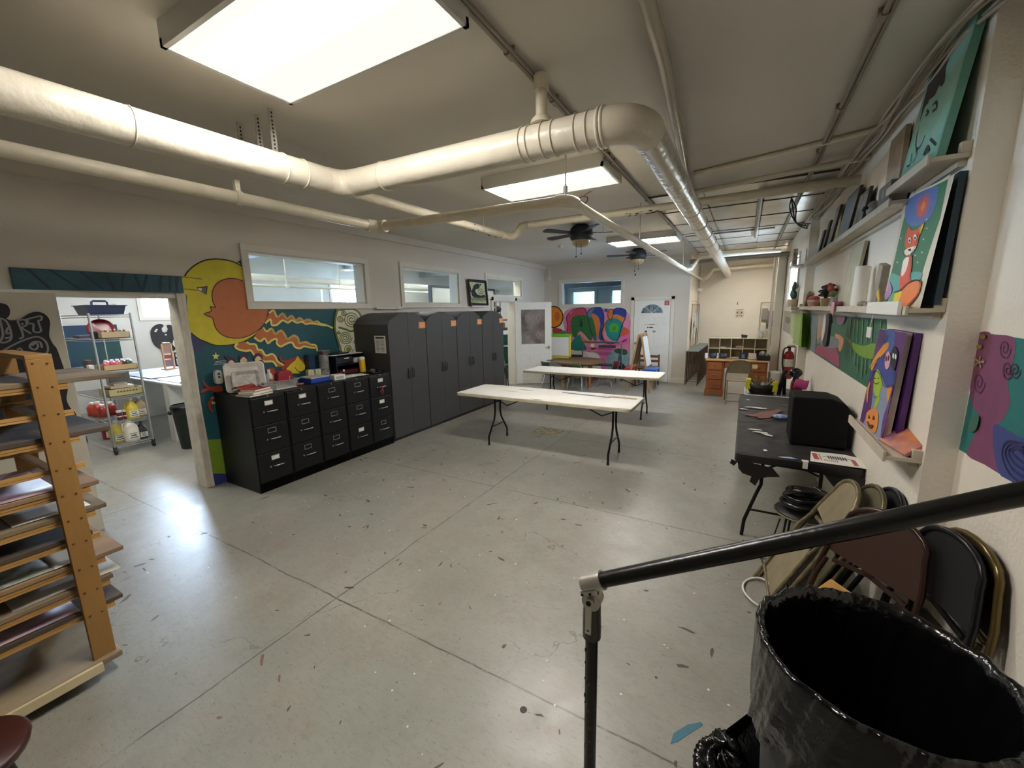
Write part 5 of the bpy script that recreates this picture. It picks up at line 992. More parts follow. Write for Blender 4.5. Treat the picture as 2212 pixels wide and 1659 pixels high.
# air freshener and thermostat tag on the mural
T=thing('air_freshener','white wall-mounted air freshener on the mural beside the door jamb','dispenser',(-4.99,2.235,1.13))
MB().prism(smooth([(2.2,1.14),(2.2,1.25),(2.235,1.275),(2.27,1.25),(2.27,1.14),(2.235,1.125)],True,3),-5.0,-4.95,'X').build('body',WHITE,T,bev=.006); MB().cyl((-4.95,2.235,1.235),(-4.946,2.235,1.235),.012,n=12).cyl((-4.95,2.235,1.2),(-4.946,2.235,1.2),.012,n=12).build('button',paint('4a4a4a'),T)
T=MB().box((-5.0,2.145,.91),(-4.985,2.185,.985)).solo('wall_switch',paint('c2c79a'),'small pale green wall plate above the first file cabinet edge','switch'); MB().box((-4.985,2.155,.935),(-4.982,2.175,.965)).build('opening',paint('2a2a22'),T)
# ================================================================== WARDROBES
GR=mat('charcoal_laminate','3b3a3a',.5,0,.06,4)
def arch(y0,y1,z0,h,n=12):
    w_=(y1-y0); return [(y0+w_*i/n, z0+h*math.sin(PI*i/n)**.62) for i in range(n+1)]
def wardrobe():
    T=thing('wardrobe','','wardrobe',(0,0,0),0,'charcoal arched wardrobes'); w_=.775
    a=arch(0,w_,1.695,.165)
    MB().prism([(0,.05)]+[(w_,.05)][:1]+a[::-1],-.69,-.022,'X').build('body',GR,T)
    MB().prism([(0,0),(w_,0),(w_,.05),(0,.05)],-.69,-.05,'X').build('plinth',mat('dark_plinth','202122',.5),T)
    half=w_/2
    for s in (0,1):
        pts=[p for p in arch(.004,w_-.004,1.695,.162,24) if (p[0]<=half-.002 if s==0 else p[0]>=half+.002)]
        if s==0: poly=[(.004,.06),(half-.0015,.06),(half-.0015,1.695+.162)]+pts[::-1]
        else: poly=[(half+.0015,.06),(w_-.004,.06)]+pts[::-1]+[(half+.0015,1.695+.162)]
        d=MB().prism(poly,-.02,0,'X').build('door',GR,T)
        yh=half+(-.045 if s==0 else .045)
        MB().tube([(.001,yh,1.04),(.02,yh-.012,1.035),(.026,yh-.02,.99),(.026,yh-.02,.94),(.02,yh-.012,.90),(.001,yh,.895)],.0055,8).tube([(.001,yh,1.04),(.02,yh+.012,1.035),(.026,yh+.018,.99),(.026,yh+.018,.94),(.02,yh+.012,.90),(.001,yh,.895)],.0045,8).build('handle',mat('dark_handle','26272a',.3,.4),d)
    MB().box((.0005,w_-.15,1.615),(.003,w_-.005,1.71)).build('tag',mat('orange_card','e0905a',.6,0,.04),T,bev=.002)
    m=MB().box((.003,w_-.13,1.63),(.0035,w_-.025,1.695)); m.build('tag_patch',mat('orange_card_light','e8a06c',.6),T)
    return T
w0=wardrobe()
for k,tx in enumerate(('nearest the file cabinets with a notice on its side','second from the file cabinets','third from the file cabinets','farthest, beside the storage doorway')):
    o=w0 if k==0 else dup(w0,(0,0,0)); o.location=(-4.29,4.082+.78*k,0); o['label']='charcoal two-door wardrobe with arched top, '+tx
T=MB().box((-4.56,4.076,1.295),(-4.345,4.08,1.54)).solo('wall_notice',PAP,'white printed notice taped to the side of the first wardrobe','notice')
m=MB().box((-4.535,4.0745,1.50),(-4.37,4.076,1.525)); m.build('heading',paint('5a2c2c'),T)
m=MB()
for i in range(9): m.box((-4.54+(.0 if i%2 else .01),4.0745,1.475-i*.019),(-4.46,4.076,1.483-i*.019)); m.box((-4.445,4.0745,1.475-i*.019),(-4.37,4.076,1.483-i*.019))
m.build('text_lines',paint('8a8a88'),T)
# framed print
T=thing('framed_print','black framed bird and sun print standing above the last wardrobes','picture frame',(-4.93,7.28,1.99))
def fr(u,v,h): return (-4.93+h,u,v)
q=[(6.93,2.47),(7.60,2.5),(7.68,1.985),(7.02,1.975)]
q=[(6.955,2.49),(7.6,2.49),(7.66,1.98),(7.01,1.98)]
MB().prism(q,-4.965,-4.945,'X').build('backing',paint('1c1a18'),T)
m=MB()
for i in range(4): 
    a=q[i];b=q[(i+1)%4]; m.bar((-4.945,a[0],a[1]),(-4.945,b[0],b[1]),.03,.03,up=(1,0,0))
m.build('frame',mat('frame_black','1a1816',.3),T)
mb,ms=artmesh('print',lambda u,v,h:(-4.942+h,u,v)); mb.build('print',ms,T)
MB().box((-4.99,7.02,1.945),(-4.91,7.68,1.975)).solo('picture_ledge',TRIM,'small white ledge carrying the black framed print','shelf')
# ================================================================== BACK ROOM through the opening
MET=mat('chrome_wire','a9aaa8',.3,.8,.05)
T=thing('wire_shelf_cart','chrome wire shelving cart on casters in the room beyond the opening','shelf cart',(-8.0,2.165,0))
X0,X1,Y0,Y1=-8.6,-7.43,1.955,2.375
for x in (X0,X1):
    for y in (Y0,Y1):
        MB().cyl((x,y,.1),(x,y,1.93),.014,n=10).build('post',MET,T)
        MB().cyl((x,y-.012,.045),(x,y+.012,.045),.045,n=16).box((x-.012,y-.02,.05),(x+.012,y+.02,.11)).build('caster',mat('black_rubber','1b1a19',.5),T)
LV=[1.905,1.585,1.15,.79,.445,.12]
for z in LV:
    m=MB()
    for z1 in (z,z-.03):
        for a,b in (((X0,Y0),(X1,Y0)),((X0,Y1),(X1,Y1)),((X0,Y0),(X0,Y1)),((X1,Y0),(X1,Y1))): m.tube([(a[0],a[1],z1),(b[0],b[1],z1)],.005,6)
    for i in range(22): m.tube([(X0+(X1-X0)*i/21,Y0,z),(X0+(X1-X0)*i/21,Y1,z)],.0025,4)
    for i in range(14): m.tube([(X1,Y0+(Y1-Y0)*i/14,z-.03),(X1,Y0+(Y1-Y0)*(i+.5)/14,z),(X1,Y0+(Y1-Y0)*(i+1)/14,z-.03)],.002,4)
    m.build('shelf',MET,T)
def openbox(name,x0,x1,y0,y1,z,h,m,label,cat='box',group=None,th=.01):
    mb=MB().box((x0,y0,z),(x1,y1,z+th)).box((x0,y0,z),(x0+th,y1,z+h)).box((x1-th,y0,z),(x1,y1,z+h)).box((x0,y0,z),(x1,y0+th,z+h)).box((x0,y1-th,z),(x1,y1,z+h)); return mb.solo(name,m,label,cat,group,bev=.002)
T=thing('tool_tote','dark blue tool tote with handle on top of the wire cart','tote',(-7.75,2.16,1.912))
mm=MB(); a,b=.24,.2
V=[]
for s,zz in ((.86,0),(1,.12),(1.06,.12),(1.06,.112)): V+=[(-7.7-a*s,2.155-b*s,1.914+zz),(-7.7+a*s,2.155-b*s,1.914+zz),(-7.7+a*s,2.155+b*s,1.914+zz),(-7.7-a*s,2.155+b*s,1.914+zz)]
mm._a(V,[(0,3,2,1)]+[(j*4+i,j*4+(i+1)%4,(j+1)*4+(i+1)%4,(j+1)*4+i) for j in range(3) for i in range(4)]); mm.build('body',mat('navy_tote','1c2748',.4,0,.1),T,solid=.005)
MB().tube([(-7.7,2.08,1.95),(-7.7,2.08,2.08),(-7.7,2.1,2.095),(-7.7,2.22,2.095),(-7.7,2.24,2.08),(-7.7,2.24,1.95)],.014,8).build('handle',mat('navy_handle','2a3450',.4),T)
MB().ball((-7.85,2.33,2.02),.07,12,0,(1,1,.6)).solo('clear_bag',CLR,'crumpled clear plastic bag behind the tool tote','bag')
CBX=mat('cardboard','a89676',.7,0,.08,5)
openbox('cardboard_tray',-7.8,-7.45,2.04,2.34,1.592,.085,CBX,'brown cardboard tray of paint tubes on the second shelf of the cart',cat='tray')
for i in range(6):
    y=2.07+i*.048; T=MB().cyl((-7.52-.02*(i%2),y,1.6),(-7.52-.02*(i%2),y,1.70),.014,n=10).cyl((-7.52-.02*(i%2),y,1.70),(-7.52-.02*(i%2),y,1.715),.01,n=10,m=1).solo('paint_tube',[mat('tube_%d'%i,('b0563c','6a6048','8f8a70','a86a4a','75705c','4f4a42')[i],.4),WHITE],'small paint tube standing in the upper cardboard tray, number order by colour %s'%('rust','olive','sand','copper','taupe','brown')[i],'paint tube','tubes in the upper tray')
    T['label']='%s coloured paint tube standing in the upper cardboard tray'%('rust','olive','sand','copper','taupe','dark brown')[i]
T=MB().lathe([(.13,0),(.14,.01),(.13,.018),(.08,.012),(.0001,.012)],(0,0,0),24).xf(Matrix.Translation((-7.62,2.1,1.72))@Matrix.Rotation(R(64),4,'Y')@Matrix.Rotation(R(20),4,'X')).solo('red_plate',mat('dark_red','7a1420',.3),'dark red round dish leaning behind the upper cardboard tray','dish')
MB().box((-7.6,1.975,1.592),(-7.52,2.03,1.69)).solo('black_cup',mat('black_rubber','1b1a19',.5),'black square cup left of the upper cardboard tray','cup',bev=.01)
openbox('cardboard_tray',-7.75,-7.44,2.0,2.36,1.155,.075,mat('cardboard_light','b59c70',.7,0,.06,5),'tan cardboard tray filled with small paint bottles on the third shelf',cat='tray')
def pbottle(x,y,z,s,c,label,group,capc='e6e2dc',round_=True):
    T=thing('paint_bottle',label,'bottle',(x,y,z),0,group)
    MB().lathe([(.9*s*.3,0),(s*.33,.02*s),(s*.33,.62*s),(s*.25,.76*s),(s*.13,.84*s)],(x,y,z),12).build('body',mat('paintb_'+c,c,.3,0,.08),T)
    MB().cyl((x,y,z+.84*s),(x,y,z+.98*s),s*.15,n=10).build('cap',paint(capc),T); return T
cl=['b8606c','c0707a','b0485c','a8425a','c26a70','5c2440','4f1c34','6a3050','27463a','8c6a60']
nm=['rose','salmon','crimson','raspberry','coral','plum','dark plum','mauve','dark green','brown']
for i in range(10):
    pbottle(-7.50-.09*(i%2)-.02*(i//5),2.05+.03*i,1.167,.135,cl[i],nm[i]+' small paint bottle in the tan cardboard tray','small bottles in the tan tray')
openbox('wooden_tray',-7.78,-7.44,2.0,2.37,.797,.1,mat('crate_wood','a79c6c',.6,0,.1,8),'pale yellow wooden crate with slots on the fourth shelf of the cart',cat='crate')
m=MB()
for i in range(7): m.box((-7.44,2.09+i*.033,.85),(-7.438,2.11+i*.033,.868))
m.solo('crate_print',paint('4f4a30'),'row of dark printed marks on the pale crate front','print')
MB().box((-7.8,2.05,.9),(-7.5,2.3,.93)).box((-7.75,2.1,.93),(-7.55,2.25,.96)).solo('plaster_scraps',paint('b8a896'),'pinkish plaster scraps heaped in the pale crate','scrap')
MB().box((-7.85,2.14,.80),(-7.8,2.36,1.1)).solo('grey_board',paint('77736a'),'grey board standing behind the pale crate','board')
MB().box((-8.3,1.98,1.592),(-8.05,2.15,1.63)).solo('violet_book',paint('4c4460'),'violet book lying deep on the second cart shelf','book')
MB().box((-8.2,2.0,1.157),(-8.0,2.06,1.28)).solo('brown_picture',mat('frame_brown','4a352c',.5),'little brown picture frame on the third cart shelf','picture frame')
MB().box((-7.95,1.97,1.157),(-7.85,2.02,1.22)).solo('white_cup',WHITE,'white square cup beside the tan cardboard tray','cup')
def jug(x,y,z,s,c,label,rz=0,lab=None):
    T=thing('paint_jug',label,'jug',(x,y,z),rz,'gallon paint jugs on the wire cart'); a=.075*s
    m=MB(); V=[];
    prof=[(.95,0),(1,.02),(1,.15*s/1.0),(.86,.19*s),(.5,.235*s),(.27,.255*s),(.27,.28*s)]
    nn=16; F=[]
    for r_,zz in prof:
        for i in range(nn):
            t=2*PI*(i+.5)/nn; q=max(abs(math.cos(t)),abs(math.sin(t))); k=(1/q)**(.55 if r_>.6 else 0); V.append((a*r_*math.cos(t)*k,a*r_*math.sin(t)*k,zz))
    for j in range(len(prof)-1):
        for i in range(nn): F.append((j*nn+i,j*nn+(i+1)%nn,(j+1)*nn+(i+1)%nn,(j+1)*nn+i))
    m._a(V,F,0,True)._a(V[:nn],[tuple(range(nn))[::-1]]); m.build('body',mat('jug_'+c,c,.35,0,.05),T,w=False)
    MB().tube([(0,-a*.25,.25*s),(0,-a*.95,.22*s),(0,-a*1.02,.15*s),(0,-a*.8,.11*s)],.009*s,8).build('handle',mat('jug_'+c,c,.35),T,w=False)
    MB().cyl((0,0,.275*s),(0,0,.3*s),.024*s,n=14).build('cap',mat('jug_cap_'+(lab or 'w'),lab or 'dedcd4',.4),T,w=False)
    l=MB().box((a*1.0,-a*.7,.03*s),(a*1.03,a*.7,.12*s)).build('label',paint('d9d7cc'),T,w=False)
    MB().box((a*1.032,-a*.5,.045*s),(a*1.04,a*.5,.055*s)).box((a*1.032,-a*.35,.07*s),(a*1.04,a*.35,.085*s)).box((a*1.032,-a*.5,.1*s),(a*1.04,a*.45,.107*s)).build('print',paint('3a3530'),l,w=False)
    return T
jug(-7.52,2.23,.453,.95,'c9b440','yellow paint jug on the fifth cart shelf',0); jug(-7.55,2.33,.453,.95,'a08c68','tan paint jug on the fifth cart shelf, right of the yellow one')
for i,(x,y) in enumerate(((-7.55,2.1),(-7.54,2.165))): 
    T=thing('paint_pot','white-lidded maroon paint pot, %s of two stacked rows on the fifth shelf'%('left','right')[i],'pot',(x,y,.453),0,'maroon paint pots'); MB().cyl((x,y,.453),(x,y,.56),.03,n=14).build('body',paint('6a2028'),T); MB().cyl((x,y,.56),(x,y,.585),.033,n=14).cyl((x,y,.495),(x,y,.51),.0305,n=14).build('lid',WHITE,T)
for i,(x,y,h_) in enumerate(((-8.25,2.02,.2),(-8.12,2.04,.22),(-8.0,2.06,.19),(-8.2,2.14,.2),(-8.05,2.16,.2))):
    pbottle(x,y,.453,h_,('b5402e','c24a34','a83a30','bd5038','9c3028')[i],'red bottle at the back of the fifth cart shelf, %s'%('far left','tall one in the middle','front right','rear left','rear right')[i],'red bottles at the back of the cart')
MB().ball((-8.0,2.02,.36),.05,10,0,(2.2,1.2,.9)).solo('foil_bundle',mat('silver_foil','8f9294',.2,.8,.2,20),'crumpled silver foil bundle under the red bottles','foil')
jug(-7.98,2.07,.13,1.0,'8a2034','dark red paint jug on the bottom cart shelf'); jug(-7.62,2.06,.13,1.05,'b9a83a','yellow paint jug on the bottom cart shelf'); jug(-7.53,2.18,.13,1.12,'d8d2c4','white paint jug with black print on the bottom cart shelf')
jug(-7.56,2.31,.13,.8,'2c2e30','dark jug with a white label at the right of the bottom shelf',0,'3a3a3a')
# back room wall things
T=MB().box((-10.447,1.6,.95),(-10.41,3.1,1.75)).solo('green_board',mat('chalkboard','1f4a44',.6,0,.25,2,col2='1c3a5c'),'dark green and blue painted board on the wall behind the wire cart','board')
pal=[(3.62,1.35),(3.60,1.55),(3.66,1.68),(3.77,1.735),(3.83,1.70),(3.79,1.64),(3.80,1.57),(3.86,1.555),(3.90,1.62),(3.89,1.70),(3.96,1.70),(4.02,1.62),(4.02,1.5),(3.95,1.38),(3.93,1.3),(3.97,1.22),(3.93,1.17),(3.84,1.18),(3.72,1.22)]
T=MB().prism(smooth(pal,True,4),-10.45,-10.42,'X').solo('wall_palette',mat('black_paint','141517',.4),'big black artist palette hung on the back room wall','palette')
m=MB()
for y,z in ((3.7,1.62),(3.68,1.59),(3.84,1.51)): m.ball((-10.42,y,z),.018,8,0,(.3,1.2,.8))
m.build('paint_spot',WHITE,T)
T=thing('work_table','large white topped work table in the back room','table',(-8.2,3.2,0))
MB().box((-9.9,2.62,.87),(-6.95,3.7,.9)).build('tabletop',mat('grey_white_top','a9aaa8',.5,0,.05),T,bev=.004); MB().box((-7.5,2.62,0),(-7.35,3.65,.87)).build('side_panel',mat('grey_panel','b5b4ae',.6),T); MB().box((-9.85,2.65,0),(-9.78,3.65,.87)).build('side_panel',mat('grey_panel','b5b4ae',.6),T)
MB().box((-9.2,2.7,.9),(-8.1,3.2,.915)).solo('cutting_mat',mat('blue_grey','6a7488',.5),'blue grey cutting mat on the back room table','mat'); MB().box((-8.0,2.7,.9),(-7.0,3.3,.91)).solo('grey_mat',mat('slate_mat','8a909c',.5),'slate grey sheet spread on the near end of the back room table','mat')
MB().tube([(-7.1+.1*math.cos(t),2.75+.05*math.sin(t),.915) for t in [2*PI*i/24 for i in range(24)]],.004,5,closed=True).solo('wire_loop',mat('dark_hole','2c2a27'),'thin dark wire loop on the back room table edge','wire')
T=thing('art_cart','narrow wooden display easel standing on the back room table','easel',(-9.4,3.42,.9)); WL=mat('light_wood','b98e68',.5,0,.1,8)
MB().box((-9.42,3.36,.9),(-9.38,3.38,1.4)).box((-9.42,3.50,.9),(-9.38,3.52,1.4)).box((-9.42,3.36,1.38),(-9.38,3.52,1.4)).box((-9.5,3.34,.9),(-9.3,3.54,.915)).build('frame',WL,T); MB().box((-9.405,3.38,1.2),(-9.395,3.5,1.38)).build('panel',paint('8f7468'),T); MB().box((-9.405,3.38,1.1),(-9.39,3.5,1.17)).build('panel',paint('8c3a2c'),T)
MB().box((-9.405,3.38,.95),(-9.39,3.5,1.08)).build('panel',paint('7a6068'),T)
T=thing('storage_rack','dark storage rack with stacked trays beyond the back room table','rack',(-9.6,4.1,0))
for z in (.3,.6,.9,1.05,1.15): MB().box((-9.8,3.7,z),(-9.3,4.6,z+.03)).build('shelf',mat('dark_shelf','3a2c2c',.5),T)
for x,y in ((-9.8,3.7),(-9.3,3.7),(-9.8,4.58),(-9.3,4.58)): MB().box((x-.01,y-.01,0),(x+.01,y+.01,1.18)).build('post',mat('dark_shelf','3a2c2c',.5),T)
for k in range(4): MB().box((-9.75,3.75+.2*k,1.18),(-9.35,3.92+.2*k,1.21)).solo('white_tray',WHITE,'flat white tray on top of the dark storage rack, %s'%('first','second','third','fourth')[k]+' from the easel','tray','trays on the storage rack')
# green bin with black liner
T=thing('waste_bin','dark green waste bin with black liner in the back room','bin',(-6.86,2.62,0))
MB().lathe([(.12,0),(.125,.01),(.17,.6),(.175,.6),(.175,.62)],(-6.86,2.62,0),24).build('bin',mat('dark_green_plastic','14261f',.45,0,.08),T)
MB().lathe([(.172,.52),(.18,.56),(.185,.61),(.17,.635),(.15,.6),(.14,.5)],(-6.86,2.62,0),24).ball((-6.95,2.46,.53),.03).build('liner',mat('bin_liner','0e0e10',.25,0,.1,bump=.6,bscale=20),T)
for i,(x,y) in enumerate(((-5.62,2.17),(-5.72,2.24))):
    o=MB().box((-.012,-.008,0),(.012,.008,1.0)).solo('leaning_slat',mat('dark_wood','2c221c',.5),'thin dark wood slat leaning behind the jamb, %s of two'%('nearer','farther')[i],'slat','dark slats behind the jamb'); o.location=(x,y,0); o.rotation_euler=(0,R(7),0)
# back room pipes and beam seen through the interior windows
m=MB().tube([(-8.55,-4,2.6),(-8.55,14,2.62)],.075,16); m.solo('back_room_duct',WRAP,'thick white pipe seen through the interior window','pipe')
T=thing('back_room_pipe','thin white pipe with hangers seen through the interior windows','pipe',(-7.0,4,2.65)); MB().tube([(-8.4,-4,2.45),(-8.4,14,2.45)],.028,12).build('tube',PIPE,T); MB().cyl((-8.4,5.3,2.45),(-8.4,5.3,3.3),.016,n=8).cyl((-8.4,6.6,2.45),(-8.4,6.6,3.3),.012,n=8).build('hanger_rod',PIPE,T); MB().ball((-8.4,5.3,2.45),.055).build('fitting',PIPE,T)
for k,y in enumerate((2.0,5.2,8.4,11.6)): MB().box((-10.4,y,3.12),(-5.25,y+.14,3.3)).solo('ceiling_beam',mat('beam_grey','8d9194',.6,0,.15),'grey beam across the back room ceiling','beam','back room ceiling beams',kind='structure')
T=thing('partition_screen','tall white screen with dark frame beyond the second interior window','screen',(-6.3,8.4,0)); MB().box((-6.42,7.5,.0),(-6.38,10.2,2.43)).build('board',WHITE,T); MB().box((-6.44,7.45,2.43),(-6.36,10.25,2.48)).box((-6.44,7.45,0),(-6.36,7.5,2.43)).box((-6.44,10.2,0),(-6.36,10.25,2.43)).build('frame',paint('33383c'),T)
lamp(-7.9,-6.7,7.5,8.1,'fluorescent lamp in the back room seen through the second interior window').location.z=CZ+.13
lamp(-8.6,-7.4,3.4,4.0,'fluorescent lamp in the back room above the work table').location.z=CZ+.13
lamp(-6.9,-5.7,1.0,1.6,'fluorescent lamp in the back room just inside the wide opening').location.z=CZ+.13
lamp(-8.9,-7.7,10.4,11.0,'fluorescent lamp at the far end of the back room').location.z=CZ+.13
lamp(-6.1,-5.35,8.6,9.2,'fluorescent lamp added to brighten the storage shelf beyond the doorway').location.z=CZ+.13  # extra lamp, added to brighten the storage area
# storage beyond the doorway
T=thing('storage_shelf','crowded grey storage shelf seen through the doorway','shelf',(-6.0,9.6,0))
for z in (.45,.95,1.35,1.6): MB().box((-6.3,8.9,z),(-5.5,10.4,z+.03)).build('shelf_board',mat('shelf_grey','6f6d68',.5),T)
for x,y in ((-5.52,8.92),(-5.52,10.38),(-6.28,8.92),(-6.28,10.38)): MB().box((x-.015,y-.015,0),(x+.015,y+.015,2.3)).build('post',mat('shelf_grey','6f6d68',.5),T)
for k,(z,h_) in enumerate(((.02,.38),(.48,.42),(.985,.24))):
    t=MB().box((-6.2,9.0,z+.005),(-5.55,9.6,z+h_)).solo('teal_crate',mat('teal_plastic','13706c',.4,0,.1),'teal plastic crate on the storage shelf, %s of three'%('lowest','middle','upper')[k],'crate','teal crates',bev=.02)
MB().box((-6.1,8.98,1.39),(-5.6,9.5,1.55)).solo('grey_parcel',paint('7c7468'),'grey brown parcel on the storage shelf','parcel',bev=.02)
MB().ball((-5.75,9.2,1.72),.14,12,0,(1,1.3,.7)).solo('white_bag',WHITE,'white plastic bag on the storage shelf','bag'); MB().ball((-5.72,9.25,1.9),.13,12,0,(1,1.4,.75)).solo('black_bag',mat('bin_liner','0e0e10',.25),'black bag stacked over the white bag','bag')
MB().box((-5.45,9.7,0),(-5.3,9.78,2.35)).solo('grey_door_panel',paint('8f908c'),'tall grey panel standing inside the storage room','panel')
# ================================================================== FOLDING TABLES in the middle
TOPM=mat('table_top','bdb49c',.5,0,.15,14); PAPT=mat('table_paper','eceae4',.6,0,.05,3,bump=.25,bscale=9); LEGM=mat('table_leg','1d1c1c',.32,.5,.05)
def table_legs(T,x,ya,yb,zt,dirx,M=LEGM):
    """one folding leg pair at x: splayed tubes that kink and a brace to the middle"""
    ym=(ya+yb)/2
    for s,yy in ((-1,ya),(1,yb)):
        MB().tube([(x,ym+s*.07,zt),(x,ym+s*.07,.42),(x,ym+s*.10,.33),(x,yy,.12),(x,yy,.0)],.0135,10).build('leg',M,T)
        MB().cyl((x,yy,0),(x,yy,.035),.017,n=10).build('foot_cap',mat('black_rubber','1b1a19',.5),T)
    MB().tube([(x,ym-.17,.24),(x,ym+.17,.24)],.009,8).tube([(x,ym-.07,.60),(x,ym+.07,.60)],.007,8).tube([(x,ym,.60),(x-dirx*.16,ym,.53),(x-dirx*.55,ym,zt)],.008,8).build('brace',M,T)
def rrect(x0,x1,y0,y1,r_=.05,n=5):
    out=[]
    for cx,cy,a in ((x1-r_,y1-r_,0),(x0+r_,y1-r_,90),(x0+r_,y0+r_,180),(x1-r_,y0+r_,270)):
        out+=[(cx+r_*math.cos(R(a+90*i/n)),cy+r_*math.sin(R(a+90*i/n))) for i in range(n+1)]
    return out
def ftable(x0,x1,y0,y1,label,seed):
    rn=random.Random(seed)
    T=thing('folding_table',label,'table',((x0+x1)/2,(y0+y1)/2,0),0,'white folding tables'); zt=.735
    MB().prism(rrect(x0,x1,y0,y1),.70,zt,'Z').build('tabletop',TOPM,T,bev=.004)
    table_legs(T,x0+.45,y0+.13,y1-.13,.70,-1); table_legs(T,x1-.28,y0+.13,y1-.13,.70,1)
    def edge(a,b,n):
        return [(a[0]+(b[0]-a[0])*i/n+rn.uniform(-.006,.006),a[1]+(b[1]-a[1])*i/n+rn.uniform(-.008,.008)) for i in range(n)]
    P=edge((x0+.0,y0+.02),(x1-.03,y0+.015),26)+edge((x1-.01,y0+.04),(x1-.01,y1-.05),8)+edge((x1-.04,y1-.01),(x0+.05,y1-.01),26)+edge((x0+.012,y1-.05),(x0+.012,y0+.05),8)
    m=MB(); n=len(P); A=[(p[0],p[1],zt+.0012+.0025*abs(math.sin(i*1.3))) for i,p in enumerate(P)]
    c=[((x0+x1)/2+(p[0]-(x0+x1)/2)*.93,(y0+y1)/2+(p[1]-(y0+y1)/2)*.82,zt+.003+.002*math.sin(i)) for i,p in enumerate(P)]
    m._a(A+c,[(i,(i+1)%n,n+(i+1)%n,n+i) for i in range(n)],0,True); m._a(c,[tuple(range(n))],0,False)
    m.solo('table_paper',PAPT,'white paper taped over the '+label.split(',')[0]+', torn along the edges','paper')
    return T
ftable(-3.46,-1.04,4.46,5.22,'front folding table, long and paper-topped with kinked black legs',3)
ftable(-3.6,-1.14,6.70,7.44,'rear folding table, parallel behind the front one',5)
# tape, scraps and tears on the front table
m=MB()
for a,b in (((-2.1,5.05),(-1.98,5.14)),((-2.1,5.05),(-1.45,4.98)),((-1.45,4.98),(-1.42,5.06)),((-1.3,5.04),(-1.27,5.1))): m.bar((a[0],a[1],.743),(b[0],b[1],.743),.014,.0012)
m.solo('masking_tape',mat('blue_tape','2f4f9a',.5),'strips of blue masking tape on the front table paper','tape')
MB().prism([(-2.08,5.06),(-1.48,5.0),(-1.5,5.08),(-1.7,5.12),(-1.75,5.16),(-1.9,5.11),(-2.02,5.13)],.744,.745,'Z').solo('paper_sheet',PAP,'white sheet taped at the back of the front table','paper')
MB().prism([(-1.45,5.03),(-1.1,5.0),(-1.1,5.06),(-1.4,5.09)],.744,.745,'Z').solo('masking_tape',mat('tan_tape','c9b48e',.6),'wide tan tape strip at the right end of the front table','tape')
for i,(x,y,l) in enumerate(((-2.75,5.0,.25),(-2.3,4.5,.18),(-1.55,4.98,.1),(-2.95,4.83,.3))): MB().prism([(x,y),(x+l*.6,y+.006),(x+l,y-.004),(x+l*.5,y-.012)],.7435,.7445,'Z').solo('paint_mark',mat('dark_hole','2c2a27') if i<3 else paint('b9b6ae'),('dark tear in the paper near the back edge of the front table','dark tear along the front edge of the front table','short dark tear beside the taped sheet','grey crease mark on the left end of the front table')[i],'mark')
# ================================================================== FOLDING CHAIRS
def fchair_open(T,M1,M2):
    """seat forward -y ; metal folding chair opened, local coordinates, facing -y means back at +y"""
def chair_back(w_,h,n=14):
    pts=[]
    for i in range(n+1):
        t=PI*i/n; pts.append((-w_/2*math.cos(t),h*(math.sin(t)**.6)))
    return pts
def folding_chair(name,label,loc,rot,mf,ms,group=None,opened=False,legs=True,seatm=None):
    """folded metal chair standing in the local x-z plane; opened: seat towards -y"""
    T=thing(name,label,'chair',loc,0,group); T.rotation_euler=rot
    W_=.44
    a=[(-W_/2,0,0),(-W_/2,0,.56),(-W_/2+.012,0,.68),(-W_/2+.035,0,.77)]; top=[(-.175*math.cos(PI*i/10),0,.805+.125*math.sin(PI*i/10)**.85) for i in range(11)]; b=[(W_/2-.035,0,.77),(W_/2-.012,0,.68),(W_/2,0,.56),(W_/2,0,0)]
    P=a+top+b
    back=[(p[0]*.95,.80+(p[2]-.80)*.93) for p in top]
    bk=[(-.205,.64),(-.2,.70)]+back+[(.2,.70),(.205,.64),(.12,.64),(-.12,.64)]
    if not opened:
        MB().tube(P,.0125,10).build('frame',mf,T,w=False)
        MB().prism(bk,-.008,.0,'Y').build('backrest',ms,T,w=False)
        for s in (-1,1): MB().tube([(s*.19,.035,.0),(s*.19,.03,.5),(s*.185,.012,.6)],.011,8).build('leg',mf,T,w=False)
        MB().tube([(-.19,.035,.12),(.19,.035,.12)],.007,8).tube([(-.2,.0,.16),(.2,.0,.16)],.007,8).build('crossbar',mf,T,w=False)
        MB().prism([(-.17,.12),(.17,.12),(.17,.42),(.12,.52),(-.12,.52),(-.17,.42)],.012,.026,'Y').build('seat',seatm or ms,T,w=False,bev=.006)
        MB().bar((-.17,-.012,.60),(.02,-.012,.63),.012,.02).bar((.17,-.012,.60),(-.02,-.012,.63),.012,.02).build('back_brace',mf,T,w=False)
    else:
        tilt=Matrix.Rotation(R(-14),4,'X')
        m=MB().tube([(p[0],p[1],p[2]) for p in P],.0125,10); m.xf(Matrix.Translation((0,-.14,0))@tilt.inverted()@Matrix.Identity(4)) if False else m.xf(Matrix.Translation((0,-.22,0))@Matrix.Rotation(R(-24),4,'X')); m.build('frame',mf,T,w=False)
        m=MB().prism(bk,-.008,.0,'Y'); m.xf(Matrix.Translation((0,-.22,0))@Matrix.Rotation(R(-24),4,'X')); m.build('backrest',ms,T,w=False)
        for s in (-1,1): MB().tube([(s*.19,.24,0),(s*.19,-.02,.42)],.011,8).build('leg',mf,T,w=False)
        MB().tube([(-.19,.2,.06),(.19,.2,.06)],.007,8).tube([(-.2,-.17,.14),(.2,-.17,.14)],.007,8).build('crossbar',mf,T,w=False)
        MB().prism([(-.19,-.26),(.19,-.26),(.2,.0),(.16,.08),(-.16,.08),(-.2,.0)],.425,.445,'Z').build('seat',ms,T,w=False,bev=.008)
    return T
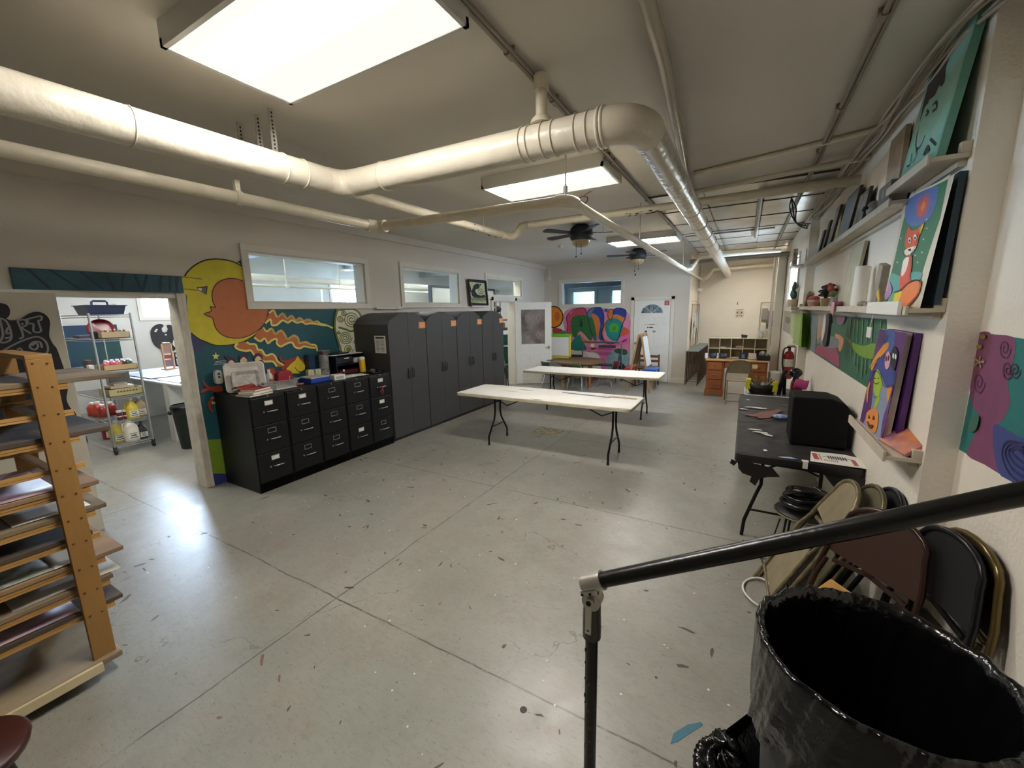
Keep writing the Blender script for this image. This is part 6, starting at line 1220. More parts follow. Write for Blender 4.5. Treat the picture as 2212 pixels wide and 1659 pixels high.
BEI=mat('beige_metal','8d7f62',.35,.3,.15,20,col2='5f553f'); BEI2=mat('beige_seat','93856a',.42,.2,.12,9)
BRN=mat('brown_metal','38231c',.25,.3,.1,9); BRN2=mat('brown_seat','3f2a22',.3,.2,.1,6)
BLK=mat('black_metal','17171a',.3,.3,.1,9); BLK2=mat('black_vinyl','141518',.5,0,.12,7)
GLD=mat('gold_metal','6d5b38',.22,.6,.12,9)
ch=folding_chair('folding_chair','brown grey folding chair standing folded in the storage doorway',(-4.72,7.72,0),(R(-8),0,R(75)),mat('taupe_metal','4f4238',.35,.4),mat('taupe_metal_seat','6b5848',.4,.2),'folded chairs by the storage doorway'); dup(ch,(-4.60,7.62,0),label='second brown grey folding chair leaning behind the first by the last wardrobe',rot=(R(-8),0,R(75)))
# ================================================================== FAR CORNER: round table, easels, chairs
OAK=mat('worn_oak','7a6248',.5,0,.1,6,stretch=(1,.2,1)); ORW=mat('orange_wood','9c6238',.45,0,.12,7)
T=thing('round_table','low round brown children table before the graffiti mural','table',(-3.55,9.5,0))
MB().cyl((-3.55,9.5,.585),(-3.55,9.5,.62),.66,n=40).build('tabletop',OAK,T,bev=.004); MB().cyl((-3.55,9.5,.53),(-3.55,9.5,.585),.5,n=32,caps=False).build('apron',OAK,T)
for k in range(4):
    a=R(45+90*k+15); MB().cyl((-3.55+.46*math.cos(a),9.5+.46*math.sin(a),0),(-3.55+.44*math.cos(a),9.5+.44*math.sin(a),.585),.03,.035,n=12).build('leg',ORW,T)
def kid_chair(loc,rz,c,label):
    T=thing('child_chair',label,'chair',loc,rz,'low stacking chairs around the round table'); M=mat('plastic_'+c,c,.45,0,.06)
    MB().grid(lambda u,v:(-.17+.34*u,-.16+.32*v,.32+.02*(2*u-1)**2-.01*math.sin(PI*v)),6,6).build('seat',M,T,w=False,solid=.008)
    MB().grid(lambda u,v:(-.17+.34*u,.16+.06*v+.015*(1-(2*u-1)**2),.44+.2*v),8,3).build('backrest',M,T,w=False,solid=.008)
    for s in (-1,1):
        MB().tube([(s*.19,-.19,0),(s*.15,-.13,.31),(s*.15,.12,.31),(s*.165,.17,.45),(s*.165,.21,.6)],.01,8).build('leg',CHR,T,w=False); MB().tube([(s*.19,.2,0),(s*.15,.1,.31)],.01,8).build('leg',CHR,T,w=False)
    return T
kid_chair((-3.3,8.82,0),R(180),'4b5232','olive green low chair on the near side of the round table')
kid_chair((-3.98,8.95,0),R(150),'26282a','dark low chair at the left of the round table near the open door')
kid_chair((-2.8,9.6,0),R(260),'6e1f2e','dark red low chair at the right side of the round table')
kid_chair((-3.95,10.3,0),R(0),'2a2c2e','dark grey low chair behind the round table')
T=thing('table_easel','green topped whiteboard easel standing on the round table','easel',(-4.0,9.55,.62))
GRN=mat('lime_plastic','6fae2c',.4,0,.06); YEL=mat('yellow_frame','d0b52c',.4,0,.06)
MB().box((-4.3,9.5,1.18),(-3.72,9.56,1.26)).build('top_bar',GRN,T,bev=.01); MB().box((-4.28,9.47,.72),(-3.76,9.5,1.18)).build('board',mat('whiteboard','d6d8d6',.3,0,.02),T)
MB().box((-3.765,9.46,.66),(-3.73,9.52,1.2)).box((-4.3,9.46,.66),(-3.73,9.52,.70)).box((-4.31,9.46,.66),(-4.28,9.52,1.2)).build('frame',YEL,T,bev=.003)
MB().bar((-4.25,9.7,.62),(-4.25,9.54,1.2),.025,.02).bar((-3.8,9.7,.62),(-3.8,9.54,1.2),.025,.02).build('rear_leg',GRN,T)
MB().bar((-4.2,9.1,.635),(-4.05,9.2,.635),.03,.02).solo('marker_pack',paint('3a5a4a'),'dark green marker lying on the round table','marker')
T=thing('bench_back','dark metal stacking chair standing by the white wall behind the round table','chair',(-3.2,10.4,0))
MB().tube([(-3.75,10.45,0),(-3.75,10.4,.95),(-3.72,10.4,1.0),(-2.75,10.4,1.0),(-2.7,10.4,.95),(-2.7,10.45,0)],.018,8).build('frame',mat('steel_grey','5f666c',.35,.4),T); MB().box((-3.3,10.38,.86),(-2.85,10.4,.93)).build('backrest',mat('steel_dark','3c4248',.4),T); MB().box((-3.74,10.1,.42),(-2.72,10.4,.45)).build('seat',mat('steel_dark','3c4248',.4),T)
for x in (-3.7,-2.76): MB().tube([(x,10.1,0),(x,10.12,.43)],.014,8).build('leg',mat('steel_grey','5f666c',.35,.4),T)
T=thing('floor_easel','wooden double-sided child easel with paint trays before the far door','easel',(-2.0,9.45,0))
WLE=mat('easel_wood','a87e50',.5,0,.1,8)
for s in (-1,1):
    for x0,x1 in ((-2.02,-2.25),(-1.96,-1.74)):
        MB().bar((x0,9.45+s*.25,1.27),(x1,9.45+s*.28,0),.035,.02,up=(0,1,0)).build('leg',WLE,T)
MB().bar((-1.99,9.18,1.27),(-1.99,9.72,1.27),.09,.03).build('top_bar',WLE,T)
for x0,z0,x1,z1,mm,nn in ((-2.04,1.23,-2.16,.58,mat('easel_drab','6f6248',.5,0,.1),'chalk_panel'),(-1.945,1.23,-1.83,.58,mat('whiteboard','d6d8d6',.3,0,.02),'white_panel')):  # chalk panel in drab brown, the opposite panel white
    MB()._a([(x0,9.2,z0),(x0,9.7,z0),(x1,9.7,z1),(x1,9.2,z1)],[(0,1,2,3)]).build(nn,mm,T,solid=.012)
MB().box((-2.32,9.2,.48),(-2.12,9.65,.53)).build('tray',mat('red_plastic','b03028',.4),T,bev=.006); MB().box((-1.9,9.15,.48),(-1.62,9.6,.53)).build('tray',mat('blue_tray','2456a8',.4),T,bev=.006); MB().box((-1.88,9.13,.36),(-1.72,9.3,.48)).build('cup_holder',mat('dark_navy','14182a',.4),T)
MB().bar((-2.2,9.2,.3),(-1.78,9.2,.3),.02,.04).build('crossbar',WLE,T); MB().bar((-2.2,9.7,.3),(-1.78,9.7,.3),.02,.04).build('crossbar',WLE,T)
T=thing('wooden_chair','small brown wooden chair behind the double-sided easel','chair',(-2.0,10.05,0)); BW_=mat('brown_wood','6b4428',.5,0,.1,8)
for x,y,h_ in ((-2.22,9.9,.42),(-1.76,9.9,.42),(-2.22,10.28,.74),(-1.76,10.28,.74)): MB().box((x-.018,y-.018,0),(x+.018,y+.018,h_)).build('leg',BW_,T)
MB().box((-2.24,9.88,.42),(-1.74,10.3,.45)).build('seat',BW_,T,bev=.004)
for z in (.55,.66): MB().box((-2.2,10.27,z),(-1.78,10.29,z+.06)).build('back_slat',BW_,T)
MB().box((-2.2,9.9,.18),(-1.78,9.92,.21)).build('crossbar',BW_,T)
# room beyond far window
MB().box((-5.0,12.0,2.5),(-1.4,12.1,2.66)).solo('far_beam',mat('beam_grey','8d9194',.6,0,.15),'grey beams seen through the far window','beam',kind='structure')
MB().box((-4.9,11.0,1.9),(-2.0,11.05,1.95)).solo('far_counter_rail',paint('4a4d50'),'dark rail just behind the far window glass','rail')
# ================================================================== ALCOVE: stacked chairs, desk, cubbies
STK=mat('stack_metal','4f4034',.4,.3,.1,9); STS=mat('stack_slat','7c8a84',.5,.0,.1,9)
def tray_stand():
    T=thing('stacking_stool','','stool',(0,0,0),0,'row of nested stools in the alcove'); w_,d_,h_=.27,.2,.82
    for x in (0,w_):
        for y in (0,d_): MB().tube([(x,y,0),(x,y,h_)],.008,8).build('leg',STK,T)
    MB().box((0,0,h_-.012),(w_,d_,h_+.008)).build('seat',STS,T,bev=.005)
    MB().tube([(0,0,.55),(w_,0,.55)],.006,6).tube([(0,0,.1),(w_,0,.1)],.006,6).tube([(0,0,.1),(0,d_,.1)],.006,6).tube([(w_,0,.1),(w_,d_,.1)],.006,6).tube([(0,0,.50),(w_,0,.50)],.006,6).build('crossbar',STK,T); return T
s0=tray_stand()
for k in range(9):
    o=s0 if k==0 else dup(s0,(0,0,0)); o.location=(-1.175+.006*k,10.46+.27*k*.0+.245*k if False else 10.46+.31*k*.82,0); o['label']='tall narrow grey green stool in the alcove row, %s'%('nearest the room','second from the room','third from the room','fourth from the room','middle of the nine','fourth from the alcove end','third from the alcove end','second from the alcove end','deepest of all')[k]
    if k: o.location.y=10.46+.285*k
DW=mat('desk_wood','9a5c30',.35,0,.0,4,bump=.05,stretch=(1,1,.3),col2='7c4422'); DWT=mat('desk_top_wood','b98a5a',.35,0,.1,5)
T=thing('wooden_desk','orange brown wooden pedestal desk under the cubby shelf in the alcove','desk',(-.1,9.65,0))
MB().box((-.67,9.33,.745),(.46,9.98,.775)).build('desktop',DWT,T,bev=.006)
for x0,x1,sd in ((-.645,-.325,'l'),(.13,.44,'r')):
    MB().box((x0,9.37,.14),(x1,9.95,.745)).build('pedestal',DW,T,bev=.004)
    MB().prism([(x0-.015,0),(x0+.05,0),(x0+.08,.05),(x1-.08,.05),(x1-.05,0),(x1+.015,0),(x1+.015,.14),(x0-.015,.14)],9.345,9.37,'Y').box((x0-.012,9.365,.0),(x0+.02,9.96,.14)).box((x1-.02,9.365,0),(x1+.012,9.96,.14)).build('plinth',DW,T)
    for z0,z1 in ((.56,.72),(.36,.54),(.16,.34)):
        d=MB().box((x0+.03,9.35,z0),(x1-.03,9.372,z1)).build('drawer',DW,T,bev=.006); MB().ball(((x0+x1)/2,9.335,(z0+z1)/2),.018).build('knob',DW,d)
d=MB().box((-.30,9.355,.63),(.11,9.372,.73)).build('drawer',DW,T,bev=.005); MB().ball((-.2,9.34,.68),.016).build('knob',DW,d); MB().box((-.32,9.4,.6),(.13,9.9,.745)).build('apron',DW,T)
MB().box((.18,9.345,.62),(.27,9.349,.70)).solo('sticky_note',mat('yellow_note','d9d2a0',.7),'pale yellow note stuck on the desk drawer','note')
MB().box((-.06,9.35,.725),(.05,9.352,.74)).solo('sticky_note',PAP,'white slip stuck on the middle desk drawer','note')
CUB=mat('cubby_board','c4b597',.6,0,.05,6)
T=thing('cubby_shelf','beige cubby shelf with two rows of compartments on the desk','shelf',(-.1,9.95,.776))
m=MB()
x0,x1=-.66,.42
for z in (.776,.965,1.18): m.box((x0,9.72,z),(x1,9.97,z+.012))
for i in range(6): x=x0+(x1-x0)*i/5; m.box((x-.006,9.722,.776),(x+.006,9.97,1.185))
m.build('frame',CUB,T); MB().box((x0,9.965,.776),(x1,9.975,1.19)).build('back_panel',mat('cubby_back','9c8c70',.6,0,.05),T)
def cup(name,x,y,z,r0,r1,h,m,label,cat,n=16): return MB().lathe([(r0,0),(r1,h),(r1*.93,h),(r0*.9,.01),(.0001,.01)],(x,y,z),n).solo(name,m,label,cat)
cup('blue_bucket',-.555,9.6,.777,.06,.075,.11,mat('navy_plastic2','141f33',.35),'navy blue tub on the left of the desk','tub')
cup('black_bucket',-.36,9.58,.777,.065,.08,.105,mat('black_rubber','1b1a19',.5),'black tub beside the navy one on the desk','tub')
cup('small_bottle',-.46,9.58,.777,.02,.018,.11,paint('c9c4bc'),'small pale bottle between the two tubs','bottle',10)
MB().box((-.70,9.5,.777),(-.645,9.6,.88)).solo('white_note_box',PAP,'white card box at the left desk corner','box')
T=thing('small_screen','small black framed card with blue picture on the desk','picture frame',(0,9.6,.777)); MB().box((-.07,9.6,.778),(.08,9.615,.895)).build('frame',paint('17181c'),T); MB().box((-.02,9.598,.80),(.035,9.6,.88)).build('picture',paint('4f7ea8'),T)
MB().box((.1,9.6,.777),(.24,9.61,.90)).solo('white_card',paint('cfc9ba'),'blank off-white card standing on the desk','card')
T=openbox('wire_basket',.255,.475,9.45,9.6,.777,.09,mat('black_wire','1a1a1c',.4),'black basket at the right end of the desk','basket'); MB().ball((.34,9.53,.90),.06).ball((.42,9.55,.87),.04).solo('paint_pots',mat('white_pots','a7a59c',.5,0,.4,20,col2='3a3a3a'),'white and black odds and ends heaped in the desk basket','odds')
MB().ball((-.06,9.8,1.0),.045,10,0,(1.9,.9,.7)).solo('shell_heap',mat('shells','c9b3a2',.6,0,.3,30,col2='8c4a3a'),'small heap of shells in the middle cubby','shells'); MB().ball((-.38,9.8,.99),.03,10,0,(2,1,.5)).solo('white_cloth',WHITE,'little white cloth in the second upper cubby','cloth')
MB().prism([(-.05,1.193),(.05,1.193),(.06,1.25),(-.06,1.265)],9.85,9.87,'Y').solo('black_card',paint('1c1b1a'),'black card standing on top of the cubby shelf','card')
T=thing('paper_bag','crumpled white bag on the right of the cubby shelf','bag',(.28,9.85,1.193)); MB().lathe([(.05,0),(.06,.03),(.055,.09),(.03,.13),(.04,.16)],(.28,9.85,1.193),10).build('bag',CLR if False else paint('c9c6c0'),T)
folding_chair('folding_chair','open beige metal folding chair in front of the wooden desk',(-.04,8.88,0),(0,0,R(181)),BEI,BEI2,None,True)
# grids and papers
GRD=mat('grid_wire','6f6658',.4,.3)
def gridpanel(axis,c,a0,a1,z0,z1,label):
    m=MB(); P=lambda a,z:(c,a,z) if axis=='X' else (a,c,z)
    n=int(round((a1-a0)/.18)); k=int(round((z1-z0)/.18))
    for i in range(n+1): a=a0+(a1-a0)*i/n; m.tube([P(a,z0),P(a,z1)],.0022 if 0<i<n else .007,5)
    for i in range(k+1): z=z0+(z1-z0)*i/k; m.tube([P(a0,z),P(a1,z)],.0022 if 0<i<k else .007,5)
    return m.solo('wire_grid_panel',GRD,label,'grid panel')
gridpanel('X',-1.17,11.1,12.9,.86,1.93,'wire grid panel hung with paper strips on the left alcove wall'); gridpanel('Y',12.9,.33,.66,.05,1.93,'tall wire grid panel at the right end of the alcove')
pc=['e6e2d8','c7d3dc','d8c2ba','e2ddd0','b9cbd6','e6e2d8','d9cdb8','8fb0c9']
for i in range(8): 
    y=11.2+i*.21; T=MB().box((-1.162,y,1.05+.12*(i%3)),(-1.158,y+.15,1.6+.1*(i%2))).solo('hung_paper',paint(pc[i]),'paper strip clipped on the left alcove grid, %s from the room'%('first','second','third','fourth','fifth','sixth','seventh','eighth')[i],'paper','paper strips on the alcove grid')
T=MB().prism([(11.35,1.42),(11.75,1.5),(11.62,1.42),(11.8,1.36),(11.4,1.3),(11.5,1.37)],-1.157,-1.154,'X').solo('black_cutout',paint('1a1918'),'black bird-like paper cutout on the left alcove grid','cutout')
for i,(x0,x1,z0,z1,c) in enumerate(((.37,.5,1.45,1.78,'8c8a80'),(.37,.48,1.05,1.4,'c9c3b4'),(.5,.64,1.3,1.72,'6d6a78'),(.44,.62,.8,1.25,'a39a8c'))): 
    MB().grid(lambda u,v:(x0+(x1-x0)*u,12.86-.01*math.sin(7*u+3*v),z0+(z1-z0)*v),5,5).solo('hung_cloth',paint(c),('grey apron hung top left on the tall alcove grid','cream paper hung low left on the tall alcove grid','violet grey cloth hung right on the tall alcove grid','beige smock hung lowest on the tall alcove grid')[i],'cloth','cloths on the tall grid',solid=.004)
T=MB().box((-.26,12.985,1.53),(-.05,12.99,1.78)).solo('wall_sign',paint('d9d2c2'),'small printed sign on the alcove end wall','sign'); m=MB()
for z in (1.745,1.69,1.64,1.585): m.box((-.23,12.983,z),(-.08,12.985,z+.012))
for x in (-.215,-.11):
    for z in (1.68,1.59): m.cyl((x,12.985,z),(x,12.982,z),.018,n=10)
m.build('print',paint('5c5850'),T)
MB().box((-.235,12.985,1.89),(-.215,12.99,1.96)).solo('wall_plate',paint('6a6458'),'tiny dark wall bracket above the small sign','bracket')
MB().box((.58,12.9,2.42),(.67,12.99,2.74)).solo('wall_box',WHITE,'white electrical box high in the alcove corner','electrical box')
T=thing('wall_column','white boxed pipe column at the corner of the alcove','column',(.6,10.6,0)); T['kind']='structure'
MB().box((.52,10.5,0),(.67,10.72,2.95)).build('column',TRIM,T,bev=.01); MB().cyl((.47,10.6,.0),(.47,10.6,2.95),.03,n=12).build('pipe',PIPE,T)
MB().lathe([(.09,0),(.1,.02),(.1,.5),(.105,.52),(.1,.56),(.0001,.58)],(.57,9.5,0),18).solo('white_bin',mat('bin_white','c2bfb4',.5),'white lidded bin between the desk and the column','bin')
m=MB().tube([(-1.185,11.0,2.0),(-1.16,11.6,2.01),(-1.185,12.3,1.99),(-1.18,12.9,1.9)],.006,6); m.solo('alcove_cable',CAB,'thin cable drooping along the left alcove wall','cable')
MB().cyl((-1.16,12.1,2.3),(-1.05,12.1,2.27),.05,.06,n=12).box((-1.2,12.07,2.27),(-1.14,12.13,2.33)).solo('security_camera',WHITE,'little white security camera on the left alcove wall','camera')
# ================================================================== SHELF WALL
def board_shelf(name,label,x0,x1,y0,y1,z,fr=0,m=TRIM,lip=.03,xw=.78):
    T=thing(name,label,'shelf',((x0+x1)/2,(y0+y1)/2,z),0)
    MB().box((x0,y0,z-.02),(x1,y1,z)).build('board',m,T,bev=.002)
    MB().box((x0-.012,y0,z-.03),(x0,y1,z+lip)).build('front_lip',m,T,bev=.002)
    MB().box((x1-.035,y0,z),(x1,y0+.03,z+.045)).box((x1-.03,y0+.03,z-.05),(x1,y1,z-.02)).build('end_block',m,T,bev=.002)
    return T
SHW=mat('shelf_paint','c9bfac',.5,0,.08,8,bump=.15)
board_shelf('wall_shelf','short top wall shelf carrying the turquoise portrait',.655,.78,2.58,3.2,2.465,m=SHW,lip=.012)
board_shelf('wall_shelf','long upper wall shelf lined with leaning canvases',.655,.78,3.12,7.06,2.40,m=SHW,lip=.012)
board_shelf('wall_shelf','long middle wall shelf with the fox painting, plants and odds and ends',.655,.78,2.58,7.06,1.815,m=SHW,lip=.012)
board_shelf('wall_shelf','continuation of the middle shelf beyond the wall corner',.56,.68,7.06,8.6,1.815,m=SHW,lip=.012)
board_shelf('wall_shelf','short low white ledge carrying the witch painting',.65,.78,2.57,3.37,1.10,m=SHW,lip=.022)
MB().box((.625,2.62,1.785),(.64,3.2,1.85)).solo('white_board_strip',mat('bright_white','efece4',.4,0,.02),'bright white board strip fixed to the front of the middle shelf','board')
MB().box((.52,7.1,2.38),(.679,7.5,2.405)).solo('white_ledge',SHW,'little white ledge at the end of the upper shelf','shelf')
def canvas(key,pl,y0,y1,h,th,label,edge,fc=None,name='canvas_painting',group=None,base=None):
    xb,zb,a=pl; to=lambda u,v,d:(xb+math.sin(a)*v-math.cos(a)*d,u,zb+math.cos(a)*v+math.sin(a)*d)
    T=thing(name,label,'painting',(xb,(y0+y1)/2,zb),0,group); m=MB()
    m._a([to(y0,0,0),to(y1,0,0),to(y1,h,0),to(y0,h,0),to(y0,0,-th),to(y1,0,-th),to(y1,h,-th),to(y0,h,-th)],[(3,2,1,0),(4,5,6,7),(0,1,5,4),(1,2,6,5),(2,3,7,6),(3,0,4,7)])
    m.build('canvas',edge,T)
    if key: mb,ms=artmesh(key,to,base=.0003); mb.build('picture',ms,T)
    elif fc:
        m=MB(); m._a([to(y0+.01,.01,.0006),to(y1-.01,.01,.0006),to(y1-.01,h-.01,.0006),to(y0+.01,h-.01,.0006)],[(3,2,1,0)]); m.build('picture',fc,T)
    return T
canvas('teal',(.68,2.475,.12),2.615,3.14,.60,.03,'turquoise stencil portrait canvas leaning on the short top shelf',paint('6ba391'))
canvas('fox',(.695,1.835,.055),2.59,3.19,.55,.004,'fox painting with rainbow tail and starry sky on the middle shelf',paint('cfc8b2'))
canvas(None,(.735,1.83,.03),2.575,3.05,.56,.025,'dark blue glossy canvas standing behind the fox painting',mat('midnight_canvas','10243c',.25,0,.4,7,col2='0c3a3c'))
canvas('witch',(.69,1.13,.05),2.83,3.31,.56,.03,'witch, ghost and jack-o-lantern painting on the low ledge',paint('c9bfb4'))
canvas(None,(.735,1.12,.03),2.80,3.25,.57,.025,'deep purple canvas standing behind the witch painting',mat('violet_canvas','4a2068',.4,0,.25,8))
o=MB().box((-.008,-.13,0),(.008,.13,.16)).solo('marbled_canvas',mat('marbled_paint','8f5a7c',.35,0,.0,14,col2='d8874a'),'small marbled orange and purple canvas lying tilted at the ledge end','painting',bev=.002); o.location=(.7,2.71,1.107); o.rotation_euler=(0,R(50),R(10))
# middle shelf objects
T=thing('ribbon_scrap','bent yellow card strip beside the fox painting','card',(.69,3.24,1.835)); MB().prism([(3.19,1.818),(3.24,1.818),(3.2,1.86),(3.25,1.9),(3.22,1.93),(3.16,1.86)],.67,.675,'X').build('strip',paint('d9c22c'),T)
o=MB().box((-.02,-.05,0),(.02,.05,.27)).box((-.06,-.05,.0),(.02,.05,.03)).solo('plaster_bracket',mat('grey_plaster','8f877c',.6,0,.15,18),'grey plaster cast leaning between the tube and the fox painting','cast',bev=.006); o.location=(.70,3.44,1.815); o.rotation_euler=(R(12),0,0)
MB().ball((.69,3.66,1.84),.03,10,0,(1,2.2,.7)).solo('plaster_hand',mat('grey_plaster','8f877c',.6,0,.15,18),'small pale plaster piece lying between the tube and the grey cast','cast')
o=MB().cyl((0,0,0),(0,0,.29),.045,n=24).solo('white_tube',WHITE,'white cylindrical tube leaning on the middle shelf','tube'); o.location=(.70,3.86,1.817); o.rotation_euler=(R(-9),R(3),0)
canvas(None,(.70,1.818,.1),4.15,4.62,.5,.02,'pale sage abstract painting leaning behind the white tube',paint('b3ab94'),mat('sage_abstract','a7a98a',.5,0,.0,9,col2='c9c2aa'))
for i,(y,c,s_) in enumerate(((4.42,'7a3a5a',.03),(4.55,'8c2a3c',.028),(4.66,'a06a8c',.035))): MB().ball((.69,y,1.818+s_*.8),s_,10,0,(1,1.4,.8)).solo('craft_scrap',paint(c),('mauve','crimson','pink')[i]+' crumpled craft scrap below the sage painting','craft','craft scraps on the middle shelf')
T=thing('bud_vase','little glass vase with a green sprig on the middle shelf','vase',(.69,4.84,1.816)); MB().lathe([(.025,0),(.03,.04),(.015,.08),(.018,.1)],(.69,4.84,1.816),12).build('vase',CLR,T); MB().ball((.69,4.84,1.94),.03,8).build('sprig',paint('5f7a4c'),T)
def pot(x,y,z,r_,h,c,label,n_leaf,leafc,lr,name='potted_plant'):
    T=thing(name,label,'plant',(x,y,z)); MB().lathe([(r_*.75,0),(r_,h),(r_*.9,h),(r_*.7,.01),(.0001,.01)],(x,y,z),14).build('pot',paint(c),T)
    rn=random.Random(n_leaf); m=MB()
    for i in range(n_leaf):
        a=rn.random()*2*PI; e=rn.random()*.9+.1; p=(x+math.cos(a)*lr*e*.8,y+math.sin(a)*lr*e*1.7,z+h+lr*(.3+rn.random()*1.2)); m.ball(p,lr*.38,7,0,(.6+rn.random(),.6+rn.random(),.5)); m.tube([(x,y,z+h*.8),p],.003,4)
    m.build('foliage',paint(leafc),T); return T
pot(.69,5.25,1.816,.045,.09,'a08c68','tan pot with black paper flowers on the middle shelf',16,'23222a',.09)
MB().ball((.69,4.98,1.99),.035,8,0,(.8,1.5,.9)).ball((.69,5.06,2.03),.02,8).tube([(.69,5.15,1.9),(.69,5.0,1.98)],.004,5).solo('red_flower',paint('a83a34'),'red paper flower beside the black ones','flower')
T=thing('pink_flower_carton','pink egg-carton flower basket on the middle shelf','basket',(.69,6.0,1.816)); m=MB().lathe([(.05,0),(.07,.05),(.075,.09),(.06,.05)],(.69,6.0,1.816),12,sy=2.6); m.build('basket',mat('pink_carton','b0786c',.6,0,.2,25,col2='c9a08c'),T); m=MB()
for i in range(9): m.ball((.66+.02*(i%3),5.82+.045*i,1.92+.012*(i%2)),.03,7,0,(1,1.5,.5))
m.build('petals',paint('c0605c'),T)
for i,(y,h_) in enumerate(((6.85,.17),(6.98,.21))): o=MB().box((-.008,-.09,0),(.008,.09,h_)).solo('weathered_picture',mat('weathered_frame','7c6f58',.5,0,.2,20),'small weathered frame leaning near the shelf corner, %s of two'%('smaller','taller')[i],'picture frame'); o.location=(.67+.03*i,y,1.816); o.rotation_euler=(0,R(10),0)
T=thing('cactus_plant','dark green paddle cactus in a tan pot on the shelf beyond the corner','plant',(.62,7.75,1.816)); MB().lathe([(.06,0),(.075,.12),(.065,.12)],(.62,7.75,1.816),14).build('pot',paint('a39478'),T)
MB().ball((.62,7.75,2.0),.1,10,0,(.4,1,.8)).ball((.62,7.95,2.02),.085,10,0,(.4,1,.9)).ball((.61,7.66,2.11),.075,10,0,(.4,1,.8)).ball((.63,7.85,2.15),.06,10,0,(.4,.8,1)).build('paddles',paint('1e3f2c'),T)
# upper shelf objects
cs=[('4c5570','blue grey',6.2,.30,.16),('2e3648','navy edged',5.86,.35,.14),('6f7f8c','tall grey blue',5.45,.42,.2),('8e8460','yellow and blue landscape',4.75,.40,.5)]
for i,(c,nm_,y,h_,w_) in enumerate(cs): canvas(None,(.685,2.402,.14),y-w_/2,y+w_/2,h_,.02,nm_+' canvas leaning on the long upper shelf',paint('3a3228'),mat('canvas_%d'%i,c,.5,0,.0,5,col2=('6c7488','4c5468','93a3ac','5d7ea4')[i]))
canvas(None,(.70,2.402,.12),4.12,4.45,.30,.02,'black and white sketch canvas on the long upper shelf',paint('3a3228'),mat('sketch','9c9890',.5,0,.0,18,col2='3c3a38'))
T=thing('skull_figure','small grey skeleton figure on the long upper shelf','figurine',(.7,3.75,2.402)); MB().ball((.7,3.75,2.47),.05,10,0,(.8,1.2,1.1)).ball((.7,3.75,2.43),.035,8).build('skull',mat('bone_grey','8d877c',.6,0,.2,30),T); MB().ball((.655,3.73,2.48),.014,6).ball((.66,3.79,2.48),.014,6).build('eye_socket',mat('dark_hole','2c2a27'),T)
MB().box((.68,3.3,2.402),(.76,3.55,2.55)).solo('grey_box',mat('grey_brown','6f665a',.6,0,.2,12),'grey brown box under the short top shelf','box'); MB().ball((.71,3.45,2.5),.06,8,0,(.6,1.3,1)).solo('plaster_mask',mat('bone_grey','8d877c',.6,0,.2,30),'grey plaster mask in front of the grey brown box','mask')
MB().box((.745,3.45,2.55),(.77,3.75,2.88)).solo('pale_drawing',mat('pale_drawing','a99c88',.6,0,.0,10,col2='8a7d6c'),'pale drawing pinned on the wall beyond the turquoise portrait','drawing')
MB().box((.76,3.2,2.63),(.78,3.215,2.92)).solo('dark_stick',paint('3c3228'),'thin dark stick upright beside the turquoise portrait','stick')
MB().box((.52,7.12,2.41),(.57,7.28,2.62)).solo('patterned_vase',mat('pattern_red','8f7060',.5,0,.0,30,col2='c9b8a4'),'narrow patterned box on the little ledge by the window','box')
# hanging things under middle shelf
T=thing('hanging_mask','black and white mask hanging on a pink ribbon under the middle shelf','mask',(.63,4.3,1.6)); MB().box((.625,4.28,1.69),(.63,4.40,1.86)).build('ribbon',paint('c9a0a0'),T); MB().prism(smooth([(4.25,1.6),(4.28,1.75),(4.42,1.75),(4.46,1.6),(4.42,1.5),(4.28,1.5)],True,3),.60,.62,'X').build('mask',paint('1a191b'),T); MB().prism(smooth([(4.38,1.6),(4.40,1.73),(4.48,1.75),(4.52,1.6),(4.47,1.52)],True,3),.595,.6,'X').build('white_half',paint('cfcac4'),T)
T=thing('price_tag','white tag hanging on a thread below the middle shelf','tag',(.64,3.16,1.64)); MB().box((.638,3.10,1.645),(.642,3.2,1.705)).build('tag',PAP,T); MB().tube([(.64,3.15,1.705),(.645,3.12,1.79)],.002,4).build('thread',PAP,T)
# fire extinguisher
T=thing('fire_extinguisher','red fire extinguisher with white label on the wall beyond the corner','fire extinguisher',(.59,7.25,.77))
RED=mat('extinguisher_red','8c1420',.3,.1,.05)
MB().lathe([(.055,0),(.065,.02),(.065,.34),(.05,.39),(.02,.41),(.02,.43)],(.595,7.25,.77),20).build('cylinder',RED,T); MB().lathe([(.066,.18),(.066,.29)],(.595,7.25,.77),20).build('label',mat('label_cream','c9c2b4',.5,0,.15,40),T)
MB().cyl((.595,7.25,1.2),(.595,7.25,1.24),.018,n=12).box((.56,7.235,1.235),(.66,7.265,1.25)).box((.57,7.235,1.26),(.66,7.265,1.27)).build('valve',mat('black_metal_b','2a2a2a',.4,.5),T); MB().tube(smooth([(.575,7.24,1.23),(.525,7.22,1.2),(.52,7.22,1.0),(.545,7.22,.85)],False,4),.011,8).build('hose',mat('black_rubber','1b1a19',.5),T); MB().box((.655,7.24,.9),(.68,7.26,1.25)).build('bracket',CHR,T)
MB().box((.505,7.235,1.05),(.515,7.3,1.2)).build('inspection_tag',PAP,T)
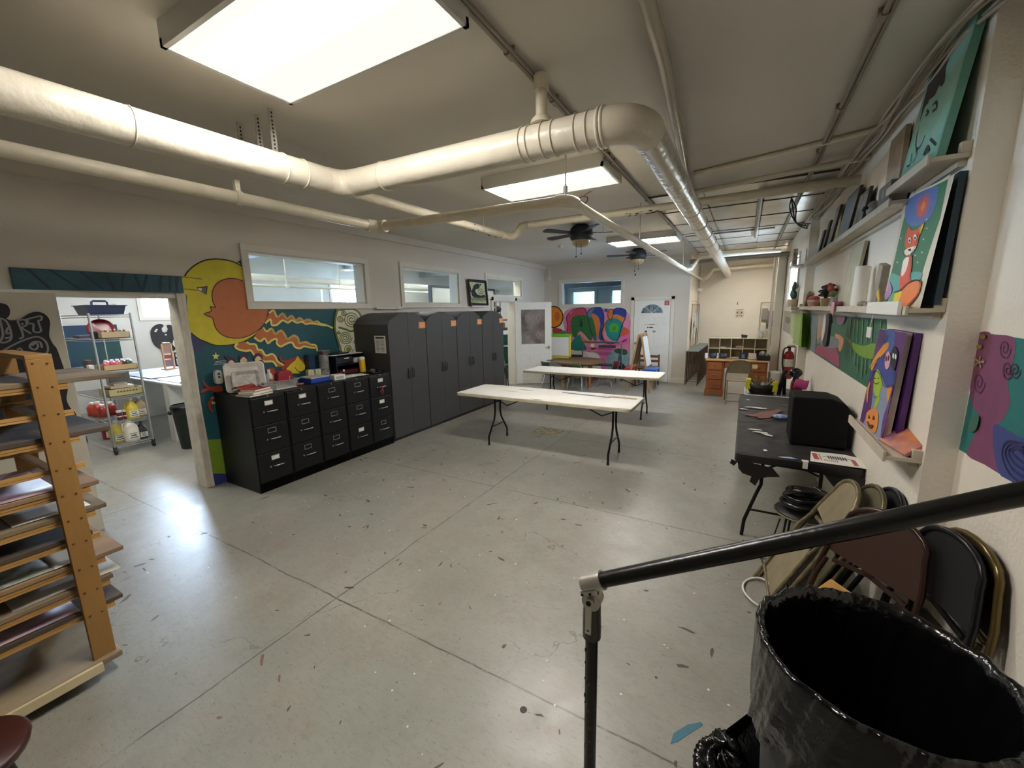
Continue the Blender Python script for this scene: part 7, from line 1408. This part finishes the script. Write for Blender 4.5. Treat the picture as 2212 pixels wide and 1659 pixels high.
# ================================================================== BLACK COVERED TABLE
BP=mat('black_plastic_sheet','2b2929',.58,0,.3,9,bump=1.0,bscale=13,spec=.35)
T=thing('covered_table','long folding table covered in wrinkled black plastic against the shelf wall','table',(.39,4.63,0))
tx0,tx1,ty0,ty1=.005,.775,3.42,5.86
MB().prism(rrect(tx0+.01,tx1-.005,ty0+.01,ty1-.01,.04),.70,.728,'Z').build('tabletop',TOPM,T)
out=rrect(tx0,tx1,ty0,ty1,.045,4); n=len(out); cx,cy=.39,4.64; m=MB(); V=[]
for i,(x,y) in enumerate(out): V.append((x,y,.736))
for i,(x,y) in enumerate(out): V.append((x-.004*(1 if x<cx else -1)*0,y,.728-.0))
for i,(x,y) in enumerate(out): V.append((x+(-.006 if x<cx else .002),y+(-.006 if y<cy else .004),.672+.012*math.sin(i*1.9)))
m._a(V,[(j*n+i,j*n+(i+1)%n,(j+1)*n+(i+1)%n,(j+1)*n+i) for j in (0,1) for i in range(n)],0,True)
sheet_top=m.build('plastic_skirt',mat('black_plastic_skirt','1d1c1c',.4,0,.1,6,bump=.5,bscale=14),T,solid=.001)
m=MB(); rn=random.Random(4)
m.grid(lambda u,v:(tx0+.001+(tx1-tx0-.002)*u,ty0+.001+(ty1-ty0-.002)*v,.7365+(.006*math.sin(31*u+9*math.sin(7*v))*math.sin(33*v+5*math.sin(5*u)) if 0<u<1 and 0<v<1 else 0)+(.002*math.sin(60*v+8*u) if 0<u<1 and 0<v<1 else 0)),26,80); m.build('plastic_cover',BP,T)
def flap(pts,x,label): return MB().prism(pts,x-.0012,x+.0012,'Y').build('torn_flap',mat('black_plastic_skirt','1d1c1c',.4),T)
MB().prism([(.02,.68),(.10,.68),(.25,.66),(.3,.60),(.22,.585),(.17,.555),(.15,.50),(.11,.53),(.12,.57),(.06,.585),(.03,.62)],3.42,3.424,'Y').build('torn_flap',mat('black_plastic_skirt','1d1c1c',.4),T)
MB().prism([(.02,.67),(.0,.64),(-.03,.655),(-.02,.69)],3.41,3.413,'Y').prism([(.55,.67),(.78,.67),(.78,.53),(.70,.50),(.62,.58)],3.424,3.428,'Y').build('torn_flap',mat('black_plastic_skirt','1d1c1c',.4),T)
for yy,s in ((3.68,1),(5.45,-1)):
    for xs,xf,q in ((.32,.09,-1),(.46,.69,1)): MB().tube([(xs,yy,.70),(xs-.03*-q*-1 if False else xs,yy,.44),(xs+q*.05,yy-s*.02,.36),(xf,yy-s*.09,.12),(xf,yy-s*.10,0)] if False else [(.2 if q<0 else .58,yy,.70),(.2 if q<0 else .58,yy,.42),(.17 if q<0 else .61,yy-s*.02,.34),(.10 if q<0 else .68,yy-s*.09,.13),(.09 if q<0 else .69,yy-s*.10,0)],.0135,10).build('leg',LEGM,T)
    MB().tube([(.13,yy-s*.07,.22),(.65,yy-s*.07,.22)],.009,8).tube([(.2,yy,.55),(.39,yy+s*.12,.6),(.58,yy,.55)],.008,8).tube([(.39,yy+s*.12,.6),(.39,yy+s*.5,.70)],.008,8).build('brace',LEGM,T)
TZ=.743
T=thing('black_box','open black fabric storage box on the covered table','box',(.55,4.0,TZ))
q=[(.365,1.13),(.62,1.15),(.69,1.09),(.735,.90),(.735,TZ+.005),(.40,TZ+.005),(.365,.80)]
MB().prism([(.375,TZ+.002),(.735,TZ+.002),(.74,1.05),(.70,1.10),(.62,1.13),(.37,1.13)],3.83,4.16,'Y').build('shell',mat('black_fabric','0d0d0e',.7,0,.1,20,spec=.2),T,bev=.012)
MB().box((.741,3.9,.97),(.752,3.96,.99)).build('latch',mat('dark_handle','26272a',.3),T)
def flat(name,pts,z,m,label,cat,th=.002,group=None): return MB().prism(pts,z,z+th,'Z').solo(name,m,label,cat,group)
T=flat('poster_sheet',[(.47,3.44),(.785,3.43),(.775,3.66),(.70,3.70),(.5,3.68)],TZ+.002,PAP,'curling white printed poster at the front edge of the covered table','poster')
m=MB(); 
for i,(x0_,x1_,y0_,y1_,c) in enumerate(((.5,.53,3.5,3.64,0),(.54,.545,3.5,3.64,0),(.72,.745,3.46,3.58,0))): m.box((x0_,y0_,TZ+.004),(x1_,y1_,TZ+.0048))
for i in range(7): m.box((.56+.012*i,3.49,TZ+.004),(.565+.012*i,3.52,TZ+.0048))
m.build('red_print',paint('b0545c'),T); m=MB()
for i in range(8): m.box((.59+.014*i,3.55-.01*(i%2),TZ+.004),(.598+.014*i,3.62,TZ+.0048))
m.box((.56,3.585,TZ+.004),(.74,3.592,TZ+.0048)); m.build('black_print',paint('4a4848'),T)
flat('tape_piece',[(.42,3.415),(.46,3.415),(.46,3.45),(.42,3.45)],TZ+.001,PAP,'white tape piece folded over the front edge of the covered table','tape'); MB().box((.425,3.405,.695),(.455,3.41,.745)).solo('tape_tail',PAP,'tail of white tape hanging down the front of the covered table','tape')
flat('blue_wrapper',[(.28,3.44),(.36,3.43),(.40,3.45),(.36,3.47),(.30,3.46)],TZ+.002,mat('blue_white','4f74b4',.3,0,.0,30,col2='cfd6e4'),'thin blue and white wrapper at the front edge of the covered table','wrapper')
MB().ball((.37,4.7,TZ+.02),.05,12,0,(1.5,1.2,.4)).solo('blue_bag',mat('blue_wrap','2450a4',.25,0,.0,25,col2='b9c6de'),'shiny blue and clear package left of the black box','package')
flat('leather_scrap',[(.05,4.72),(.13,4.76),(.2,4.9),(.3,5.0),(.37,5.12),(.40,5.05),(.33,4.85),(.27,4.65),(.19,4.60),(.16,4.68),(.12,4.66)],TZ+.002,mat('rust_leather','7a4a40',.6,0,.1,10),'torn rust brown leather scrap on the covered table','scrap')
for i,(x,y,a,l) in enumerate(((.13,5.1,.2,.09),(.2,5.08,.1,.07),(.05,4.97,-.2,.04),(.14,4.15,.0,.06),(.18,4.08,-.1,.06),(.23,4.02,-.7,.05),(.09,5.5,.1,.02),(.2,3.56,.2,.015))):
    c_,s_=math.cos(a),math.sin(a); P=[(-l,-.012),(0,-.02),(l,-.006),(l*.8,.015),(-l*.5,.018)]
    flat('paper_scrap',[(x+p*c_-q_*s_,y+p*s_+q_*c_) for p,q_ in P],TZ+.003,PAP,'torn white paper scrap on the covered table, '+('above the leather scrap','touching the leather scrap','left edge by the leather scrap','upper of the three in the middle','middle of the three','lowest of the three','tiny one at the far end','tiny one near the front edge')[i],'paper scrap',group='paper scraps on the covered table')
# side cart behind the covered table
T=thing('side_cart','grey metal side cart with white rim behind the covered table','cart',(.42,6.28,0)); MB().prism(rrect(.06,.66,5.98,6.62,.08),.68,.70,'Z').build('tray',mat('steel_grey','5f666c',.35,.4),T)
MB().tube([(p[0],p[1],.71) for p in rrect(.06,.66,5.98,6.62,.08)],.012,8,closed=True).build('rim',mat('white_rim','d6d4cc',.3),T)
for x in (.1,.62):
    for y in (6.03,6.56): MB().tube([(x,y,0),(x,y,.68)],.012,8).build('leg',CHR,T)
T=thing('tool_tub','black and yellow tub heaped with brushes on the side cart','tub',(.25,6.25,.70)); MB().lathe([(.11,0),(.14,.08),(.15,.13),(.13,.12)],(.25,6.25,.70),20,sx=1.25).build('tub',mat('black_rubber','1b1a19',.5),T); m=MB(); rn=random.Random(8)
for i in range(14): m.tube([(.25+rn.uniform(-.1,.1),6.22+rn.uniform(-.06,.06),.78),(.25+rn.uniform(-.17,.17),6.2+rn.uniform(-.1,.1),.90+rn.uniform(-.03,.05))],.007,5)
m.build('brushes',mat('ochre_handles','a8803c',.5,0,.4,40,col2='5a4a30'),T); MB().box((.06,6.16,.76),(.12,6.3,.89)).build('yellow_flap',paint('c8c22c'),T,bev=.01); MB().box((.36,6.14,.74),(.42,6.26,.88)).build('yellow_flap',paint('c8c22c'),T,bev=.01)
for i,x in enumerate((.47,.6)): MB().tube([(x-.03,6.2,.70),(x,6.2,.98),(x+.03,6.2,1.03)],.022,8).tube([(x+.03,6.24,.70),(x+.02,6.24,.95)],.02,8).solo('umbrella_handle',mat('black_glossy','121214',.25,0,.1),'bundle of black folded umbrellas upright behind the covered table, %s'%('left','right')[i],'umbrella','black umbrellas')
MB().ball((.69-.08,6.35,.98),.08,10,0,(1,1,.8)).solo('black_helmet',mat('black_glossy','121214',.25),'shiny black rounded bag on the heap behind the black box','bag')
openbox('pink_crate',.55,.66,6.0,6.14,.705,.2,mat('maroon_plastic','7c3040',.4,0,.1),'maroon crate behind the black box',cat='crate')
MB().grid(lambda u,v:(.58+.14*u-.02*v,5.97-.02*math.sin(3*v),.95-.11*v+.01*math.sin(6*u)),6,6).solo('pink_cloth',mat('hot_pink','b8407c',.6,0,.1,10),'bright pink cloth draped over the maroon crate','cloth',solid=.004)
T=thing('brown_book','brown book pile behind the black box at the wall','book',(.7,5.75,TZ)); MB().box((.60,5.62,TZ),(.76,5.8,TZ+.035)).build('cover',paint('7d6350'),T); MB().box((.61,5.64,TZ+.036),(.75,5.78,TZ+.06)).build('upper_cover',paint('4f3a34'),T)
# ================================================================== under the table / leaning chairs
T=thing('round_stool','black round stool with thin metal rim under the end of the covered table','stool',(.44,3.18,0)); MB().lathe([(.165,0),(.17,.008),(.165,.02),(.0001,.022)],(.44,3.26,.42),28).build('seat',BLK2,T); MB().tube([(.44+.172*math.cos(t),3.26+.172*math.sin(t),.425) for t in [2*PI*i/32 for i in range(32)]],.006,6,closed=True).build('rim',BEI,T)
for k in range(4): a=R(45+90*k); MB().tube([(.44+.11*math.cos(a),3.26+.11*math.sin(a),.42),(.44+.15*math.cos(a),3.26+.15*math.sin(a),0)],.008,6).build('leg',BLK,T)
T=thing('hose_coil','glossy black hose coiled on the round stool','hose',(.46,3.2,.445)); HB=mat('black_glossy','121214',.2,0,.1)
P=[(.44+(.135-.0012*i)*math.cos(i*.5),3.26+(.13-.0016*i)*math.sin(i*.5),.468+.0034*i) for i in range(38)]; MB().tube(smooth(P,False,2),.02,10).build('coil',HB,T)
MB().tube(smooth([(.33,3.24,.55),(.38,3.14,.62),(.5,3.16,.62),(.58,3.26,.57),(.5,3.36,.58)],False,4),.015,8).build('loop',HB,T)
T=thing('white_cable','white cable loop on the floor by the stool','cable',(.15,2.9,0)); MB().tube([(.19+.085*math.cos(t),2.83+.15*math.sin(t),.02+.012*math.sin(2*t)) for t in [2*PI*i/26 for i in range(26)]],.007,6,closed=True).build('loop',WHITE,T)
MB().box((.15,3.3,0),(.27,3.36,.03)).solo('power_strip',WHITE,'white power strip on the floor by the table leg','power strip',bev=.004)
MB().tube(smooth([(.09,3.42,.008),(.16,3.36,.008),(.2,3.3,.03),(.24,3.16,.008),(.28,3.0,.008),(.26,2.85,.008)],False,4),.005,6).tube(smooth([(.24,3.3,.03),(.27,3.2,.2),(.3,3.15,.4)],False,4),.005,6).solo('black_cable',mat('black_rubber','1b1a19',.5),'thin black cable trailing from the power strip up to the stool','cable')
gp='folded metal chairs leaning against the shelf wall'
folding_chair('folding_chair','worn beige folded chair, leftmost of those leaning at the wall',(.21,2.80,0),(R(25),0,R(92)),BEI,BEI2,gp)
folding_chair('folding_chair','olive beige folded chair just behind the leftmost one',(.33,2.74,0),(R(23),0,R(92)),mat('olive_metal','6f6748',.35,.3,.12,20,col2='4c4632'),mat('olive_seat','6d6850',.4,.2,.15,9),gp)
folding_chair('folding_chair','glossy black folded chair between the olive and the brown one',(.41,2.72,0),(R(22),0,R(91)),BLK,BLK2,gp)
folding_chair('folding_chair','dark brown folded chair with broad back facing the room',(.42,2.17,0),(R(18),0,R(128)),BRN,BRN2,gp,seatm=mat('tan_board','c08f4c',.55,0,.06,12))
folding_chair('folding_chair','black vinyl folded chair behind the brown one',(.655,2.14,0),(R(9),0,R(103)),BLK,BLK2,gp)
folding_chair('folding_chair','brassy gold framed folded chair nearest the wall',(.77,2.15,0),(R(4.5),0,R(98)),GLD,mat('gold_seat','3b3226',.4,.3,.1),gp)
# ================================================================== FOREGROUND: handrail, bin, rack corner chair
RB=mat('rail_black','181918',.27,.1,.15,25,bump=.1); AL=mat('cast_aluminium','c9c6be',.28,.7,.06,20,bump=.1)
A_=Vector((-.312,.984,1.102)); B_=Vector((.888,1.03,1.752)); dr=(B_-A_).normalized()
T=thing('handrail','black tube handrail on a post with cast joint in the foreground','handrail',(-.33,1.02,0))
MB().tube([A_-dr*.0,A_+dr*.4,B_],.0205,24).build('rail',RB,T)
MB().cyl((-.33,1.02,0),(-.33,1.02,.90),.0185,n=24).cyl((-.33,1.02,0),(-.33,1.02,.012),.05,n=24).build('post',RB,T)
m=MB().cyl(A_-dr*.035,A_+dr*.025,.026,n=28).cyl(A_-dr*.038,A_-dr*.035,.023,.026,n=28); j=m.build('collar',AL,T,bev=.001)
u=Vector((0,0,-1)); c=A_-dr*.005
MB().bar(c+Vector((-.028,-.012,-.028)),c+Vector((.016,-.012,-.010)),.03,.014).build('clamp_flange',AL,j,bev=.003)
h=MB(); 
for k in (-.018,.004): h.cyl(c+Vector((k-.004,-.0268,-.022+.45*k)),c+Vector((k-.004,-.0290,-.022+.45*k)),.0038,n=12)
h.build('screw_hole',mat('dark_hole','2c2a27'),j)
pv=Vector((-.322,.99,1.035))
MB().cyl(pv+Vector((0,-.010,0)),pv+Vector((0,.030,0)),.026,n=28).bar(pv+Vector((0,.01,0)),c+Vector((.004,.006,-.022)),.034,.03,up=(0,1,0)).build('swivel_knuckle',AL,T,bev=.002)
MB().tube([(-.33,1.02,.895),(-.33,1.02,.93),(-.328,1.012,.985),(-.323,1.003,1.03)],[.0265,.027,.0255,.023],24).build('post_socket',mat('socket_grey','55534d',.35,.7,.1),T)
m=MB().bar((-.331,.9895,.925),(-.325,.9745,1.045),.018,.006,up=(0,1,0)).cyl((-.324,.976,1.04),(-.324,.968,1.04),.0125,n=20); s=m.build('lock_plate',AL,T,bev=.0015)
MB().cyl((-.324,.9685,1.04),(-.324,.9665,1.04),.0075,n=16).cyl((-.3302,.9885,.94),(-.3302,.9845,.94),.0042,n=12).build('screw_hole',mat('dark_hole','2c2a27'),s)
m=MB(); rn=random.Random(12)
for i in range(26):
    t=rn.uniform(-2.6,-.6); z=rn.uniform(.25,.86); m.ball((-.33+.0186*math.cos(t),1.02+.0186*math.sin(t),z),rn.uniform(.002,.005),6,0,(.7,.7,1.5))
m.build('chipped_paint',mat('chip_grey','3f3d3a',.6,0,.2,40),T)
# bin with black liner
TCX,TCY,TZB,TR=.395,1.39,.84,.288
T=thing('trash_can','large grey round trash can lined with a black bag in the foreground','trash can',(TCX,TCY,0))
MB().lathe([(.225,0),(.235,.02),(.275,.80),(.285,.81),(.285,.835)],(TCX,TCY,0),48,top=False).build('can',mat('grey_plastic_bin','55565a',.5,0,.06,8),T)
LIN=mat('trash_liner','0a0a0b',.2,0,.1,6,bump=.8,bscale=22,spec=.6)
def liner(u,v):
    a=2*PI*u; nz=mathutils.noise.noise; q=Vector((math.cos(a+v*.7)*5,math.sin(a+v*.7)*5,v*1.3)); w1=1.8*nz(q*1.3)+1.0*nz(q*3.1)+.35*nz(q*7); w2=1.6*nz(q*.8)
    pr=[(0,.03,.0001),(.08,.04,.19),(.3,.40,.232),(.46,.74,.256),(.52,.835,.270),(.545,.852,.287),(.575,.846,.298),(.62,.80,.298),(.8,.66,.298),(1,.52,.297)]
    for (t0,z0,r0),(t1,z1,r1) in zip(pr,pr[1:]):
        if v<=t1+1e-9: k=(v-t0)/(t1-t0); z=z0+(z1-z0)*k; r_=r0+(r1-r0)*k; break
    amp=.004+.016*max(0,v-.55)+.004*max(0,.5-v)+(.003 if abs(v-.54)<.05 else 0)
    r_+=amp*w1*.7+amp*w2*.5
    if v>.85: z+=.06*math.sin(2*a-.4)*(v-.85)/.15-.03*(v-.85)/.15*w2
    z+=.003*w1*(abs(v-.545)<.06)
    return (TCX+r_*math.cos(a),TCY+r_*math.sin(a),z)
def liner_c(u,v): return liner(u%1.0,v)
MB().grid(liner_c,420,70).build('liner',LIN,T)
# crumpled bag and folded sheet on the floor
def crumple(name,c,sx,sy,sz,seed,m,label,cat,n=26):
    rn=random.Random(seed); ph=[(rn.uniform(2,9),rn.uniform(2,9),rn.uniform(0,6)) for _ in range(7)]
    def f(u,v):
        a=2*PI*(u%1.0); b=PI*v; k=1+sum(.09*math.sin(p[0]*a*1.0//1*1.0+p[1]*b*2+p[2])*0+.10*math.sin(round(p[0])*a+p[1]*b+p[2]) for p in ph)
        return (c[0]+sx*k*math.sin(b)*math.cos(a),c[1]+sy*k*math.sin(b)*math.sin(a),max(.002,c[2]-sz*k*math.cos(b)))
    return MB().grid(f,n*2,n).solo(name,m,label,cat)
crumple('plastic_bag',(.04,1.50,.09),.085,.10,.09,3,LIN,'crumpled shiny black plastic bag on the floor left of the trash can','bag')
T=thing('dark_flap','dark folded plastic sheet standing between the bag and the trash can','sheet',(.12,1.62,0)); MB()._a([(.02,1.66,.0),(.20,1.70,.0),(.21,1.60,.42),(.185,1.60,.40),(.05,1.60,.17),(.17,1.52,0)],[(0,1,2,3,4),(0,4,3,5)]).build('sheet',mat('dark_navy_plastic','0f1014',.3,0,.1,6,bump=.6),T,solid=.003)
# reddish stool edge at the lower left
T=thing('red_stool','dark red brown round stool cut off at the lower left corner','stool',(-2.02,.045,0)); MB().lathe([(.15,-.03),(.175,-.02),(.18,0),(.17,.012),(.0001,.014)],(-2.115,.02,.44),32).build('seat',mat('oxblood','35110e',.35,0,.15,8),T)
for k in range(4): a=R(30+90*k); MB().tube([(-2.07+.1*math.cos(a),.035+.1*math.sin(a),.41),(-2.07+.16*math.cos(a),.035+.16*math.sin(a),0)],.012,8).build('leg',mat('dark_wood','2c221c',.5),T)
# ================================================================== FLOOR MARKS
m=MB().prism([(-2.78,5.67),(-2.45,5.62),(-2.42,5.98),(-2.72,6.02)],.0008,.0012,'Z')
o=MB()
pts=[]; rn=random.Random(2)
for a,b in (((-2.80,5.66),(-2.36,5.60)),((-2.36,5.60),(-2.36,6.02)),((-2.36,6.02),(-2.80,6.06)),((-2.80,6.06),(-2.80,5.66))):
    for i in range(7): pts.append((a[0]+(b[0]-a[0])*i/7+rn.uniform(-.02,.02),a[1]+(b[1]-a[1])*i/7+rn.uniform(-.02,.02)))
off=(.04,-.32)
o.prism([(x+off[0],y+off[1]) for x,y in pts],.0008,.0014,'Z').solo('floor_patch',mat('bare_concrete','b3aa94',.8,0,.0,14,bump=.5,col2='6f6656'),'square patch of bare scraped concrete under the front folding table','patch')
flat('paint_streak',[(-.155,1.575),(-.13,1.60),(-.09,1.66),(-.04,1.73),(-.05,1.74),(-.10,1.70),(-.15,1.63)],.0006,mat('blue_streak','3f7284',.5,0,.1,20),'blue painted streak on the floor left of the trash can','paint mark',th=.0008)
flat('paint_blot',[(-.78+.017*math.cos(t),1.41+.017*math.sin(t)) for t in [PI*i/7 for i in range(14)]],.0006,paint('2c2824'),'round dark blot on the floor left of the handrail post','paint mark',th=.0008)
rn=random.Random(21)
m=MB()
for i in range(260):
    x=rn.uniform(-4,0.5) if i%3 else rn.uniform(-4,-2.6); y=rn.uniform(1.0,5.5) if i%3 else rn.uniform(2.2,4.6); s_=rn.uniform(.0012,.0055); a=rn.uniform(0,6); 
    m.prism([(x+s_*math.cos(a+k)*(1+rn.random()),y+s_*math.sin(a+k)*(1+rn.random())) for k in (0,1.5,3.1,4.6)],.0006,.001,'Z')
o=m.solo('paint_flecks',paint('d9d7cf'),'countless tiny white paint flecks scattered on the concrete floor','paint flecks',kind='stuff')

def flecks(n,seed,s0,s1,el,col,label,nm):
    rn=random.Random(seed); m=MB()
    for i in range(n):
        x=rn.uniform(-4.2,.3); y=rn.uniform(.6,6.5); s_=s0+(s1-s0)*rn.random()**3; a=rn.uniform(0,6.3); e=1+el*rn.random(); ca,sa=math.cos(a),math.sin(a); P=[]
        for k in range(7):
            t=2*PI*k/7; r_=s_*(.5+.7*rn.random()); u,v=r_*e*math.cos(t),r_*.6*math.sin(t); P.append((x+u*ca-v*sa,y+u*sa+v*ca))
        m.prism(P,.0004,.0008,'Z')
    m.solo(nm,paint(col),label,'floor marks',kind='stuff')
flecks(420,5,.002,.022,2.2,'4f493e','countless small dark scuffs and dried drips scattered on the concrete floor','floor_scuffs')
flecks(140,9,.003,.02,2.5,'7a5a4c','small reddish brown paint drips scattered on the concrete floor','floor_drips')
